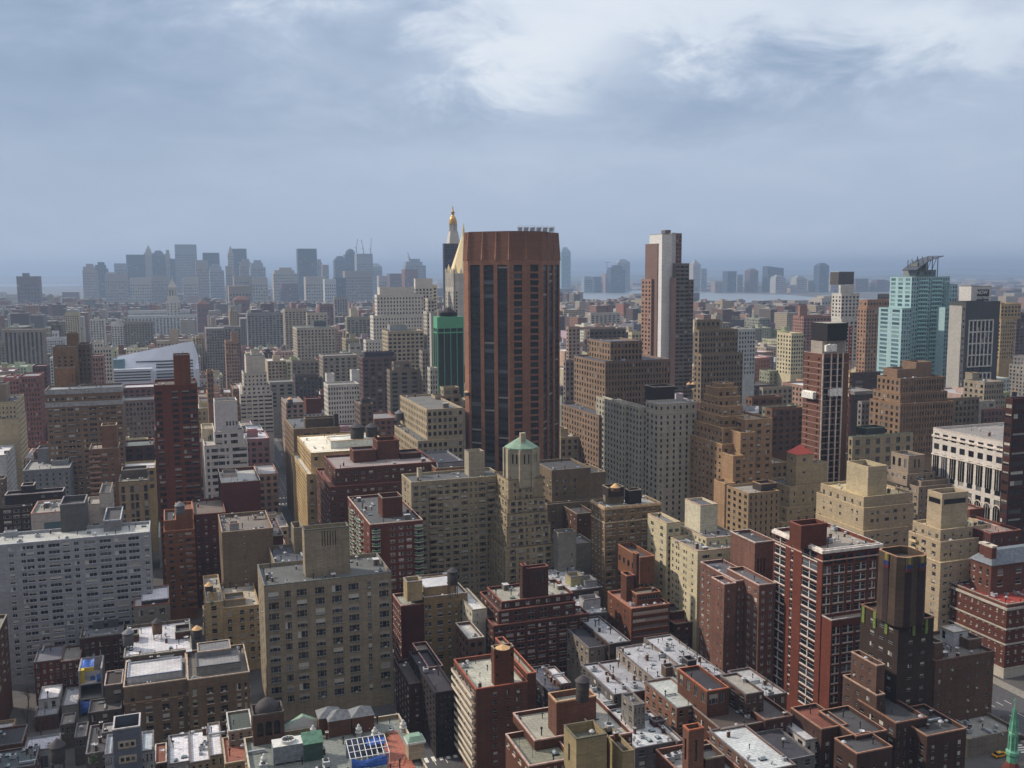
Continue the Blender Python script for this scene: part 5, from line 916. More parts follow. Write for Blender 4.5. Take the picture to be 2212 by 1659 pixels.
# --- green-framed tower
green=plain_m("green_frame",(86,158,122),.6,0,.12)
a=T(937,945,1000,686,D=700,f=0,l=0)
GRN=bld('office_tower','dark glass tower in a bright green frame',[a],wall=(54,60,62),yb=845,phrase='green-framed tower',cop=(60,170,110),cat='office tower',clutter=0)
uc,vc=loc_of(GRN);mb=MB();u0,u1,v0,v1,z1=a['u0']-uc,a['u1']-uc,-.0,a['v1']-a['v0'],a['z1']
mb.box(u0-.3,u1+.3,v0-.3,v1+.3,z1-8,z1+.4,green)
for i in range(5):x=u0+(u1-u0)*i/4;mb.box(x-.25,x+.25,v0-.5,v0-.02,20,z1-8.05,green,skip='b')
for i in range(3):y=v0+(v1-v0)*i/2;mb.box(u0-.5,u0-.02,y-.25,y+.25,20,z1-8.05,green,skip='r')
mb.box(u0-.42,u1+.42,v0-.42,v1,z1-11.5,z1-10.5,green)
mb.build('green_frame',GRN)
mb=MB();cx_,cy_=(u0+u1)/2,(v0+v1)/2;mb.box(u0+3,u1-3,v0+4,v1-3,z1+.4,z1+3.4,wall_m((70,62,64)));mb.prism(ngon(cx_,cy_,5.5,8),z1+3.4,ngon(cx_,cy_,1.4,8),z1+7.0,wall_m((58,48,48)));mb.build('tank_house',GRN)
a=T(927,931,943,676,D=730,f=0,l=0);bld('office_building','thin pale blank wall tower left of the green-framed tower',[a],wall=(176,176,172),yb=780,phrase='pale blank wall tower',amt=.3,clutter=0,wo=False)
# --- thin white slab tower
D1=720
pk=(150,112,104);w1=T(1429,1430.5,1452,505,D=D1,f=0,l=0,dep=20,wall=(222,224,226));w2=T(1451,1452,1460,503,D=D1+3,f=0,l=0,dep=18,wall=(196,196,200));w3=T(1459,1460,1473,504,D=D1+6,dep=16,f=P(2,ww=.5,pitch=3,wh=.5,st=0,rows=26),l=0,wall=(150,100,98))
w4=T(1420,1421,1429.8,526,D=D1+5,f=0,l=0,dep=20,wall=(130,98,92));w5=T(1459,1460,1489,569,D=D1-1,f=P(3,ww=.82,pitch=3.0,wh=.5,st=0,band=1),l=0,dep=6,wall=(124,112,108));w6=T(1487,1488,1498.5,604,D=D1+2,f=P(2,ww=.8,pitch=3.0,wh=.5,st=0,band=1),l=0,dep=10,wall=(128,108,96));w7=T(1406,1407,1421,603,D=D1+10,f=P(2,ww=.2,pitch=3,wh=.5,st=0,band=1),l=P(3,st=0),dep=16,wall=(166,120,102))
w8=T(1436,1437,1449,497,D=D1+8,f=0,l=0,dep=6,z0=w1['z1']-.5,wall=(120,110,116))
w9=T(1452.2,1453,1461,600,D=D1-2,f=0,l=0,dep=4,wall=(166,126,120))
THN=bld('residential_tower','very thin tall apartment tower with a blank white concrete slab face',[w1,w2,w3,w4,w5,w6,w7,w8,w9],wall=pk,yb=835,phrase='thin white slab tower',amt=.3,wo=False,clutter=0)
# --- netted construction tower
cf_=P([(.03,.30),(.34,.54),(.57,.74)],ppx=13.4,wh=.80,tpx=10,st=0,g='deep',rec=1.2,band=1,pier=(.0,.31,.55,.75),pc=(206,196,190));cl_=P([(.22,.30),(.78,.86)],ppx=13.4,wh=.42,tpx=10,st=0,g='deep',band=1)
a=T(1737,1777,1834,764,D=520,f=cf_,l=cl_,wall=(136,78,66),cop=(190,166,156));b_=T(1752,1777,1826,738,D=523,f=P([(.2,.3),(.55,.65)],ppx=12,wh=.5,tpx=4,st=0),l=0,z0=a['z1']-1,wall=(170,160,150));
CNT=bld('construction_tower','unfinished concrete and red block tower wrapped in black netting at its head',[a,b_],wall=(136,78,66),yb=1040,phrase='unfinished red tower',cat='tower under construction',cop=(200,180,172),clutter=0,wo=False)
uc,vc=loc_of(CNT);mb=MB();net=plain_m("black_netting",(26,24,28),.9);u0,u1=a['u0']-uc,a['u1']-uc;dv=a['v1']-a['v0']
zt=at_D(1777,699,520)[2];zb_=a['z1']+3
mb.prism([(u0+3.5,1),(u1-1,1),(u1-1,dv-2),(u0+3.5,dv-2)],b_['z1']+.3,[(u0+3.3,.8),(u1-.6,.8),(u1-.6,dv-1.6),(u0+3.3,dv-1.6)],zt,net,cap=plain_m("fresh_concrete",(150,146,140),.9));mb.build('safety_netting',CNT)
mb=MB();redm=plain_m("red_steel",(150,44,36),.6)
for i in range(16):
    z=30+i*(a['z1']-30+14)/16;h_=(a['z1']-16)/16
    for(x,y)in((u1+.4,1),(u1+2.4,1),(u1+2.4,3),(u1+.4,3)):mb.bar((x,y,z),(x,y,z+h_+.2),.22,redm)
    mb.bar((u1+.4,1,z),(u1+2.4,1,z+h_),.16,redm);mb.bar((u1+2.4,1,z),(u1+2.4,3,z+h_),.16,redm)
mb.build('hoist_mast',CNT)
mb=MB();yel=plain_m("yellow_hoist_panel",(96,66,38),.8)
mb.box(u1-3.4,u1-.3,-.25,-.02,25,a['z1']-6,yel,skip='b');mb.build('hoist_panel',CNT)
wt=plain_m("white_tarpaulin",(222,222,220),.8)
for j,(x0,x1,y0,y1,zz)in enumerate(((-13+u1,-5+u1,-2.0,-.05,a['z1']-23),(u0-2.5,u0-.03,4,14,a['z1']-25),(u0+1,u0+8,-1.6,-.05,a['z1']+1.2))):
    mb=MB();n_=6
    for i in range(n_):
        xa,xb=x0+(x1-x0)*i/n_,x0+(x1-x0)*(i+1)/n_;mb.box(xa,xb-.02,y0+.15*(i%2),y1,zz-.2*(i%2),zz+3.4+.25*(i%3),wt)
    mb.build('covered_work_platform',CNT)
# --- teal glass tower
tf=lambda n,**k:P(n,ww=.62,pitch=3.25,wh=.62,top=1.2,st=0,g='teal',rec=.15,**k)
TEAL=(154,202,214)
a=T(1944,1949,1970,666,D=742,f=tf(4),l=tf(2),dep=26);b_=T(1966,1970,2052,598,D=750,f=tf(16,bal=[(.18,.42,(160,210,210),'rail'),(.52,.78,(160,210,210),'rail')]),l=tf(3),dep=24);c_=T(2050,2052,2069,614,D=756,f=tf(3),l=0,dep=18);d_=T(2040,2042,2056,664,D=738,f=tf(3),l=0,dep=8)
e_=T(1975,1979,2022,583,D=756,f=P(5,ww=.7,pitch=4,wh=.6,top=1.5,st=0,g='teal'),l=0,z0=b_['z1']-1,dep=14,wall=(130,140,146));
TG=bld('glass_tower','teal glass apartment tower with curved balconies and a winged steel canopy',[a,b_,c_,d_,e_],wall=TEAL,yb=830,phrase='teal glass tower',amt=.3,cat='residential tower',cop=(150,200,196),roof=(150,180,180),wo=False,clutter=0)
uc,vc=loc_of(TG);mb=MB();stl=plain_m("dark_steel",(66,72,84),.5,.3);ux,vx_,zx_=at_D(1982,584,748);q0=ux-uc;vv_=vx_-vc;px2m=748/FOC/cT
prev=None
for i in range(13):
    t=i/12;x=q0+(t*68)*px2m;zc=at_D(1982,583,748)[2]+(math.sin(t*math.pi*.5))*29*748/FOC
    if t>.62:zc=at_D(1982,583,748)[2]+math.sin(.62*math.pi*.5)*29*748/FOC+(t-.62)*6.0
    if prev:
        xa,za=prev;th_=.5
        mb.prism([(xa,vv_+1),(x,vv_+1),(x,vv_+17),(xa,vv_+17)],0,[(xa,vv_+1),(x,vv_+1),(x,vv_+17),(xa,vv_+17)],0,stl)if False else None
        mb.poly([(xa,vv_+1,za),(x,vv_+1,zc),(x,vv_+17,zc),(xa,vv_+17,za)],stl);mb.poly([(xa,vv_+1,za-th_),(x,vv_+1,zc-th_),(x,vv_+1,zc),(xa,vv_+1,za)],stl);mb.poly([(xa,vv_+17,za-th_),(x,vv_+17,zc-th_),(x,vv_+1,zc-th_),(xa,vv_+1,za-th_)],stl)
    prev=(x,zc)
ztop=prev[1];zb0=e_['z1']
for i,x in enumerate([q0+k_*px2m for k_ in(8,20,32,44,58)]):
    for yy in(vv_+3,vv_+14):
        mb.bar((x,yy,(b_['z1']if i==4 else zb0)-.5),(x,yy,ztop-(3.2 if i<2 else .4)),.45,stl)
        if i<4:mb.bar((x,yy,zb0),(x+10*px2m,yy,ztop-2),.3,stl)
mb.build('steel_canopy',TG)
mb=MB();mb.prism(rect(q0+24*px2m,vv_+9,9,7),zb0,rect(q0+24*px2m,vv_+9,9,7),zb0+5,wall_m((120,126,122)));mb.build('plant_room',TG)
# --- dark tower with the white grid and the rooftop sign
gfp=P([(.12,.205),(.235,.32),(.35,.435),(.465,.55),(.58,.665),(.695,.78)],ppx=12.6,wh=.74,tpx=44,st=0,rec=.3)
a=T(2052,2087,2161,652,D=700,f=gfp,l=P([(.02,.10)],ppx=12.6,wh=.4,tpx=14,st=0),dep=None,wall=(82,84,90))
a['l']=P([(.86,.95)],ppx=12.6,wh=.4,tpx=14,st=0)
DG=bld('glass_tower','dark tower with white window grids and a blank pale grey flank',[a],wall=(80,82,90),yb=840,phrase='white-grid dark tower',amt=.3,cat='residential tower',cop=(80,82,90),wo=False,clutter=0,
    bulk=[T(2087,2097,2142,618,on=(652,a['z1']-1),f=0,l=0,wall=(206,206,206),dep=12)])
uc,vc=loc_of(DG);mb=MB();u0,u1,dv=a['u0']-uc,a['u1']-uc,a['v1']-a['v0'];Lw=u1-u0
gm=wall_m((176,174,170),amt=.3);mb.box(u0-.25,u0-.01,3.2,dv,0,a['z1']-3,gm,skip='r');mb.build('blank_flank',DG)
mb=MB();wg=plain_m("white_grid",(200,196,192),.7)
for(zt,nrow)in((a['z1']-13.5,8),(a['z1']-52,8)):
    for i in range(7):x=u0+Lw*(.1+i*.116);mb.box(x,x+.9,-.5,-.02,zt-nrow*4.2,zt,wg,skip='b')
    for j in range(0,nrow+1,2):mb.box(u0+Lw*.1,u0+Lw*.1+Lw*.696+.9,-.45,-.02,zt-j*4.2-.4,zt-j*4.2+.4,wg,skip='b')
mb.build('white_grid',DG)
bk_=T(2087,2097,2142,618,on=(652,a['z1']-1))
su,sv=bk_['u0'],bk_['v0']
sg=root('rooftop_sign',(su*.42+bk_['u1']*.58),sv-.25,bk_['z1']-11.0,'dark rental banner lettered NOW RENTING on a white roof box','sign')
mb=MB();mb.box(-5.6,5.6,-.12,.2,0,8.4,plain_m("banner_dark",(40,42,52),.8));mb.build('banner',sg)
for i,wd in enumerate(("NOW","RENTING")):
    cu=bpy.data.curves.new('lettering','FONT');cu.body=wd;cu.size=3.9 if i==0 else 3.0;cu.extrude=.03;cu.align_x='CENTER';cu.offset=.05
    to=bpy.data.objects.new('lettering',cu);COL.objects.link(to);bpy.context.view_layer.update()
    me=bpy.data.meshes.new_from_object(to);bpy.data.objects.remove(to);me.materials.clear();me.materials.append(plain_m("letter_white",(214,214,214),.8,0,.05))
    o=child('lettering',me,sg,(-1.0 if i==0 else 0,-.18,4.9 if i==0 else 1.2));o.rotation_euler=(math.pi/2,0,0)
# --- orange art-deco ziggurat
og=(170,128,88);oc=(206,170,124)
op=lambda n,**k:P(n,ww=.42,ppx=14.8,wh=.5,tpx=10,st=1,fr=(120,96,76),sill=0,ac=.2,**k)
t_=[T(1484,1560,1565,1010,D=470,f=op(1),l=op(10))]
t_[0]=T(1484,1560,1611,960,D=472,f=op(3),l=op(9));s2=T(1496,1562,1611,925,D=476,f=op(3),l=op(8),z0=t_[0]['z1']-1);s3=T(1506,1562,1607,900,D=480,f=op(3),l=op(7),z0=s2['z1']-1);s4=T(1513,1560,1605,878,D=484,f=op(3),l=op(6),z0=s3['z1']-1)
s5=T(1520,1552,1600,858,D=490,f=op(4),l=op(4),z0=s4['z1']-1);s6=T(1531,1550,1594,838,D=494,f=op(3),l=P(5,ww=.4,ppx=24,wh=.8,tpx=3,st=0),z0=s5['z1']-1,dep=12);s7=T(1548,1556,1586,829,D=498,f=0,l=0,z0=s6['z1']-1,dep=8)
rw_=T(1600,1612,1669,907,D=474,f=op(3),l=op(2),dep=30);rs1=T(1590,1600,1632,935,D=468,f=op(2),l=0,dep=10);rs2=T(1576,1584,1606,985,D=462,f=op(1),l=0,dep=10);rs3=T(1560,1566,1588,1045,D=458,f=op(1),l=0,dep=10)
OZ=bld('apartment_building','golden orange brick ziggurat apartment house with pale-capped setbacks',t_+[s2,s3,s4,s5,s6,s7,rw_,rs1,rs2,rs3],wall=og,cop=oc,yb=1130,phrase='golden ziggurat',wo=True,roof=(140,120,100))
# --- white clock tower of the far power company, seen through the haze
u,v,z0_=pt_at(375,675,2300);s=2300/FOC
rt=root('clock_tower',u,v,0,'distant white stone tower with a columned lantern and stepped cap','tower');mb=MB()
mb.prism(rect(0,0,31,31),0,rect(0,0,31,31),z0_+38*s*.6,st_w);zz=z0_+38*s*.6;mb.prism(rect(0,0,26,26),zz,rect(0,0,24,24),zz+12,st_w);mb.prism(rect(0,0,20,20),zz+12,rect(0,0,20,20),zz+32,st_w)
for i in range(4):
    for j in range(9):
        x=-12+8*i;mb.box(x-1.3,x+1.3,-15.8,-15,zz-6-j*6,zz-3-j*6,glass_m('dark'),skip='b')
for i in range(3):x=-6+6*i;mb.box(x-1.3,x+1.3,-10.3,-9.6,zz+15,zz+28,glass_m('dark'),skip='b')
mb.prism(rect(0,0,22,22),zz+32,rect(0,0,22,22),zz+35,st_w);mb.prism(rect(0,0,18,18),zz+35,rect(0,0,7,7),zz+47,st_w);mb.prism(rect(0,0,7,7),zz+47,rect(0,0,3,3),zz+54,st_w);mb.prism(rect(0,0,3,3),zz+54,rect(0,0,.5,.5),zz+62,st_w)
mb.build('wall',rt);hero(360,390,600,670,2300);foot(u,v,24)
# --- silver wedge-roofed building
(u0,v0,_)=at_D(233,800,1000);(u1,v1,_)=at_D(433,800,1000)
rt=root('college_building',u0,v0,0,'silver metal-clad building with a sweeping wedge roof','building');sm=plain_m("silver_cladding",(206,212,226),.45,.25,.06);sd=plain_m("silver_shadow_joint",(120,126,140),.5,.2)
Lw=(u1-u0);zz=lambda y:CAM_H-(y-584)*1000/FOC
xs_=[(253-233)/200,(300-233)/200,(350-233)/200,(400-233)/200,(422-233)/200];ys_=[768,759,750,741,738]
mb=MB();gl=glass_m('navy')
prof=[(xs_[i]*Lw,zz(ys_[i]))for i in range(5)]
for i in range(4):
    (xa,za),(xb,zb)=prof[i],prof[i+1];yf=30
    ea,eb=zz(800),zz(800)
    mb.poly([(xa,2,zz(822)),(xb,2,zz(822)),(xb,4,zz(800)),(xa,4,zz(800))],sm);mb.poly([(xa,4,zz(800)),(xb,4,zz(800)),(xb,14,zb),(xa,14,za)],sm);mb.poly([(xa,14,za),(xb,14,zb),(xb,40,zb-12),(xa,40,za-12)],sm);mb.poly([(xb,40,0),(xa,40,0),(xa,40,za-12),(xb,40,zb-12)],sm)
    mb.poly([(xa,2,0),(xb,2,0),(xb,2,zz(822)),(xa,2,zz(822))],sm)
xr_,zr_=prof[-1];xe=Lw*1.0
mb.poly([(xr_,2,0),(xe,8,0),(xe,8,zz(800)),(xr_,4,zz(800))],sm);mb.poly([(xr_,4,zz(800)),(xe,8,zz(800)),(xe*.985,14,zz(772)),(xr_,14,zr_)],sm);mb.poly([(xe,8,0),(xe,40,0),(xe,40,zz(775)),(xe*.985,14,zz(772)),(xe,8,zz(800))],sm);mb.poly([(xr_,14,zr_),(xe*.985,14,zz(772)),(xe,40,zz(775)),(xr_,40,zr_-12)],sm)
xl_,zl_=prof[0];mb.poly([(xl_,40,0),(xl_,2,0),(xl_,4,zz(800)),(xl_,14,zl_),(xl_,40,zl_-12)],sm)
mb.build('wall',rt)
mb=MB();mb.box(0,Lw*.48,-10,1.9,0,zz(792),sm)
mb.build('front_wing',rt)
mb=MB();mb.lathe(Lw*.10,8,[(7.5,0),(7.5,zz(772))],glass_m('teal'),20);mb.build('glass_drum',rt)
for j,yy in enumerate((800,806,812,818)):
    mb=MB();mb.box(Lw*.03,Lw*.46,-10.15,-10.01,zz(yy),zz(yy)+1.3,gl,skip='b');mb.build('ribbon_window',rt)
for j,yy in enumerate((781,788,794,802,809,816)):
    mb=MB();y0=4+max(0,(800-yy))/62*10-.3
    x0=Lw*(.30 if yy<785 else .52);mb.box(x0,Lw*(.93),(y0 if yy<800 else 1.7)-.35,(y0 if yy<800 else 1.95)+.05,zz(yy),zz(yy)+1.3,gl);mb.build('ribbon_window',rt)
HEROES.append((233,434,738,835,990));FOOT.append((u0,u1,v0-12,v0+42))
# ------------------------------------------------------------------ downtown and the far shore: one tower per silhouette
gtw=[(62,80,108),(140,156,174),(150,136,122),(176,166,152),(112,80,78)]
def sky_tower(xl,xr,y,D,c=0,label='',shape='flat',yb=650,parts=()):
    (u0,v0,z)=at_D(xl,y,D);wpx=(xr-xl)*D/FOC/cT;dp=min(60,wpx)
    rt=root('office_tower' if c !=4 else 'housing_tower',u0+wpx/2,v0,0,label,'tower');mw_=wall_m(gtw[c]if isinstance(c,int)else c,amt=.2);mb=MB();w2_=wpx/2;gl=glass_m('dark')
    zt=z
    if shape=='flat':mb.prism(rect(0,dp/2,wpx,dp),0,rect(0,dp/2,wpx,dp),z,mw_)
    elif shape=='pyr':mb.prism(rect(0,dp/2,wpx,dp),0,rect(0,dp/2,wpx,dp),z*.86,mw_);mb.prism(rect(0,dp/2,wpx*.7,dp*.7),z*.86,rect(0,dp/2,wpx*.6,dp*.6),z*.91,mw_);mb.prism(rect(0,dp/2,wpx*.6,dp*.6),z*.91,rect(0,dp/2,1,1),z,mw_)
    elif shape=='mansard':mb.prism(rect(0,dp/2,wpx,dp),0,rect(0,dp/2,wpx,dp),z*.9,mw_);mb.prism(rect(0,dp/2,wpx,dp),z*.9,rect(0,dp/2,wpx*.4,dp*.4),z,mw_)
    elif shape=='step':mb.prism(rect(0,dp/2,wpx,dp),0,rect(0,dp/2,wpx,dp),z*.84,mw_);mb.prism(rect(-wpx*.05,dp/2,wpx*.8,dp*.8),z*.84,rect(-wpx*.05,dp/2,wpx*.8,dp*.8),z*.93,mw_);mb.prism(rect(0,dp/2,wpx*.5,dp*.5),z*.93,rect(0,dp/2,wpx*.5,dp*.5),z,mw_)
    elif shape=='dome':
        mb.prism(rect(0,dp/2,wpx,dp),0,rect(0,dp/2,wpx,dp),z*.88,mw_);rr=min(wpx,dp)*.48;mb.lathe(0,dp/2,[(rr*math.cos(t),z*.88+(z*.12)*math.sin(t))for t in(0,.4,.8,1.2,1.5)],mw_,16)
    elif shape=='slope':mb.poly([(-w2_,0,0),(w2_,0,0),(w2_,0,z*.92),(-w2_,0,z)],mw_);mb.poly([(w2_,0,0),(w2_,dp,0),(w2_,dp,z*.92),(w2_,0,z*.92)],mw_);mb.poly([(w2_,dp,0),(-w2_,dp,0),(-w2_,dp,z),(w2_,dp,z*.92)],mw_);mb.poly([(-w2_,dp,0),(-w2_,0,0),(-w2_,0,z),(-w2_,dp,z)],mw_);mb.poly([(-w2_,0,z),(w2_,0,z*.92),(w2_,dp,z*.92),(-w2_,dp,z)],mw_)
    zlim=z*.8;n=max(2,int(wpx/9));zz=25
    while zz<zlim:
        for i in range(n):x=-w2_+wpx*(i+.25)/n;mb.box(x,x+wpx/n*.5,-.35,-.02,zz,zz+6,gl,skip='bdu');
        zz+=13
    mb.build('wall',rt)
    rq=random.Random(int(xl*7+y));
    if shape=='flat':a0=rq.uniform(-.3,.1)*wpx;mb.box(a0,a0+wpx*rq.uniform(.25,.5),dp*.2,dp*.7,z,z+rq.uniform(4,11),mw_,skip='d')
    if rq.random()<.35:mb.bar((0,dp/2,z-2),(0,dp/2,z+rq.uniform(12,26)),2.0,mw_)
    HEROES.append((xl,xr,y,min(yb,y+70),D));FOOT.append((u0,u0+wpx,v0,v0+dp))
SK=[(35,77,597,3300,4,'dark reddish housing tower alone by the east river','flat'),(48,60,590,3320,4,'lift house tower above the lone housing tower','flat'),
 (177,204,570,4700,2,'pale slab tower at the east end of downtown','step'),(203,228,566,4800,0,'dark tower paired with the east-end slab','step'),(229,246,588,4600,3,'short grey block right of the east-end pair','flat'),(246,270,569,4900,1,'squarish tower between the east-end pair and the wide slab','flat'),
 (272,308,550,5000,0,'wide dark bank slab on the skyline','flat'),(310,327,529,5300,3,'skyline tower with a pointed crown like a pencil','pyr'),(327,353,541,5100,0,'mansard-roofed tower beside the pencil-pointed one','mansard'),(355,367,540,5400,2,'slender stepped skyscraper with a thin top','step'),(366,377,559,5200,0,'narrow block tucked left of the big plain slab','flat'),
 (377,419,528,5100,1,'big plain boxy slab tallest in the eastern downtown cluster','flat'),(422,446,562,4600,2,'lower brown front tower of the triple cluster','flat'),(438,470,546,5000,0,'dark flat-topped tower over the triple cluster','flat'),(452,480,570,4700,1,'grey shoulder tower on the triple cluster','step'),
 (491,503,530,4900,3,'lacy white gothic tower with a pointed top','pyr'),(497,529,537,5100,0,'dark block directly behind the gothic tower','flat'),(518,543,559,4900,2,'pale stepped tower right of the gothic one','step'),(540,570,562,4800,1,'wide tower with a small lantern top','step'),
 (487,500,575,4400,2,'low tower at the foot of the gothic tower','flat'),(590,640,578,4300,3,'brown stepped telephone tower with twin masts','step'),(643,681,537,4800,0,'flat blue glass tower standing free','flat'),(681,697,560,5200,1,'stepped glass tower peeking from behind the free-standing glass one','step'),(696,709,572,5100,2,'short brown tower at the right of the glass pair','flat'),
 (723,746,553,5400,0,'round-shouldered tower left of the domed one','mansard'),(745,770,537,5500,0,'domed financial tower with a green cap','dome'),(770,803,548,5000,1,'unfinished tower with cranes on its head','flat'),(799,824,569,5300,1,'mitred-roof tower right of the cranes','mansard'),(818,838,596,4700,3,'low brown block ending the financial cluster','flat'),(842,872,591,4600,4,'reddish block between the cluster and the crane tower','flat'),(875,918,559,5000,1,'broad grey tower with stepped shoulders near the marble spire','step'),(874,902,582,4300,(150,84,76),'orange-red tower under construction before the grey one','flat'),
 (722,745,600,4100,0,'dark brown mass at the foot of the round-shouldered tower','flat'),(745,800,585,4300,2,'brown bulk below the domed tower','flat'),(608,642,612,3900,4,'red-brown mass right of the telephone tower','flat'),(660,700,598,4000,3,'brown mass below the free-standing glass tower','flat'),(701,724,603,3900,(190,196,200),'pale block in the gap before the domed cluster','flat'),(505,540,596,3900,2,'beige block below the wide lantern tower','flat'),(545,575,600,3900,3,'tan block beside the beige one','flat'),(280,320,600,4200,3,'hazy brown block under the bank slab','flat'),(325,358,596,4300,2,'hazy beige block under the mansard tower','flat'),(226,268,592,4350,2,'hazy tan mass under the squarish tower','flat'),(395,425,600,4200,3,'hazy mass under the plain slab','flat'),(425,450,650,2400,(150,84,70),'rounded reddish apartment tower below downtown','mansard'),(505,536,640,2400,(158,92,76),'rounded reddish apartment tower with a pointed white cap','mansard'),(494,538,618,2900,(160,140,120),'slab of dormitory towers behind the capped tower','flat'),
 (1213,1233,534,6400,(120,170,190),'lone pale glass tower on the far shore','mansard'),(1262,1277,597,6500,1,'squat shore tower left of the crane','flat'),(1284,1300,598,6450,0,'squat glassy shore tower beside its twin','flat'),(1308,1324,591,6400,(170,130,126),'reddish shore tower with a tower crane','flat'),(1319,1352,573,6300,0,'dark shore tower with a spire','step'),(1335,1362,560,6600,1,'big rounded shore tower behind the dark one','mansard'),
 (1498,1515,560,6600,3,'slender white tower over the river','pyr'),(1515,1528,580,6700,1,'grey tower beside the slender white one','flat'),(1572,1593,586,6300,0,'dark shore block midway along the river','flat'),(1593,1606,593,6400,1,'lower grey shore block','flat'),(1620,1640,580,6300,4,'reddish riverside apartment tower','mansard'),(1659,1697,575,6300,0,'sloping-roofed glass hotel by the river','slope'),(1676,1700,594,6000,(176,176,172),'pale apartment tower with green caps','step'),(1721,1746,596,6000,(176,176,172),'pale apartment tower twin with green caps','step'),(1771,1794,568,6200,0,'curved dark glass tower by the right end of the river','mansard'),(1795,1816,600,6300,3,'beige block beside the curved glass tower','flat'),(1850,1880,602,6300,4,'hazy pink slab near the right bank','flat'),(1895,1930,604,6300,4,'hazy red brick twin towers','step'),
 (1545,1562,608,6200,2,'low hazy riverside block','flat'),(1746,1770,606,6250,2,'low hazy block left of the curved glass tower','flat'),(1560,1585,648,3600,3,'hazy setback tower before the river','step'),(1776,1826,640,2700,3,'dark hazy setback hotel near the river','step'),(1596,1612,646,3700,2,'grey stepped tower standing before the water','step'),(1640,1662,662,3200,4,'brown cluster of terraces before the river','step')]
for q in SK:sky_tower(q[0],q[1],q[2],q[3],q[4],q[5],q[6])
def crane(x,y0,y1,D,lab,jx,flat=False):
    u,v,z0=at_D(x,y0,D);z1=at_D(x,y1,D)[2];th=root('construction_crane',u,v,z0-4,lab,'crane');mb=MB();s=D/FOC;m_=plain_m("crane_steel",(110,70,66),.7)
    if flat:mb.bar((0,0,0),(0,0,z1-z0+4),3.0,m_);mb.bar((-8*s,0,z1-z0+2),(jx*s,0,z1-z0+2),2.4,m_)
    else:mb.bar((0,0,0),(0,0,(z1-z0)*.45),3.0,m_);mb.bar((0,0,(z1-z0)*.4),(jx*s,0,z1-z0+4),2.2,m_);mb.bar((0,0,(z1-z0)*.4),(-4*s,0,(z1-z0)*.45),2.2,m_)
    mb.build('jib',th)
crane(770,545,516,5000,'thin crane leaning left over the unfinished tower',3);crane(785,548,518,5000,'thin crane in the middle over the unfinished tower',-4);crane(801,552,515,5000,'thin crane at the right of the unfinished tower',2);crane(884,560,545,4300,'small crane over the orange-red tower',-3);crane(1286+25,591,566,6400,'tower crane over the reddish shore tower',10,True)
# ------------------------------------------------------------------ tops
def attach(rt,f,name):
    mb=MB();f(mb);return mb.build(name,rt)
uc,vc=loc_of(DT);cu,cv,zt=at_D(1954,1189,274);zb=at_D(1942,1345,268)[2]-1
cu,cv=at_z(1954,1340,zb+1);cv+=3;cu+=1
r_=(2004-1905.6)/2*276/FOC;cx,cy=cu-uc,cv-vc
def oct_(w,c,cx=cx,cy=cy):return[(cx-w+c,cy-w),(cx+w-c,cy-w),(cx+w,cy-w+c),(cx+w,cy+w-c),(cx+w-c,cy+w),(cx-w+c,cy+w),(cx-w,cy+w-c),(cx-w,cy-w+c)]
w8_=r_/(cT+sT)*1.06;mo=wall_m((84,66,52),amt=1.3);tile={c:plain_m("glazed_tile_"+c,q,.4)for c,q in dict(green=(84,88,50),blue=(44,54,104),red=(92,40,44),yellow=(140,120,70)).items()}
mb=MB();O0=oct_(w8_,1.6);O1=oct_(w8_*.98,1.6);mb.prism(O0,zb,O1,zt,mo,cap=False)
Oi=oct_(w8_-.7,1.4)
for i in range(8):j=(i+1)%8;mb.poly([(*O1[i],zt),(*O1[j],zt),(*Oi[j],zt+.05),(*Oi[i],zt+.05)],plain_m("tile_coping",(150,110,80),.7));mb.poly([(*Oi[j],zt-2.2),(*Oi[i],zt-2.2),(*Oi[i],zt+.05),(*Oi[j],zt+.05)],mo)
mb.poly([(*p,zt-2.2)for p in Oi],roof_m((84,78,72)))
def streak(x0,x1,y,z0,z1,mt,side='f',pr=.22):
    if side=='f':mb.box(x0,x1,y-pr,y+.3,z0,z1,mt,skip='b')
    else:mb.box(y-pr,y+.3,x0,x1,z0,z1,mt,skip='r')
H=zt-zb;nt_=wall_m((60,40,46),amt=1.0)
for sd,base,cc in(('f',cy-w8_,cx),('l',cx-w8_,cy)):
    for t in(-.42,.42)if sd=='f' else(0.05,):
        x=cc+t*w8_*.9
        if sd=='f' and t<0:x=cc-.45*w8_
        streak(x-1.1,x+1.1,base+.12,zb,zt-H*.22,nt_,sd)
        for k_,(a0,a1,cn)in enumerate(((.0,.10,'green'),(.10,.16,'blue'),(.16,.21,'red'))):
            for dx in(-.8,-.27,.27,.8):streak(x+dx-.22,x+dx+.22,base,zt-H*a1,zt-H*a0-.02,tile['yellow']if(k_==0 and dx in(-.27,.27))else tile[cn],sd,.3)
mb.build('octagonal_top',DT)
mb=MB();t2=[t for t in(1,)]
zt2=at_D(1942,1344,268)[2];(au,av,_)=at_D(1942,1344,268)
yg=plain_m("yellow_green_tile",(104,122,62),.5)
aa=T(1860,1942,2018,1344,D=268);x0=aa['u0']-uc;y0=aa['v0']-vc
for t in(1.4,3.0,4.6):mb.box(x0-.3,x0-.02,y0+t*3.1,y0+t*3.1+1.1,zt2-5.2,zt2-.3,yg,skip='r')
for t in(.38,.74):xx=x0+(aa['u1']-aa['u0'])*t;mb.box(xx,xx+.9,y0-.3,y0-.02,zt2-4.6,zt2-.4,yg,skip='b')
mb.build('glazed_tiles',DT)
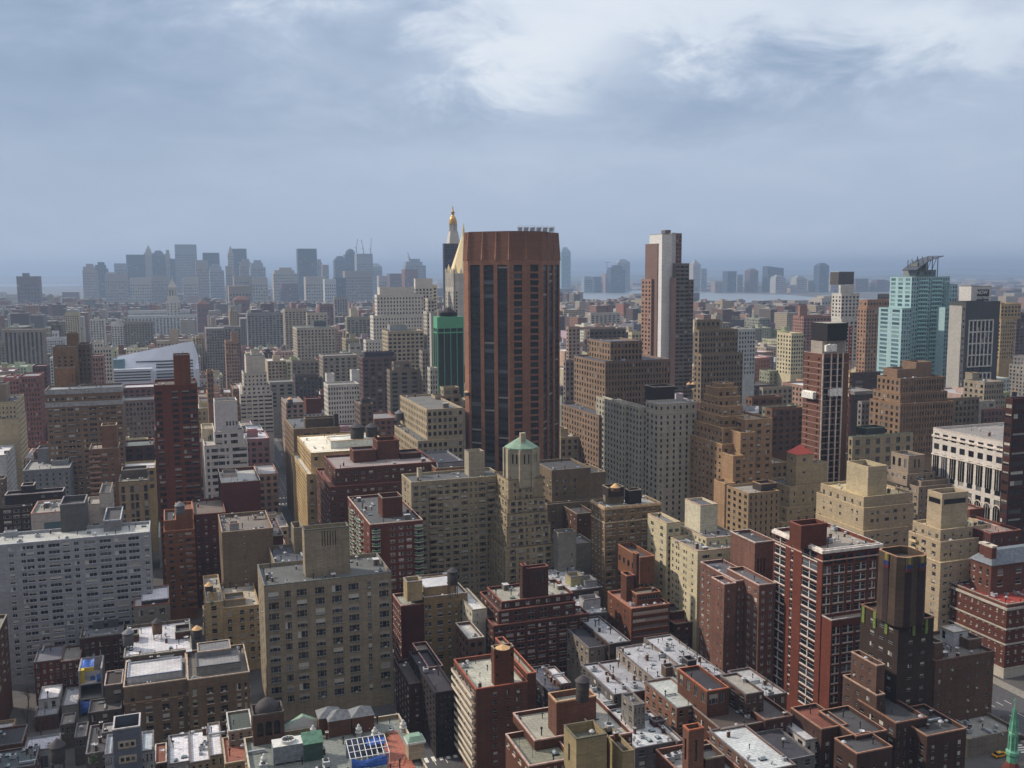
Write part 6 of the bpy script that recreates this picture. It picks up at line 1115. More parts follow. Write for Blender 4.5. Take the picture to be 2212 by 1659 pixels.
uc,vc=loc_of(GT);cu,cv=at_D(1126,1010,408)[:2];cx,cy=cu-uc,cv-vc;s=408/FOC;ze=at_D(1124,966,408)[2];za=at_D(1124,943,408)[2];zb=at_D(1124,1040,400)[2];lm=wall_m((176,164,136),amt=.6);cop_g=plain_m("copper_roof",(118,146,128),.6,0,.2)
mb=MB();mb.prism(ngon(cx,cy,36*s,8),zb-3,ngon(cx,cy,36*s,8),ze,lm,cap=False)
for i in range(8):
    q=ngon(cx,cy,36.6*s,8)[i];mb.prism(rect(*q,1.2,1.2),zb-3,rect(*q,1.2,1.2),ze-.1,lm)
for(A,B)in((4,5),(5,6),(6,7)):
    p,q=ngon(cx,cy,36*s,8)[A],ngon(cx,cy,36*s,8)[B];n=nrm(p,q)
    for t in(.28,.62):
        a1,b1=sub(p,q,t,t+.12);a1,b1=off(a1,n,.08),off(b1,n,.08);mb.poly([(*a1,ze-6),(*b1,ze-6),(*b1,ze-2),(*a1,ze-2)],glass_m('deep'))
mb.build('drum',GT);mb=MB();mb.prism(ngon(cx,cy,37.5*s,8),ze,ngon(cx,cy,37.5*s,8),ze+.4,cop_g,bottom=True);mb.prism(ngon(cx,cy,37*s,8),ze+.4,ngon(cx,cy,.5,8),za,cop_g);mb.build('copper_roof',GT)
mb=MB();mb.box(cx-1.3,cx+.9,cy-3.4,cy-1.4,ze,za+2,lm);mb.build('chimney',GT)
uc,vc=loc_of(PY);dd_=T(1700,1721,1757,983,D=474);mb=MB();rc=plain_m("red_roof_tiles",(186,76,62),.7,0,.15)
x0,x1,y0,y1=dd_['u0']-uc-.3,dd_['u1']-uc+.3,dd_['v0']-vc-.3,dd_['v1']-vc+.3;z_=dd_['z1']+.12
mb.prism([(x0,y0),(x1,y0),(x1,y1),(x0,y1)],z_,[((x0+x1)/2-.05,(y0+y1)/2-.05),((x0+x1)/2+.05,(y0+y1)/2-.05),((x0+x1)/2+.05,(y0+y1)/2+.05),((x0+x1)/2-.05,(y0+y1)/2+.05)],at_D(1727,961,478)[2],rc,bottom=True);mb.build('pyramid_roof',PY)
uc,vc=loc_of(RM);tb=T(2098,2142,2260,1222,D=352);mb=MB();x0,x1,y0,y1=tb['u0']-uc,tb['u1']-uc,tb['v0']-vc,tb['v1']-vc;z_=tb['z1']+.1;sl_=plain_m("slate_roof",(104,112,122),.75)
mb.prism([(x0-.6,y0-.6),(x1+.6,y0-.6),(x1+.6,y1+.6),(x0-.6,y1+.6)],z_,[(x0+3.5,y0+3.5),(x1-3.5,y0+3.5),(x1-3.5,y1-3.5),(x0+3.5,y1-3.5)],z_+4.4,sl_,bottom=True);mb.build('slate_roof',RM)
mb=MB();q=root
for(X,Y)in((x0+2.2,y0+3),(x0+2.6,y1-4)):
    mb2=MB();mb2.box(X-1.1,X+1.1,Y-1.8,Y+1.8,z_+.2,z_+6.2,wall_m((124,60,54)));mb2.box(X-1.35,X+1.35,Y-2.05,Y+2.05,z_+6.2,z_+6.9,plain_m("coping",(190,180,170),.8));mb2.build('chimney',RM)
lim=wall_m((186,178,164),amt=.6);ta=T(2056,2176,2300,1306,D=338);x0,x1,y0,y1,z_=ta['u0']-uc,ta['u1']-uc,ta['v0']-vc,ta['v1']-vc,ta['z1']
for zz_,h_,nm in((z_-2.2,.9,'cornice'),(z_-9.5,.5,'string_course'),(z_-15.2,.5,'string_course')):
    mb=MB();mb.box(x0-.5,x1+.3,y0-.5,y0-.07,zz_,zz_+h_,lim);mb.box(x0-.5,x0-.07,y0-.07,y1+.3,zz_,zz_+h_,lim);mb.build(nm,RM)
mb=MB();mb.box(x0-.35,x1+.2,y0-.35,y1+.2,0,z_*.14,lim);mb.build('limestone_base',RM)
def cornice(rt,t,dz=1.2,pr=.7,c=(190,176,160),nm='cornice',hgt=.8):
    uc,vc=loc_of(rt);mb=MB();m_=plain_m("cornice",c,.8);u0,u1,v0,v1,za,zb=t['u0']-uc,t['u1']-uc,t['v0']-vc,t['v1']-vc,t['z1']-dz-hgt,t['z1']-dz
    mb.box(u0-pr,u1+pr,v0-pr,v0-.07,za,zb,m_);mb.box(u0-pr,u0-.07,v0-.07,v1+.2,za,zb,m_);mb.box(u1+.07,u1+pr,v0-.07,v1+.2,za,zb,m_);return mb.build(nm,rt)
tt=T(1672,1777.7,1900.5,1187,D=298);cornice(RW,tt,.26,.8,(214,206,200),hgt=1.0);cornice(RW,tt,3.6,.25,(190,160,150),hgt=.4,nm='string_course')
cornice(AW_,T(1277,1307,1426,1096,D=387),.26,.5,(176,150,120),hgt=.9);cornice(AW_,T(1277,1307,1426,1096,D=387),6.4,.2,(196,176,150),hgt=.35,nm='string_course')
cornice(PB,T(266,404,404,1466,D=286,side='R',dep=26),5.0,.15,(140,116,90),hgt=.5)
cornice(WB,BWH,3.4,.6,(206,198,192),hgt=.9);cornice(WB,BWH,12.6,.4,(206,198,192),hgt=.6,nm='string_course')
for dz_,h_ in((.3,2.4),(7.2,2.6)):cornice(BC,T(97,262,262,836,D=548,side='R',dep=22),dz_,.35,(150,152,156),hgt=h_,nm='concrete_band')
uc,vc=loc_of(WB);x0=BWH['u0']-uc;Lb=BWH['v1']-BWH['v0']
for i in range(9):
    y=Lb*(i+.5)/9
    for(za,zb2,nm)in((BWH['z1']-23,BWH['z1']-13.2,'tall_window'),(BWH['z1']-41,BWH['z1']-30,'arched_window')):
        mb=MB();mb.box(x0-.12,x0+.1,y-1.9,y+1.9,za,zb2-(1.9 if nm[0]=='a' else 0),glass_m('deep'),skip='r')
        if nm[0]=='a':
            pl=[(x0-.12,y+1.9*math.cos(t*math.pi/10),zb2-1.9+1.9*math.sin(t*math.pi/10))for t in range(11)];mb.poly(pl[::-1],glass_m('deep'))
            for t in range(10):
                c0,s0,c1,s1=math.cos(t*math.pi/10),math.sin(t*math.pi/10),math.cos((t+1)*math.pi/10),math.sin((t+1)*math.pi/10)
                mb.poly([(x0-.2,y+1.9*c0,zb2-1.9+1.9*s0),(x0-.2,y+1.9*c1,zb2-1.9+1.9*s1),(x0-.2,y+2.5*c1,zb2-1.9+2.5*s1),(x0-.2,y+2.5*c0,zb2-1.9+2.5*s0)],plain_m("stone_trim",(200,192,186),.8))
        for yy in(-.65,.65):mb.bar((x0-.2,y+yy,za),(x0-.2,y+yy,zb2-(.6 if nm[0]=='a' else 0)),.14,plain_m("stone_trim",(200,192,186),.8))
        mb.build(nm,WB)
# ------------------------------------------------------------------ bottom left: yards, sheds, the tarpaulined building site
SIDE=dict(side='R')
low('shed','white-roofed garden house among the back yards',83,128,132,1506,8,11,wall=(196,198,204),roof=(226,226,232),side='R',f=P([(.25,.42),(.62,.8)],pitch=5,wh=.5,top=1,bot=.5,st=1),cl=.3,cop=(150,150,156),cat='shed')
low('shed','grey-white flat roof with rubble beside the building site',133,168,168,1521,6,15,wall=(150,146,144),roof=(166,168,178),side='R',cl=2,cat='shed')
low('shed','lower grey extension roof in front of the white-roofed garden house',75,125,128,1542,5,7,wall=(110,70,66),roof=(150,152,160),side='R',cl=1.5,cat='shed')
low('brick_building','low rear building with a pale roof and white sheet walls by the big water tank',50,125,142,1614,14,9,wall=(150,154,164),roof=(190,190,200),side='R',f=P([(.3,.7)],pitch=9,wh=.4,top=2,st=3),cl=2)
low('brick_building','orange-brown flat-topped building in the bottom corner',-40,48,50,1604,15,12,wall=(134,76,48),roof=(64,62,70),side='R',f=P(9,ww=.35,ppx=26,wh=.5,tpx=10,st=1),cl=1)
low('brick_building','dark skylit roof at the lowest edge below the orange-brown building',-40,75,80,1652,15,12,wall=(90,62,56),roof=(80,88,92),side='R',cl=4)
low('brick_building','pipe-covered dark roof beside the blue-grey tower',185,232,236,1622,16,18,wall=(96,84,80),roof=(70,68,72),side='R',cl=5)
low('shed','small grey stair house on the row behind the blue-grey tower',220,246,248,1580,17,6,wall=(110,116,126),roof=(150,150,150),side='R',cl=.4,cat='shed')
low('shed','patched tan roof in the yard rows',130,160,162,1562,8,8,wall=(110,96,86),roof=(140,134,130),side='R',cl=2,cat='shed')
low('shed','narrow grey roof stepping down the yard wall',160,186,190,1590,9,10,wall=(96,88,86),roof=(112,110,112),side='R',cl=2,cat='shed')
low('brick_building','dark backyard house front with a long balcony left of the brown block',225,264,266,1476,14,12,wall=(104,92,86),roof=(60,56,58),side='R',f=P([(.5,.9)],pitch=4,wh=.5,top=2,st=2),cl=.3,cop=(200,180,176))
low('brick_building','low dark roofs in the gap under the brown block',190,262,266,1530,8,10,wall=(92,80,76),roof=(88,86,88),side='R',cl=1)
gt=T(243,302,306,1568,D=240,side='R',dep=8,f=0,l=0,roof=(40,42,44),ph=2.5,cop=(206,200,204),wall=(92,100,122))
GTW=bld('stair_tower','blue-grey stair tower with three cream panels of small square windows',[gt],wall=(92,100,122),yb=1659,phrase='blue-grey tower',amt=.5,clutter=0,cop=(206,200,204))
uc,vc=loc_of(GTW);x0,x1,z1=gt['u0']-uc,gt['u1']-uc,gt['z1'];wl=x1-x0
for j in range(3):
    mb=MB();zc=z1-3.4-j*4.0;mb.box(x0+wl*.17,x0+wl*.83,-.08,-.01,zc-2.1,zc,wall_m((176,162,140)),skip='b');mb.build('cream_panel',GTW)
    for i in range(3):
        mb=MB();xx=x0+wl*(.30+.2*i);mb.box(xx-.42,xx+.42,-.13,-.09,zc-1.5,zc-.55,glass_m('deep'));mb.build('window',GTW)
low('brick_building','pale lower roof hugging the right of the blue-grey tower',304,331,334,1620,22,12,wall=(170,176,184),roof=(176,186,194),side='R',cl=1,f=0)
low('brick_building','pale lower roof hugging the left of the blue-grey tower',226,242,243,1628,20,12,wall=(170,176,184),roof=(170,180,190),side='R',cl=1,f=0)
low('townhouse','snow-white flat roof with a red hatch, first of the white trio',364,364,411,1651,18,17,wall=(140,138,142),roof=(220,220,228),cl=3,f=P(3,ww=.4,ppx=24,tpx=8,st=1))
low('townhouse','snow-white flat roof with a raised ledge, middle of the white trio',411,411,454,1648,18.5,19,wall=(150,130,100),roof=(216,216,224),cl=3,f=P(3,ww=.4,ppx=24,tpx=8,st=1))
low('townhouse','snow-white flat roof on tan brick, last of the white trio',454,454,482,1633,19.5,20,wall=(158,134,98),roof=(218,218,226),cl=3,f=P(2,ww=.4,ppx=24,tpx=8,st=1))
low('townhouse','tan brick house with a terracotta-tiled roof terrace',484,486,546,1650,21,15,wall=(160,132,84),roof=(150,92,76),cl=1.5,f=P(3,ww=.4,ppx=24,tpx=8,st=1),cop=(196,176,150))
low('townhouse','dark-decked roof terrace above the terracotta one',492,494,546,1580,25,12,wall=(150,128,100),roof=(70,78,74),cl=1,f=0,cop=(206,206,206))
low('townhouse','low terracotta yard roof between the blue-grey tower and the white trio',330,334,360,1650,12,12,wall=(120,78,64),roof=(136,84,72),cl=1,f=0,cop=(196,190,180))
(u,v,zt)=at_D(168,1447,312);zt2=zt;wl=along(u,v,zt,EU,220);con=plain_m("bare_concrete",(150,148,150),.9,0,.2)
rt=root('building_site',u+wl/2,v,0,'gutted narrow building open to the air with blue tarpaulins and a yellow wall','building site');a_=wl/2;px=312/FOC
zs=lambda y:at_D(190,y,312)[2]
mb=MB();mb.box(-a_,-a_+.5,0,12,0,zs(1450),con);mb.box(a_-.5,a_,0,12,0,zs(1450),con);mb.box(-a_+.5,a_-.5,11.6,12,0,zs(1450),con);mb.build('party_wall',rt)
for yy in(1480,1512,1538):mb=MB();mb.box(-a_+.5,a_-.5,.2,11.6,zs(yy)-.35,zs(yy),con);mb.build('floor_slab',rt)
ym=plain_m("yellow_board",(190,170,70),.8);mb=MB();mb.box(-a_+.5,a_*.28,3.0,3.2,zs(1461),zs(1452),ym);mb.box(-a_+.5,-a_+1.8,1.0,3.0,zs(1480),zs(1452),ym);mb.build('yellow_wall',rt)
bt=plain_m("blue_tarpaulin",(44,88,168),.5,0,.35)
def tarp(rt,x0,x1,y0,y1,z0,z1,seed,nm='tarpaulin',sag=.5,mt=None):
    r_=random.Random(seed);mb=MB();nx,nz=14,10;P_={}
    for i in range(nx+1):
        for j in range(nz+1):
            s,t=i/nx,j/nz;P_[i,j]=(x0+(x1-x0)*s,y0+(y1-y0)*t-sag*math.sin(math.pi*s)*math.sin(math.pi*t)+r_.uniform(-.13,.13),z0+(z1-z0)*t-sag*.9*math.sin(math.pi*s)*t+r_.uniform(-.06,.06)+.25*math.sin(s*9+seed)*t)
    for i in range(nx):
        for j in range(nz):mb.poly([P_[i,j],P_[i+1,j],P_[i+1,j+1],P_[i,j+1]],mt or bt)
    return mb.build(nm,rt,True)
tarp(rt,-a_+.3,a_-.4,-1.0,.0,zs(1540),zs(1512),3,sag=.9);tarp(rt,-a_+.5,a_*.25,3.4,8.5,zs(1452)-.2,zs(1449)+.5,5,sag=.3);tarp(rt,a_*.5,a_-.6,.4,1.2,zs(1479),zs(1463),8,sag=.4);tarp(rt,-.3,a_*.35,2.6,2.8,zs(1479),zs(1470),9,sag=.2)
hero(168,221,1440,1545,312);foot(u+4,v+6,6)
# ------------------------------------------------------------------ foreground roof terrace at the bottom centre
ZR=33.0;(ua,va)=at_z(871,1568,ZR);(ub,vb)=at_z(545,1600,ZR);v1_=max(va,vb)
tf_=P(8,ww=.4,ppx=26,tpx=10,st=1)
TR=bld('apartment_building','elaborate old apartment house whose cluttered roof fills the lower centre',[U(ub-2,ua,v1_-44,v1_,0,ZR+1,f=tf_,l=tf_,D=225,roof=(120,126,122),cop=(206,196,180))],wall=(150,124,90),yb=1659,phrase='cluttered old roof',clutter=1.6,cop=(206,196,180))
def on_roof(name,label,px,py,f,cat=None,z=ZR+.02,group=None,rz=0):
    u,v=at_z(px,py,z);r=root(name,u,v,z,label,cat or name.replace('_',' '),group,rz);f(r);return r
brk=wall_m((92,62,50));ltm=plain_m("pale_paint",(196,198,196),.7,0,.12);gm_=plain_m("machine_grey",(120,126,134),.6,.2);grn=plain_m("green_paint",(70,110,92),.7);gry=roof_m((130,134,136));s_=240/FOC
bt_=T(541,548,613,1547,on=(1612,ZR),f=P([(.13,.33),(.40,.60),(.67,.87)],pitch=30,wh=.13,top=1.9,rows=1,bot=0,st=0,g='deep',rec=.8,arch='all'),l=P([(.25,.75)],pitch=30,wh=.13,top=1.9,rows=1,bot=0,st=0,g='deep',arch='all'),roof=(60,58,60),ph=1.4)
BEL=bld('tank_house','dark brick tank house with three tall arches and a black domed tank',[bt_],wall=(98,68,56),yb=1620,phrase='arched tank house',clutter=0,cat='tank house',cop=(90,84,80))
uc,vc=loc_of(BEL);mb=MB();mb.lathe(0,(bt_['v1']-bt_['v0'])/2,[(2.9,bt_['z1']-1.4),(2.9,bt_['z1']+.6),(2.2,bt_['z1']+1.6),(.9,bt_['z1']+2.5),(.1,bt_['z1']+2.8)],plain_m("tarred_dome",(56,52,56),.8),18);mb.build('dome',BEL,True)
def f_ac(r):
    mb=MB();mb.box(-3.7,3.7,0,4.2,.5,4.6,gm_,top=ltm);mb.build('casing',r);mb=MB();mb.lathe(0,2.0,[(1.7,4.61),(1.7,5.3),(1.45,5.3),(1.45,4.7)],ltm,20,cap=False);mb.build('fan_shroud',r)
    mb=MB()
    for i in range(4):a=i*math.pi/4;mb.bar((-1.5*math.cos(a),2.0-1.5*math.sin(a),5.2),(1.5*math.cos(a),2.0+1.5*math.sin(a),5.2),.14,plain_m("black_metal",(30,30,34),.6))
    mb.build('fan_grille',r);mb=MB()
    for i in range(4):mb.box(-3.6+i*2.25,-3.2+i*2.25,.2,.6,0,.5,gm_)
    for i in range(4):mb.build('foot',r)if i==0 else None
on_roof('cooling_tower','big grey rooftop cooling unit with a round fan',626,1650,f_ac,'cooling unit')
def f_gb(r):
    mb=MB();mb.box(-2.2,2.2,0,3.6,0,4.4,plain_m("dark_green_paint",(52,76,70),.7));mb.build('walls',r);mb=MB();mb.poly([(-2.4,-.3,4.4),(2.4,-.3,4.4),(2.4,3.8,5.6),(-2.4,3.8,5.6)],grn);mb.poly([(-2.4,-.3,4.25),(2.4,-.3,4.25),(2.4,-.3,4.4),(-2.4,-.3,4.4)],grn);mb.poly([(2.4,-.3,4.25),(2.4,3.8,4.25),(2.4,3.8,5.6),(2.4,-.3,4.4)],grn);mb.poly([(-2.4,3.8,4.25),(-2.4,-.3,4.25),(-2.4,-.3,4.4),(-2.4,3.8,5.6)],grn);mb.poly([(2.4,3.8,4.25),(-2.4,3.8,4.25),(-2.4,3.8,5.6),(2.4,3.8,5.6)],grn);mb.build('sloping_roof',r)
on_roof('stair_house','green sloping stair house beside the cooling unit',678,1643,f_gb)
def f_th(n):
    def f(r):
        for i in range(n):mb=MB();x=-2.9+i*5.8 if n>1 else 0;mb.box(x-2.8,x+2.8,0,5,0,4.2,wall_m((112,70,56)));mb.prism([(x-3,-.2),(x+3,-.2),(x+3,5.2),(x-3,5.2)],4.2,[(x-.3,2.3),(x+.3,2.3),(x+.3,2.7),(x-.3,2.7)],5.9,plain_m("lead_roof",(96,100,106),.6),bottom=True);mb.build('brick_house',r)
    return f
on_roof('tank_house','twin brick tank houses with grey hipped roofs',760,1586,f_th(2));on_roof('tank_house','single dark brick hut under the copper gable',716-2,1584,f_th(1))
def f_gable(r):
    mb=MB();L_=4.6;cg=plain_m("copper_roof",(118,146,128),.6,0,.2)
    mb.poly([(-L_,-.0,.8),(0,0,3.2),(0,1.6,3.2),(-L_,1.6,.8)],cg);mb.poly([(0,0,3.2),(L_,0,.8),(L_,1.6,.8),(0,1.6,3.2)],cg);mb.poly([(-L_,0,0),(L_,0,0),(L_,0,.8),(0,0,3.2),(-L_,0,.8)],ltm);mb.poly([(L_,1.6,0),(-L_,1.6,0),(-L_,1.6,.8),(0,1.6,3.2),(L_,1.6,.8)],ltm);mb.poly([(L_,0,0),(L_,1.6,0),(L_,1.6,.8),(L_,0,.8)],ltm);mb.poly([(-L_,1.6,0),(-L_,0,0),(-L_,0,.8),(-L_,1.6,.8)],ltm);mb.build('gable',r)
on_roof('roof_gable','green copper gable behind the arched tank house',655,1573,f_gable,'gable',z=ZR+1.0)
def f_urn(r):
    mb=MB();mb.lathe(0,0,[(.65,0),(.65,.9),(.95,1.0),(.95,1.25),(.5,1.4),(.8,1.8),(.8,2.2),(.3,2.5),(.4,2.8),(.05,3.2)],ltm,12);mb.build('finial',r,True)
for i,(x,y,lb)in enumerate(((694,1572,'white turret finial behind the green stair house'),(677,1592,'white turret finial nearest the cooling unit'),(775,1590,'white turret finial in front of the twin tank houses'),(810,1596,'white turret finial above the blue greenhouse'),(871,1580,'white turret finial at the head of the terrace edge'),(571,1655,'white turret finial at the lowest left of the cluttered roof'))):
    on_roof('roof_finial',lb,x,y,f_urn,'finial',z=ZR+.02,group='finials on the cluttered old roof')
def f_gh(r):
    pw=plain_m("white_frame",(224,226,230),.5,0,.05);W_,D_,h0,h1=4.6,6.0,2.6,4.4
    for i in range(8):
        x=-W_+i*2*W_/7;mb=MB();mb.bar((x,0,h0),(x,D_,h1),.14,pw);mb.bar((x,0,0),(x,0,h0),.14,pw);mb.build('rafter',r)
    for j in range(4):t=j/3;mb=MB();mb.bar((-W_,D_*t,h0+(h1-h0)*t+.08),(W_,D_*t,h0+(h1-h0)*t+.08),.12,pw);mb.build('purlin',r)
    mb=MB();mb.box(-W_,W_,D_,D_+.25,0,h1,wall_m((110,120,150)));mb.build('back_wall',r)
    tarp(r,-W_+.2,W_-.6,-.7,-.25,0.2,h0,21,sag=.5);tarp(r,0,W_-.2,3.6,D_-.1,h1-1.1,h1-.3,22,sag=.2)
on_roof('greenhouse_frame','white greenhouse frame half wrapped in blue tarpaulin',800,1656,f_gh,'greenhouse')
def f_pv(r):
    mb=MB();mb.box(-1.9,1.9,0,3.4,0,3.8,wall_m((176,158,126)));mb.box(-2.2,2.2,-.3,3.7,3.8,4.3,ltm);mb.build('pier',r);mb=MB();mb.prism([(-2.1,-.2),(2.1,-.2),(2.1,3.6),(-2.1,3.6)],4.3,[(-1.3,.8),(1.3,.8),(1.3,2.8),(-1.3,2.8)],5.3,plain_m("copper_roof",(118,146,128),.6,0,.2));mb.build('copper_roof',r)
on_roof('corner_pavilion','small stone corner pavilion with a pale green copper top',900,1640,f_pv,'pavilion',z=ZR+1)
mb=MB();(u,v)=at_z(858,1648,ZR);th=root('roof_terrace',u,v,ZR+.03,'terracotta-tiled terrace strip along the cluttered roof edge','terrace');mb.poly([(-2.6,-8,0),(3.6,-8,0),(3.6,16,0),(-2.6,16,0)],roof_m((160,96,78)));mb.build('tile_paving',th)
(u,v,z0)=at_D(2189,1590,232);s=232/FOC;z=lambda y:at_D(2189,y,232)[2]
rt=root('church_spire',u,v,0,'slender green copper church spire with a red tiled skirt','spire');cgm=plain_m("spire_copper",(92,152,128),.6,0,.25)
mb=MB();mb.prism(ngon(0,0,34*s,8),z(1690),ngon(0,0,12*s,8),z(1645),wall_m((130,50,44)));mb.build('tiled_skirt',rt)
mb=MB();mb.lathe(0,0,[(18*s,0),(18*s,z(1690))],wall_m((130,50,44)),8,cap=False);mb.build('tower',rt)
mb=MB();mb.lathe(0,0,[(12*s,z(1648)),(12*s,z(1632)),(15*s,z(1628)),(15*s,z(1622)),(9*s,z(1618)),(9*s,z(1590)),(10.5*s,z(1588)),(10.5*s,z(1583)),(8.5*s,z(1580)),(1.0*s,z(1524)),(.5*s,z(1520))],cgm,8);mb.build('lantern_and_spire',rt)
for i in range(8):
    a=2*math.pi*(i+.5)/8
    for t in(0,):mb=MB();mb.bar((9.6*s*math.cos(a),9.6*s*math.sin(a),z(1618)),(9.6*s*math.cos(a),9.6*s*math.sin(a),z(1590)),.22,cgm);mb.build('colonnette',rt)
for i in range(11):
    t=i/11;zz=z(1578)+(z(1528)-z(1578))*t;rr=(8.5-7.3*t)*s;mb=MB()
    for q in range(8):a=2*math.pi*(q+.5)/8;mb.bar((rr*math.cos(a),rr*math.sin(a),zz),((rr+.3)*math.cos(a),(rr+.3)*math.sin(a),zz+.22),.18,cgm)
    mb.build('crocket_ring',rt)
mb=MB();mb.bar((0,0,z(1524)),(0,0,z(1508)),.16,cgm);mb.bar((-.55,0,z(1513)),(.55,0,z(1513)),.16,cgm);mb.build('cross',rt)
hero(2150,2212,1508,1659,232)
# ------------------------------------------------------------------ water tanks
woodm={c:wall_m(q)for c,q in dict(brown=(126,90,60),grey=(92,92,98),dark=(66,60,60)).items()};hoop=plain_m("hoop_iron",(50,48,50),.7)
TANKS={}
def water_tank(px,yb,D,w,ht,hc,leg,c,label,cone=None,group=None,z0=None):
    s=D/FOC;(u,v,z)=at_D(px,yb,D)if z0 is None else(*at_z(px,yb,z0),z0)
    return tank_at(u,v,z,w*s/2,ht*s,hc*s,leg*s,c,label,cone,group)
def tank_at(u,v,z,r,h,hc,lg,c,label,cone=None,group=None):
    th=root('water_tank',u,v,z,label,'water tank',group);key=(round(r,1),round(h,1),c,cone,round(lg,1))
    if key not in TANKS:
        a=MB();a.lathe(0,0,[(r*.96,lg),(r,lg+h)],woodm[c],16);
        for i in range(4):zz=lg+h*(i+.5)/4.4;a.lathe(0,0,[(r*1.02,zz),(r*1.02,zz+.08)],hoop,16,cap=False)
        b=MB();cm=plain_m("tank_roof_%s"%(cone or 'grey'),dict(tan=(196,160,116),grey=(110,112,120),dark=(60,56,60),white=(200,200,206))[cone or 'grey'],.8);b.lathe(0,0,[(r*1.12,lg+h),(r*.6,lg+h+hc*.5),(.1,lg+h+hc)],cm,16)
        g_=None
        if lg>.3:
            g_=MB()
            for sx,sy in((-1,-1),(1,-1),(1,1),(-1,1)):g_.bar((sx*r*.7,sy*r*.7,0),(sx*r*.7,sy*r*.7,lg),.22,hoop)
            g_.bar((-r*.7,-r*.7,0),(r*.7,-r*.7,lg),.12,hoop);g_.bar((-r*.7,-r*.7,0),(-r*.7,r*.7,lg),.12,hoop);g_.box(-r*.9,r*.9,-r*.9,r*.9,lg-.25,lg-.01,hoop);g_=g_.mesh('stand')
        TANKS[key]=(a.mesh('tank',True),b.mesh('tank_roof',True),g_)
    A,B,Cc=TANKS[key];child('tank',A,th);child('tank_roof',B,th)
    if Cc:child('stand',Cc,th)
    return th
water_tank(340.6,1377,0,23,23,10,14,'brown','brown wooden water tank with a dark peaked roof, middle of the three','dark',z0=24)if False else None
def wt(px,yb,z,w,ht,hc,leg,c,label,cone):
    u,v=at_z(px,yb,z);D=(EU*u+EV*v).y;s=D/FOC;tank_at(u,v,z,w*s/2,ht*s,hc*s,leg*s,c,label,cone)
wt(340.6,1379,24.2,22,24,10,14,'brown','brown wooden water tank with a dark peaked roof, middle of the three','dark')
wt(278,1400,24.2,24,26,10,10,'grey','grey water tank with a pale cone, beside the arched red building','grey')
wt(427,1394,22,21,20,9,18,'dark','dark water tank under a tan cone next to the cream terraced house','tan')
wt(127,1668,12,33,36,18,28,'dark','big weathered wooden water tank on tall legs among the yards','dark')
wt(389,1111,ORB and 50.0,21,20,10,0,'grey','domed grey water tank on the orange brick tower','grey')
wt(452,1285,33,18,10,8,12,'dark','small tan-coned tank above the cream terraced house','tan')
wt(978,1290,36,24,28,9,32,'dark','water tank on spidery legs over the red and tan house','dark')
wt(1329,1060,66,20,8,9,0,'brown','tan-coned tank on the black box of the arched-window house','tan')
wt(1258,1512,52.0,31,46,14,0,'dark','big dark wooden water tank on the zigzag-parapet house','dark')
wt(1086,1402,47,0+30,3,8,0,'brown','tan tank cone sunk in the bulkhead of the bay-window red tower','tan')
wt(2187-10,1376,40,26,26,10,0,'dark','dark tank behind the brown house near the crosswalk','dark')if False else None
water_tank(862,905+5,565,0+18,14,7,4,'grey','grey water tank, one of two over the big white roof','grey','tank pair');water_tank(772,955,500,30,28,9,6,'dark','large dark water tank at the left behind the big white roof','dark');water_tank(822-19,953,505,26,26,9,6,'dark','large dark water tank at the right behind the big white roof','dark')
water_tank(627,880,700,12,10,5,8,'grey','little tan-coned tank on the pinkish loft roof','tan');water_tank(1890,868,640,8,6,4,2,'grey','small tan-coned tank, first of two on the low roofs','tan');water_tank(1937-5,870,640,8,6,4,2,'grey','small tan-coned tank, second of two on the low roofs','tan')
water_tank(1488,838,640,11,6,5,2,'grey','tan-coned tank left of the pair by the thin slab tower','tan');water_tank(1497,838,642,11,6,5,2,'grey','tan-coned tank right of the pair by the thin slab tower','tan');water_tank(1009,855,520,12,6,4,2,'grey','tan-coned tank peeking beside the brown octagonal tower','tan')
# ------------------------------------------------------------------ cars, people, trees in the streets
def car_meshes(c,taxi=False):
    pm=plain_m("car_paint_%d_%d_%d"%c,c,.3,.1,.05);dk=plain_m("car_glass",(22,24,30),.15);ty=plain_m("tyre_rubber",(24,24,24),.9)
    b=MB();pr=[(-2.35,.35),(-2.4,.75),(-2.2,.95),(2.2,.9),(2.4,.7),(2.35,.35)]
    def ext(mb,pts,w0,w1,mt):
        n=len(pts)
        for i in range(n):a,c_=pts[i],pts[(i+1)%n];mb.poly([(a[0],-w0,a[1]),(a[0],w0,a[1]),(c_[0],w0,c_[1]),(c_[0],-w0,c_[1])],mt)
        mb.poly([(p[0],-w0,p[1])for p in pts][::-1],mt);mb.poly([(p[0],w0,p[1])for p in pts],mt)
    ext(b,pr,.92,.92,pm);b.poly([(-1.3,-.66,1.46),(.55,-.66,1.46),(.55,.66,1.46),(-1.3,.66,1.46)],pm)
    g_=MB();g_.prism([(-2.0,-.86),(1.35,-.86),(1.35,.86),(-2.0,.86)],.93,[(-1.3,-.66),(.55,-.66),(.55,.66),(-1.3,.66)],1.455,dk,cap=False)
    w=MB();w.lathe(0,0,[(.33,-.11),(.33,.11)],ty,12,cap=True)
    t_=MB();t_.box(-.5,.1,-.35,.35,1.47,1.62,plain_m("roof_light",(230,220,150),.5))if taxi else None
    return b.mesh('body'),g_.mesh('window'),w.mesh('wheel'),(t_.mesh('roof_light')if taxi else None)
CARM={}
def car(u,v,rz,c,label,taxi=False):
    if c not in CARM:CARM[c]=car_meshes(c,taxi)
    b,g_,w,t_=CARM[c];th=root('taxi' if taxi else 'parked_car',u,v,.01,label,'taxi' if taxi else 'car','traffic on the avenues',rz);child('body',b,th);child('windows',g_,th)
    for x in(-1.45,1.45):
        for y in(-.82,.82):o=child('wheel',w,th,(x,y,.33));o.rotation_euler=(math.pi/2,0,0)
    if t_:child('roof_light',t_,th)
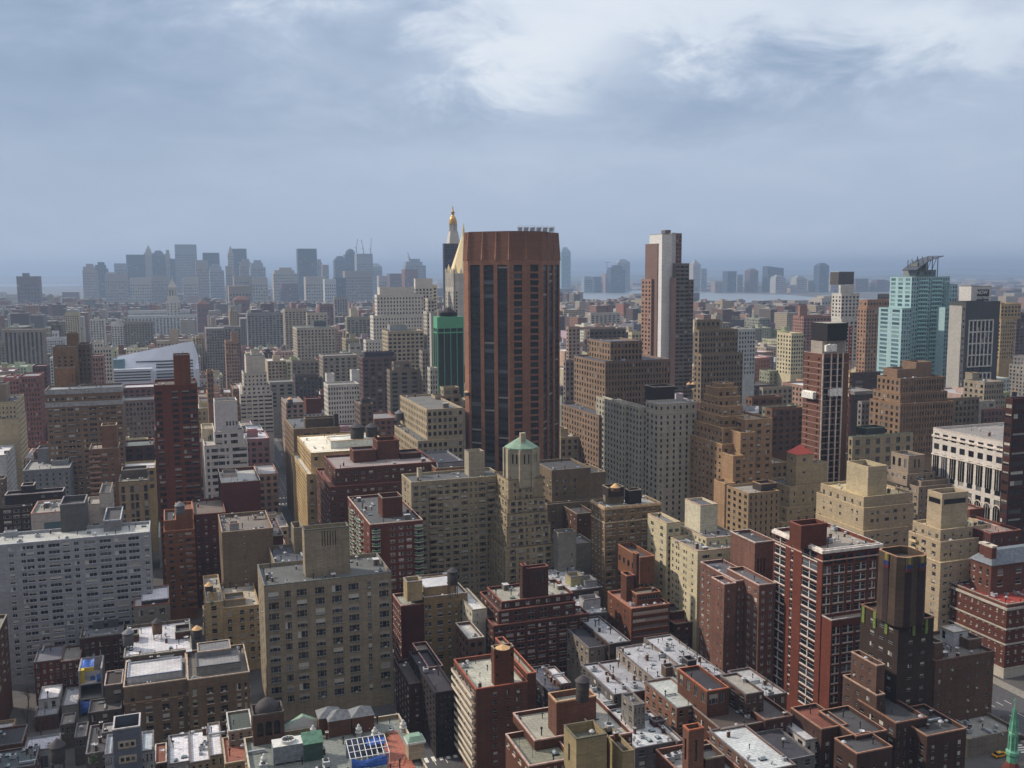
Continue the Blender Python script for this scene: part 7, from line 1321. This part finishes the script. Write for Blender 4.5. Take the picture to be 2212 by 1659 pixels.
r2=random.Random(5);TX=(222,160,24)
for i in range(9):
    vv=372+i*21+r2.uniform(-4,4);uu=70+r2.choice((-8.6,-5,-1.8,1.8,5,8.6));tx=i%3==0
    car(uu,vv,math.pi/2,TX if tx else r2.choice([(200,200,204),(40,42,48),(90,96,104),(110,30,30)]),('yellow taxi' if tx else 'car')+' on the busy avenue, number %s from the near end'%['one','two','three','four','five','six','seven','eight','nine'][i],tx)
for(px,py,c,lb,tx)in((2160,1634,TX,'yellow taxi half hidden beside the green spire',True),(2200,1598,(60,30,34),'dark red car waiting near the crosswalk',False),(880,1602,(50,52,58),'dark car by the scaffolded house',False)):
    u,v=at_z(px,py,0);car(u,v,math.pi/2 if px<1000 else 0,c,lb,tx)
def person_mesh(coat,legc):
    import bmesh
    J=[((0,0,.95),.14),((0,0,1.2),.15),((0,0,1.42),.13),((0,0,1.53),.055),((0,0,1.66),.10),((-.10,0,.9),.09),((-.12,.04,.5),.06),((-.12,-.06,.08),.045),((-.12,.06,.04),.04),((.10,0,.9),.09),((.12,-.10,.5),.06),((.12,.10,.08),.045),((.12,.2,.04),.04),((-.22,0,1.4),.06),((-.26,.06,1.12),.045),((-.25,-.06,.86),.035),((.22,0,1.4),.06),((.26,-.06,1.12),.045),((.25,-.1,.86),.035),((0,0,1.76),.08)]
    E=[(0,1),(1,2),(2,3),(3,4),(4,19),(0,5),(5,6),(6,7),(7,8),(0,9),(9,10),(10,11),(11,12),(2,13),(13,14),(14,15),(2,16),(16,17),(17,18)]
    me=bpy.data.meshes.new('figure_rig');me.from_pydata([j[0]for j in J],E,[]);o=bpy.data.objects.new('figure_rig',me);COL.objects.link(o);md=o.modifiers.new('s','SKIN')
    for i,j in enumerate(J):me.skin_vertices[0].data[i].radius=(j[1],j[1])
    me.skin_vertices[0].data[0].use_root=True;o.modifiers.new('u','SUBSURF').levels=1;bpy.context.view_layer.update()
    m2=bpy.data.meshes.new_from_object(o.evaluated_get(bpy.context.evaluated_depsgraph_get()));bpy.data.objects.remove(o)
    for c,nm in((coat,'coat_cloth'),(legc,'trouser_cloth'),((190,140,116),'skin')):m2.materials.append(plain_m(nm,c,.8))
    for p in m2.polygons:p.material_index=2 if p.center.z>1.50 else(0 if p.center.z>.84 else 1)
    m2.name='body';return m2
for i,(px,py,cc,lb)in enumerate((((866),1592,((40,40,46),(50,50,60)),'person in a dark coat walking down the narrow street'),(876,1580,((140,60,50),(40,40,50)),'person in a red jacket further up the narrow street'),(2143,1607,((30,30,36),(60,60,70)),'person in black standing at the crosswalk corner'))):
    u,v=at_z(px,py,.15);o=bpy.data.objects.new('person',person_mesh(*cc));COL.objects.link(o);o.location=W(u,v,.15);o.rotation_euler=(0,0,i*1.3);o['label']=lb;o['category']='person'
barkm=plain_m("bark",(84,72,62),.95)
def bare_tree(u,v,h,seed,label,z=0,green=False):
    r_=random.Random(seed);th=root('bare_tree' if not green else 'evergreen_shrub',u,v,z,label,'tree' if not green else 'shrub','trees' if not green else None);tr=MB();tw=MB();lf=MB()
    def grow(p,d,l,w,n):
        q=p+d*l;(tr if n>3 else tw).bar(p,q,w,barkm)
        if n==0:return
        for k in range(3 if n>1 else 2):
            nd_=(d+Vector((r_.uniform(-.7,.7),r_.uniform(-.7,.7),r_.uniform(-.1,.5)))).normalized();grow(q,nd_,l*r_.uniform(.62,.82),w*.6,n-1)
    if not green:
        grow(Vector((0,0,0)),Vector((0,0,1)),h*.28,h*.035,5);tr.build('trunk',th);tw.build('crown',th)
    else:
        gmx=plain_m("evergreen_leaf",(58,76,40),.9,0,.5);tr.bar((0,0,0),(0,0,h*.5),.1,barkm);tr.build('trunk',th)
        for _ in range(500):
            a,b,c=r_.gauss(0,.3)*h*.5,r_.gauss(0,.3)*h*.5,h*(.5+r_.gauss(0,.2));s=h*.07;e1=Vector((r_.uniform(-1,1),r_.uniform(-1,1),r_.uniform(-1,1)))*s;e2=Vector((r_.uniform(-1,1),r_.uniform(-1,1),r_.uniform(-1,1)))*s;p=Vector((a,b,max(.1,c)));lf.poly([p,p+e1,p+e2],gmx)
        lf.build('crown',th)
TL=[(868,1508,9,'bare street tree beside the tan slab'),(874,1530,8,'bare street tree in front of the brownstone mansard'),(893,1580,7,'small bare tree by the scaffolded house'),(62,1530,9,'bare yard tree by the edge building with balconies'),(90,1600,9,'bare yard tree near the big wooden tank'),(175,1610,8,'bare yard tree beside the pipe-covered roof'),(60,1575,8,'bare yard tree in the darkest yard'),(238,1520,9,'bare yard tree under the brown block'),(2174,1588,8,'bare street tree at the crosswalk corner'),(1390,1350,10,'bare tree in the court left of the ribbon-window red house'),(1255,1560,8,'bare yard tree behind the zigzag-parapet house')]
for i,(x,y,h,lb)in enumerate(TL):u,v=at_z(x,y,0);bare_tree(u,v,h,i+3,lb)
for i,(x,y,z,h,lb)in enumerate(((820,1610,ZR,3.2,'olive shrub by the greenhouse frame'),(835,1600,ZR,2.6,'smaller olive shrub near the terrace'),(203,1652,16,3.5,'evergreen bush in front of the blue-grey tower'),(1655,1480,21.5,2.6,'evergreen bush in the yard by the black stair box'),(458,1310,30.5,2.5,'potted evergreen on the cream terraced house'))):u,v=at_z(x,y,z);bare_tree(u,v,h,i+40,lb,z,True)
# ------------------------------------------------------------------ fill: the unnamed buildings between
import numpy as np
HA=np.array([(a-2,b+2,c,d,e)for a,b,c,d,e in HEROES],float);FA=np.array(FOOT,float)
RIV=[(1120,637),(1212,641),(1290,648),(1400,655),(1500,668),(1640,660),(1780,668),(1900,660),(1900,646),(1760,642),(1700,637),(1560,633),(1400,627),(1300,631),(1200,627),(1120,625)]
ER=[(-60,620),(60,622),(170,619),(195,613),(60,612),(-60,611)];HB=[(-60,603),(190,602),(420,598),(700,596),(700,594),(400,594),(-60,595)]
def inpoly(x,y,P_):
    c=False;j=len(P_)-1
    for i in range(len(P_)):
        if(P_[i][1]>y)!=(P_[j][1]>y)and x<(P_[j][0]-P_[i][0])*(y-P_[i][1])/(P_[j][1]-P_[i][1])+P_[i][0]:c=not c
        j=i
    return c
def allowed(u0,u1,v0,v1,hmax):
    cs=[proj(a,b,hmax*.7)for a in(u0,u1)for b in(v0,v1)];xa=min(c[0]for c in cs);xb=max(c[0]for c in cs)
    if xb<-25 or xa>2237:return None
    D=(EU*u1+EV*v1).y;D2=(EU*((u0+u1)/2)+EV*((v0+v1)/2)).y
    mk=(HA[:,0]<xb)&(HA[:,1]>xa)&(HA[:,4]>D2-4);yb=HA[mk,3].max()if mk.any()else 0
    yb=HA[mk,3];z=hmax
    if len(yb):z=min(z,z_of(yb.max()+1,D))
    return z,xa,xb,D
def overlap(u0,u1,v0,v1):return bool(((FA[:,0]<u1)&(FA[:,1]>u0)&(FA[:,2]<v1)&(FA[:,3]>v0)).any())
AV=[-128-196*2,-128-196,-128,70,262,458,654,850,1046,1242,1438]
rf_=random.Random(11);fills=[];stuffb=[]
PALN=[('brown brick',(128,92,72)),('red brick',(128,70,58)),('tan brick',(166,142,112)),('cream stone',(190,174,144)),('grey stone',(142,138,132)),('white painted',(198,196,190)),('dark brick',(92,72,66)),('pinkish brick',(164,118,104)),('buff brick',(176,152,116))]
for bi in range(len(AV)-1):
    ua,ub_=AV[bi]+AW+5,AV[bi+1]-AW-5;vS=-70
    while vS<3400:
        for row in(0,1):
            va_,vb_=(vS+6,vS+43)if row==0 else(vS+44.5,vS+82);x=ua
            while x<ub_-6:
                D=(EU*x+EV*va_).y;big=D>500
                w=rf_.choice((7.5,8,15,18))if not big else rf_.uniform(12,30)
                w=min(w,ub_-x);u0,u1,v0,v1=x+.15,x+w-.15,va_,vb_-rf_.uniform(0,12)*(row==0);x+=w
                if D<215 or D>3300:continue
                if row==1:v0+=rf_.uniform(0,10)
                h=rf_.uniform(12,19)if not big else rf_.choice((20,30,40,48,56,66))*rf_.uniform(.8,1.2)
                if D>1500:h=rf_.choice((18,24,32,42,54,70))*rf_.uniform(.8,1.15)
                if D<1500:
                    while overlap(u0,u1,v0,v1)and u1-u0>6:v0+=4;u0+=.8;u1-=.8
                    if v1-v0<6 or overlap(u0,u1,v0,v1):continue
                elif overlap(u0,u1,v0,v1):continue
                q=allowed(u0,u1,v0,v1,h)
                if not q:continue
                z,xa,xb,Dn=q
                if z<7:z=0
                if z:(fills if D<1500 else stuffb).append((u0,u1,v0,v1,z,xa,xb,Dn))
        vS+=88
from mathutils.bvhtree import BVHTree
bpy.context.view_layer.update();dg=bpy.context.evaluated_depsgraph_get()
def seen(p,tree=None,eps=.35):
    x,y=proj_w(p)
    if x<-6 or x>2218 or y<-6 or y>1665:return False
    d=p-O;L=d.length-eps;dn=d.normalized()
    if tree and tree.ray_cast(O,dn,L)[0]is not None:return False
    return not sc.ray_cast(dg,O,dn,distance=L)[0]
def proj_w(p):
    d=p-O;q=d.dot(_F)
    if q<1:return(-999,-999)
    return(1106+FOC*d.dot(_Rv)/q,829.5-FOC*d.dot(_U)/q)
bv,bf=[],[]
for(u0,u1,v0,v1,z,*_r)in fills+stuffb:
    k=len(bv);bv+=[W(a,b,c)for c in(0,z)for(a,b)in((u0,v0),(u1,v0),(u1,v1),(u0,v1))];bf+=[(k+4,k+5,k+6,k+7),(k,k+1,k+5,k+4),(k+1,k+2,k+6,k+5),(k+2,k+3,k+7,k+6),(k+3,k,k+4,k+7)]
tree=BVHTree.FromPolygons(bv,bf)
def score(q):
    u0,u1,v0,v1,z,xa,xb,D=q;n=0;tot=0
    for a in(.1,.5,.9):
        for b in(.05,.5,.95):tot+=1;n+=seen(W(u0+(u1-u0)*a,v0+(v1-v0)*b,z+.3),tree,.5)
        for c in(.95,.7,.4):tot+=1;n+=seen(W(u0+(u1-u0)*a,v0-.4,z*c),tree,.5)
    for b in(.2,.8):
        for c in(.9,.5):tot+=1;n+=max(seen(W(u0-.4,v0+(v1-v0)*b,z*c),tree,.5),seen(W(u1+.4,v0+(v1-v0)*b,z*c),tree,.5))
    return n/tot*(u1-u0)*(z+15)/(D*D)
sc_=[(score(q),i)for i,q in enumerate(fills)];ss_=[(score(q),i)for i,q in enumerate(stuffb)]
keep=sorted([s for s in sc_ if s[0]>0],reverse=True);ind=[fills[i]for s,i in keep[:255]];rest=[fills[i]for s,i in keep[255:]]+[stuffb[i]for s,i in ss_ if s>0]
tseen=defaultdict(int)
def TLAB(s):
    tseen[s]+=1;return s if tseen[s]==1 else('second ','third ','fourth ','fifth ')[min(3,tseen[s]-2)]+s
used_lab=defaultdict(list);fr_=random.Random(3)
for q in ind:
    u0,u1,v0,v1,z,xa,xb,D=q;nm,wc=fr_.choice(PALN+PALN[2:6]+PALN[3:6]);wc=tuple(int(c*fr_.uniform(.88,1.1))for c in wc);wc=tuple(min(225,c)for c in wc)
    xm=(xa+xb)/2;ym=proj((u0+u1)/2,v0,z)[1];rc=fr_.choice([((176,176,180),'pale-roofed'),((92,92,96),'dark-roofed'),((140,134,128),'grey-roofed'),((206,206,212),'white-roofed')])
    ph,hx,hy,hD=min(PHR,key=lambda p:abs(p[1]-xm)*1.0+abs(p[2]-ym)*1.2+abs(p[3]-D)*.25)
    rel='beyond' if D>hD+40 else('before' if D<hD-40 else('left of' if xm<hx else 'right of'))
    sz='tall' if z>42 else('low' if z<20 else 'mid-height');wd='broad' if u1-u0>22 else('narrow' if u1-u0<13 else '')
    lab=' '.join((f"{sz} {wd} {rc[1]} {nm} building {rel} the {ph}").split())
    wt_=fr_.choice((.35,.45,.55));fh=fr_.uniform(3.0,3.9);n=max(2,int((u1-u0)/fr_.uniform(2.6,4.2)))
    p_=P(n,ww=wt_,wh=fr_.uniform(.48,.6),pitch=fh,top=fr_.uniform(1.4,3),st=0,band=0,sill=int(D<500));
    lp=0 if fr_.random()<.3 else None
    tz=[U(u0,u1,v0,v1,0,z,f=p_,l=lp,D=D)];bk=[]
    if u1-u0>11 and v1-v0>12:
        bu,bvv=u0+(u1-u0)*fr_.uniform(.15,.5),v0+(v1-v0)*fr_.uniform(.2,.5);bk.append(U(bu,bu+fr_.uniform(4,8),bvv,bvv+fr_.uniform(4,8),z-1,z+fr_.uniform(2,5),f=0,D=D))
    o_=bld('building',lab,tz,wall=wc,roof=rc[0],bulk=bk,phrase=f'{nm} building {rel} the {ph}',wo=False,clutter=.8,cop=tuple(min(255,int(c*1.15))for c in wc),yb=ym+60)
    used_lab[lab].append(o_)
    if z>24 and D<1300 and D>450 and fr_.random()<.3 and u1-u0>12:
        tank_at(u0+(u1-u0)*fr_.uniform(.25,.75),v0+(v1-v0)*fr_.uniform(.6,.85),z-1,fr_.uniform(1.7,2.3),3.4,1.6,fr_.uniform(2,4),fr_.choice(('brown','dark','grey')),TLAB(f'wooden water tank on the {nm} building {rel} the {ph}'),fr_.choice(('tan','grey','dark')))
ordw=['nearest','second nearest','third nearest','fourth nearest','fifth nearest','sixth nearest','seventh nearest','eighth nearest','ninth nearest','tenth nearest']
for lab,os_ in used_lab.items():
    if len(os_)>1:
        os_.sort(key=lambda o:o.location.y)
        for i,o in enumerate(os_):o['label']=(ordw[i]if i<10 else 'farther')+' '+lab;
        for o in os_:o['group']='buildings near the '+lab.split(' the ')[-1]
mb=MB();fm=far_m()
for(u0,u1,v0,v1,z,*_r)in rest:
    mb.box(u0,u1,v0,v1,0,z,fm,skip='d');a,b=u0+(u1-u0)*fr_.uniform(.1,.6),v0+(v1-v0)*fr_.uniform(.2,.6);mb.box(a,a+(u1-u0)*.3,b,b+(v1-v0)*.3,z+.01,z+fr_.uniform(2,6),fm,skip='d')
D=3300.0;rr_=random.Random(21)
while D<17000:
    c=D/55;X=-.58*D
    while X<.58*D:
        Xc,Yc=X+rr_.uniform(-.2,.2)*c,D+rr_.uniform(-.3,.3)*c;u,v=G(Vector((Xc,Yc,0)));gx,gy=proj(u,v,0);X+=c
        if inpoly(gx,gy,RIV)or inpoly(gx,gy,ER)or inpoly(gx,gy,HB):continue
        if gx<330 and D>5200:continue
        if rr_.random()<(.22 if D<8000 else .5):continue
        hw,hd=c*rr_.uniform(.25,.46),c*rr_.uniform(.25,.46);h=rr_.choice((10,14,20,28,40,56))*rr_.uniform(.8,1.2)
        if gy<640:h=rr_.choice((8,12,18,30))
        if D>9000:h=rr_.uniform(6,22)
        q=allowed(u-hw,u+hw,v-hd,v+hd,h)
        if q and q[0]>3:mb.box(u-hw,u+hw,v-hd,v+hd,0,q[0],fm,skip='d')
    D+=c
so=mb.build('distant_buildings');so.rotation_euler=(0,0,TH);so['kind']='stuff';so['label']='hazy mass of distant city buildings to the horizon'
# ------------------------------------------------------------------ windows as objects, where the camera can see them
bpy.context.view_layer.update();dg=bpy.context.evaluated_depsgraph_get()
frm={}
WM={}
def win_mesh(w,h,st,gk,fr,var):
    key=(round(w*4),round(h*5),st,gk,fr,var)
    if key in WM:return WM[key]
    mb=MB();g=glass_m(gk);f=plain_m("window_frame",fr,.6,0,.1);a,b=w/2,h/2;t=.05 if st !=4 else .16
    mb.poly([(-a,-.01,-b),(a,-.01,-b),(a,-.01,b),(-a,-.01,b)],g)
    def br(x0,x1,z0,z1,y=-.07,mt=f):mb.box(x0,x1,y,0,z0,z1,mt,skip='bd')
    br(-a,a,-b,-b+t);br(-a,a,b-t,b);br(-a,-a+t,-b+t,b-t);br(a-t,a,-b+t,b-t)
    if st==1:br(-a+t,a-t,-.04,.04)
    if st==2:
        if w>1.3:br(-a*.5,-a*.5+.07,-b+t,b-t);br(a*.5-.07,a*.5,-b+t,b-t);br(-a+t,-a*.5,-.04,.03,-.06);br(a*.5,a-t,-.04,.03,-.06)
        else:br(-.035,.035,-b+t,b-t);br(-a+t,a-t,-.04,.04,-.06)
    if st==3:
        n=max(2,int(w/1.1))
        for i in range(1,n):x=-a+w*i/n;br(x-.035,x+.035,-b+t,b-t)
    if st==4:
        if w>2:br(-.16,.16,-b+t,b-t,-.3)
        br(-a,a,-b,-b+.34,-.28)
        br(-a+t,a-t,b*.25,b*.25+.05)
    bl=plain_m("window_blind",(150,146,138),.8,0,.1);cu=plain_m("window_curtain",(186,184,178),.8,0,.1)
    if var==1:mb.poly([(-a+t,-.03,b*.1),(a-t,-.03,b*.1),(a-t,-.03,b-t),(-a+t,-.03,b-t)],bl)
    if var==2:mb.poly([(-a+t,-.03,-b+t),(-a*.3,-.03,-b+t),(-a*.3,-.03,b-t),(-a+t,-.03,b-t)],cu)
    if var==4:mb.poly([(-a+t,-.03,-b*.3),(a-t,-.03,-b*.3),(a-t,-.03,b-t),(-a+t,-.03,b-t)],cu)
    WM[key]=mb.mesh('window');return WM[key]
am=MB();am.box(-.36,.36,-.24,.22,-.23,.23,plain_m("air_conditioner",(168,166,160),.6,0,.1),skip='b');ACM=am.mesh('air_conditioner')
byroot=defaultdict(list);wr=random.Random(9)
for(rt,loc0,p,rot,w,h,st,gk,frc,ac)in WINS:
    n=[(0,-1),(-1,0),(0,1),(1,0)][rot];uc,vc=loc0
    wp=W(uc+p[0]+n[0]*.5,vc+p[1]+n[1]*.5,p[2])
    if wp.y<20 or not seen(wp,None,.1):continue
    wp2=W(uc+p[0]+n[0]*.5,vc+p[1]+n[1]*.5,p[2]+h*.35)
    byroot[rt].append((w*h*abs(math.cos(TH)if rot in(0,2)else math.sin(TH))/wp.y**2,p,rot,w,h,st,gk,frc,ac))
RZ=[0,-math.pi/2,math.pi,math.pi/2]
nw=0
for rt,L in byroot.items():
    L.sort(key=lambda q:-q[0])
    rest_=MB()
    for i,(_s,p,rot,w,h,st,gk,frc,ac)in enumerate(L):
        ac*=.6;r=wr.random();var=0 if st==4 else 3 if r<ac else(1 if r<ac+.20 else(2 if r<ac+.28 else(4 if r<ac+.38 else 0)));me=win_mesh(w,h,st,gk,frc,var)
        if i<98:
            wo_=child('window',me,rt,p,RZ[rot]);nw+=1
            if var==3:child('air_conditioner',ACM,wo_,(w*.06,-.25,-h/2+.25))
        else:
            M_=Matrix.Translation(p)@ Matrix.Rotation(RZ[rot],4,'Z')
            k=len(rest_.v);rest_.v+=[tuple(M_ @ v.co)for v in me.vertices]
            for pg in me.polygons:rest_.f.append(tuple(k+j for j in pg.vertices));rest_.m.append(rest_.mi(me.materials[pg.material_index]))
    if rest_.f:o=rest_.build('windows',rt);o['kind']='stuff'
prt,pws=PARKW;
pv=[]
for(x,y,z,a,w,h,gk)in pws:
    base=prt.location;wp=Vector((base.x+x+math.sin(a)*.8,base.y+y-math.cos(a)*.8,z))
    if seen(wp,None,.1):pv.append((x,y,z,a,w,h,gk))
pv.sort(key=lambda q:-(q[4]*math.cos(q[3]-0)+q[2]*.001));rest_=MB()
for i,(x,y,z,a,w,h,gk)in enumerate(pv):
    me=win_mesh(w,h,3,gk,(70,72,82)if gk=='navy' else(44,36,36),wr.choice((0,)*12+(1,))if gk=='navy' else 0)
    if i<98:child('window',me,prt,(x,y,z),a)
    else:
        M_=Matrix.Translation((x,y,z))@ Matrix.Rotation(a,4,'Z');k=len(rest_.v);rest_.v+=[tuple(M_ @ v.co)for v in me.vertices]
        for pg in me.polygons:rest_.f.append(tuple(k+j for j in pg.vertices));rest_.m.append(rest_.mi(me.materials[pg.material_index]))
if rest_.f:o=rest_.build('windows',prt);o['kind']='stuff'
BM={};cnt=defaultdict(int)
for(rt,loc0,p,rot,w,kind,colr)in BALS:
    n=[(0,-1),(-1,0),(0,1),(1,0)][rot];uc,vc=loc0
    if not seen(W(uc+p[0]+n[0]*1.8,vc+p[1]+n[1]*1.8,p[2]+.9),None,.1):continue
    cnt[rt]+=1
    if cnt[rt]>98:continue
    key=(round(w,1),kind,colr)
    if key not in BM:
        mb=MB();m1=plain_m("balcony_slab",colr,.8,0,.15);a=w/2
        if kind=='green':
            gp=plain_m("green_balcony_panel",(52,96,56),.6,0,.2);pts=[(-a,0)]+[(-a*math.cos(t*math.pi/8),-.5-1.2*math.sin(t*math.pi/8))for t in range(9)]+[(a,0)]
            mb.prism(pts,0,pts,.3,m1,bottom=True)
            for i in range(1,len(pts)-2):(xa,ya),(xb,yb_)=pts[i],pts[i+1];mb.poly([(xa,ya,.3),(xb,yb_,.3),(xb,yb_,1.15),(xa,ya,1.15)],gp);mb.bar((xa,ya,1.2),(xb,yb_,1.2),.1,m1)
        else:
            mb.box(-a,a,-1.1,0,0,.22,m1,skip='b');mb.box(-a,a,-1.1,-1.02,.22,1.05,m1);mb.box(-a,-a+.08,-1.02,0,.22,1.05,m1);mb.box(a-.08,a,-1.02,0,.22,1.05,m1)
        BM[key]=mb.mesh('balcony')
    child('balcony',BM[key],rt,p,RZ[rot])
# ------------------------------------------------------------------ rooftop equipment
def km(f):mb=MB();f(mb);return mb
steel=plain_m("galvanised",(170,176,184),.5,.3);whitep=plain_m("white_cap",(176,178,184),.6);blk=plain_m("black_metal",(34,34,38),.6)
CLm=dict(
 roof_vent=[('pipe',km(lambda m:m.lathe(0,0,[(.3,0),(.3,1.0)],steel,10)).mesh('pipe')),('cap',km(lambda m:m.lathe(0,0,[(.75,.9),(.8,1.2),(.3,1.6)],whitep,12)).mesh('cap'))],
 vent_pipe=[('pipe',km(lambda m:m.lathe(0,0,[(.16,0),(.16,1.9)],blk,8)).mesh('pipe')),('cap',km(lambda m:m.lathe(0,0,[(.32,1.8),(.32,2.2),(.1,2.4)],blk,8)).mesh('cap'))],
 air_handler=[('casing',km(lambda m:m.box(-1.1,1.1,-.8,.8,.25,1.6,steel,top=whitep)).mesh('casing')),('fan',km(lambda m:m.lathe(0,0,[(.6,1.61),(.6,1.85)],blk,12)).mesh('fan')),('base',km(lambda m:m.box(-1.0,1.0,-.7,.7,0,.25,blk)).mesh('base'))],
 skylight=[('curb',km(lambda m:m.box(-1,1,-.7,.7,0,.4,blk)).mesh('curb')),('glass',km(lambda m:m.prism([(-.95,-.65),(.95,-.65),(.95,.65),(-.95,.65)],.4,[(-.6,-.05),(.6,-.05),(.6,.05),(-.6,.05)],.9,plain_m("skylight_glass",(130,146,156),.2))).mesh('glass'))],
 chimney=[('stack',km(lambda m:m.box(-.5,.5,-.35,.35,0,2.0,wall_m((112,66,54)))).mesh('stack')),('cap',km(lambda m:m.box(-.6,.6,-.45,.45,2.0,2.2,whitep)).mesh('cap')),('flue',km(lambda m:m.lathe(0,0,[(.18,2.2),(.16,2.6)],wall_m((150,90,66)),8)).mesh('flue'))],
 stair_hutch=[('walls',km(lambda m:m.box(-1.2,1.2,-1.5,1.5,0,2.4,wall_m((120,112,106)))).mesh('walls')),('door',km(lambda m:m.box(-.45,.45,-1.56,-1.5,.05,2.0,plain_m("door_paint",(70,60,58)))).mesh('door')),('roof',km(lambda m:m.box(-1.3,1.3,-1.6,1.6,2.4,2.55,whitep)).mesh('roof'))],
 duct=[('duct',km(lambda m:m.box(-2.2,2.2,-.3,.3,.35,.95,steel)).mesh('duct')),('elbow',km(lambda m:m.box(2.2,2.75,-.3,.3,0,.95,steel)).mesh('elbow')),('support',km(lambda m:m.box(-1.9,-1.75,-.25,.25,0,.35,blk)).mesh('support'))],
 antenna=[('mast',km(lambda m:m.lathe(0,0,[(.05,0),(.04,3.6)],blk,6)).mesh('mast')),('crossbar',km(lambda m:m.box(-.7,.7,-.03,.03,3.2,3.26,blk)).mesh('crossbar')),('crossbar',km(lambda m:m.box(-.45,.45,-.03,.03,2.8,2.86,blk)).mesh('crossbar'))],
 satellite_dish=[('dish',km(lambda m:m.lathe(0,0,[(.1,1.1),(.5,1.2),(.85,1.45)],whitep,12,cap=False)).mesh('dish')),('mast',km(lambda m:m.lathe(0,0,[(.06,0),(.06,1.1)],blk,6)).mesh('mast'))])
CAT=dict(duct='duct',antenna='antenna',roof_vent='vent',vent_pipe='pipe',air_handler='air conditioner',skylight='skylight',chimney='chimney',stair_hutch='stair hutch',satellite_dish='satellite dish')
DSC=dict(duct='long galvanised air duct',antenna='thin rooftop antenna',roof_vent='white-capped round roof vent',vent_pipe='thin black capped vent pipe',air_handler='grey box air handler',skylight='small glazed skylight',chimney='stubby brick chimney',stair_hutch='small rooftop stair hutch',satellite_dish='small white satellite dish')
cr=random.Random(17);kc=defaultdict(int);bpy.context.view_layer.update();dg=bpy.context.evaluated_depsgraph_get()
for R_ in ROOFS:
    D=R_['D']
    if D>620 or R_['dens']<=0:continue
    A_=(R_['u1']-R_['u0'])*(R_['v1']-R_['v0'])
    if A_<10:continue
    n=int(min(20,A_/32*R_['dens']))if D<400 else int(min(7,A_/90*R_['dens']))
    n=max(1,n);placed=[]
    for _ in range(n*4):
        if len(placed)>=n:break
        x,y=cr.uniform(R_['u0'],R_['u1']),cr.uniform(R_['v0'],R_['v1'])
        if any(b['u0']-1.5<x<b['u1']+1.5 and b['v0']-1.8<y<b['v1']+1.8 for b in R_['bulk']):continue
        if any(abs(x-a)<1.9 and abs(y-b)<2.0 for a,b in placed):continue
        kd=cr.choices(list(CLm),(4,5.5,2.2,1.6,2,.7 if A_>80 else 0,1.4,1.6,.8))[0]
        if kc[kd]>280:continue
        if not seen(W(x,y,R_['z']+1.3),None,1.0):continue
        placed.append((x,y));kc[kd]+=1
        ph=R_['phrase']
        for cut in(' with ',' behind ',' of windows',' left of ',' wrapped ',' crowned ',' climbing ',' carrying '):ph=ph.split(cut)[0]if len(ph.split())>8 else ph
        ph=' '.join(ph.split()[:9])
        r=root(kd,x,y,R_['z']+.01,f"{DSC[kd]} on the {ph}",CAT[kd],f"{kd.replace('_', ' ')}s on the {ph}",cr.choice((0,math.pi/2)))
        sz=cr.uniform(.55,1.0);r.scale=(sz,sz,sz)
        for nm,me in CLm[kd]:child(nm,me,r)
for rt in[o for o in bpy.data.objects if '_uv' in o]:del rt['_uv']
# ------------------------------------------------------------------ the hazy air
hz=bpy.data.materials.new("haze_air");hz.use_nodes=True;nt=hz.node_tree;nt.nodes.clear()
out=nt.nodes.new('ShaderNodeOutputMaterial');pv_=nt.nodes.new('ShaderNodeVolumePrincipled');nt.links.new(pv_.outputs[0],out.inputs['Volume'])
pv_.inputs['Color'].default_value=HAZE_COL;pv_.inputs['Density'].default_value=HAZE_DEN;pv_.inputs['Anisotropy'].default_value=.2
mb=MB();mb.box(-62000,62000,-62000,62000,-1.5,318,hz);ho=mb.build('haze');ho['kind']='stuff';ho['label']='pale blue haze in the air over the whole city'
print('STATS windows',nw,'fills',len(ind),'rest',len(rest),'clutter',dict(kc),'objs',len(bpy.data.objects))
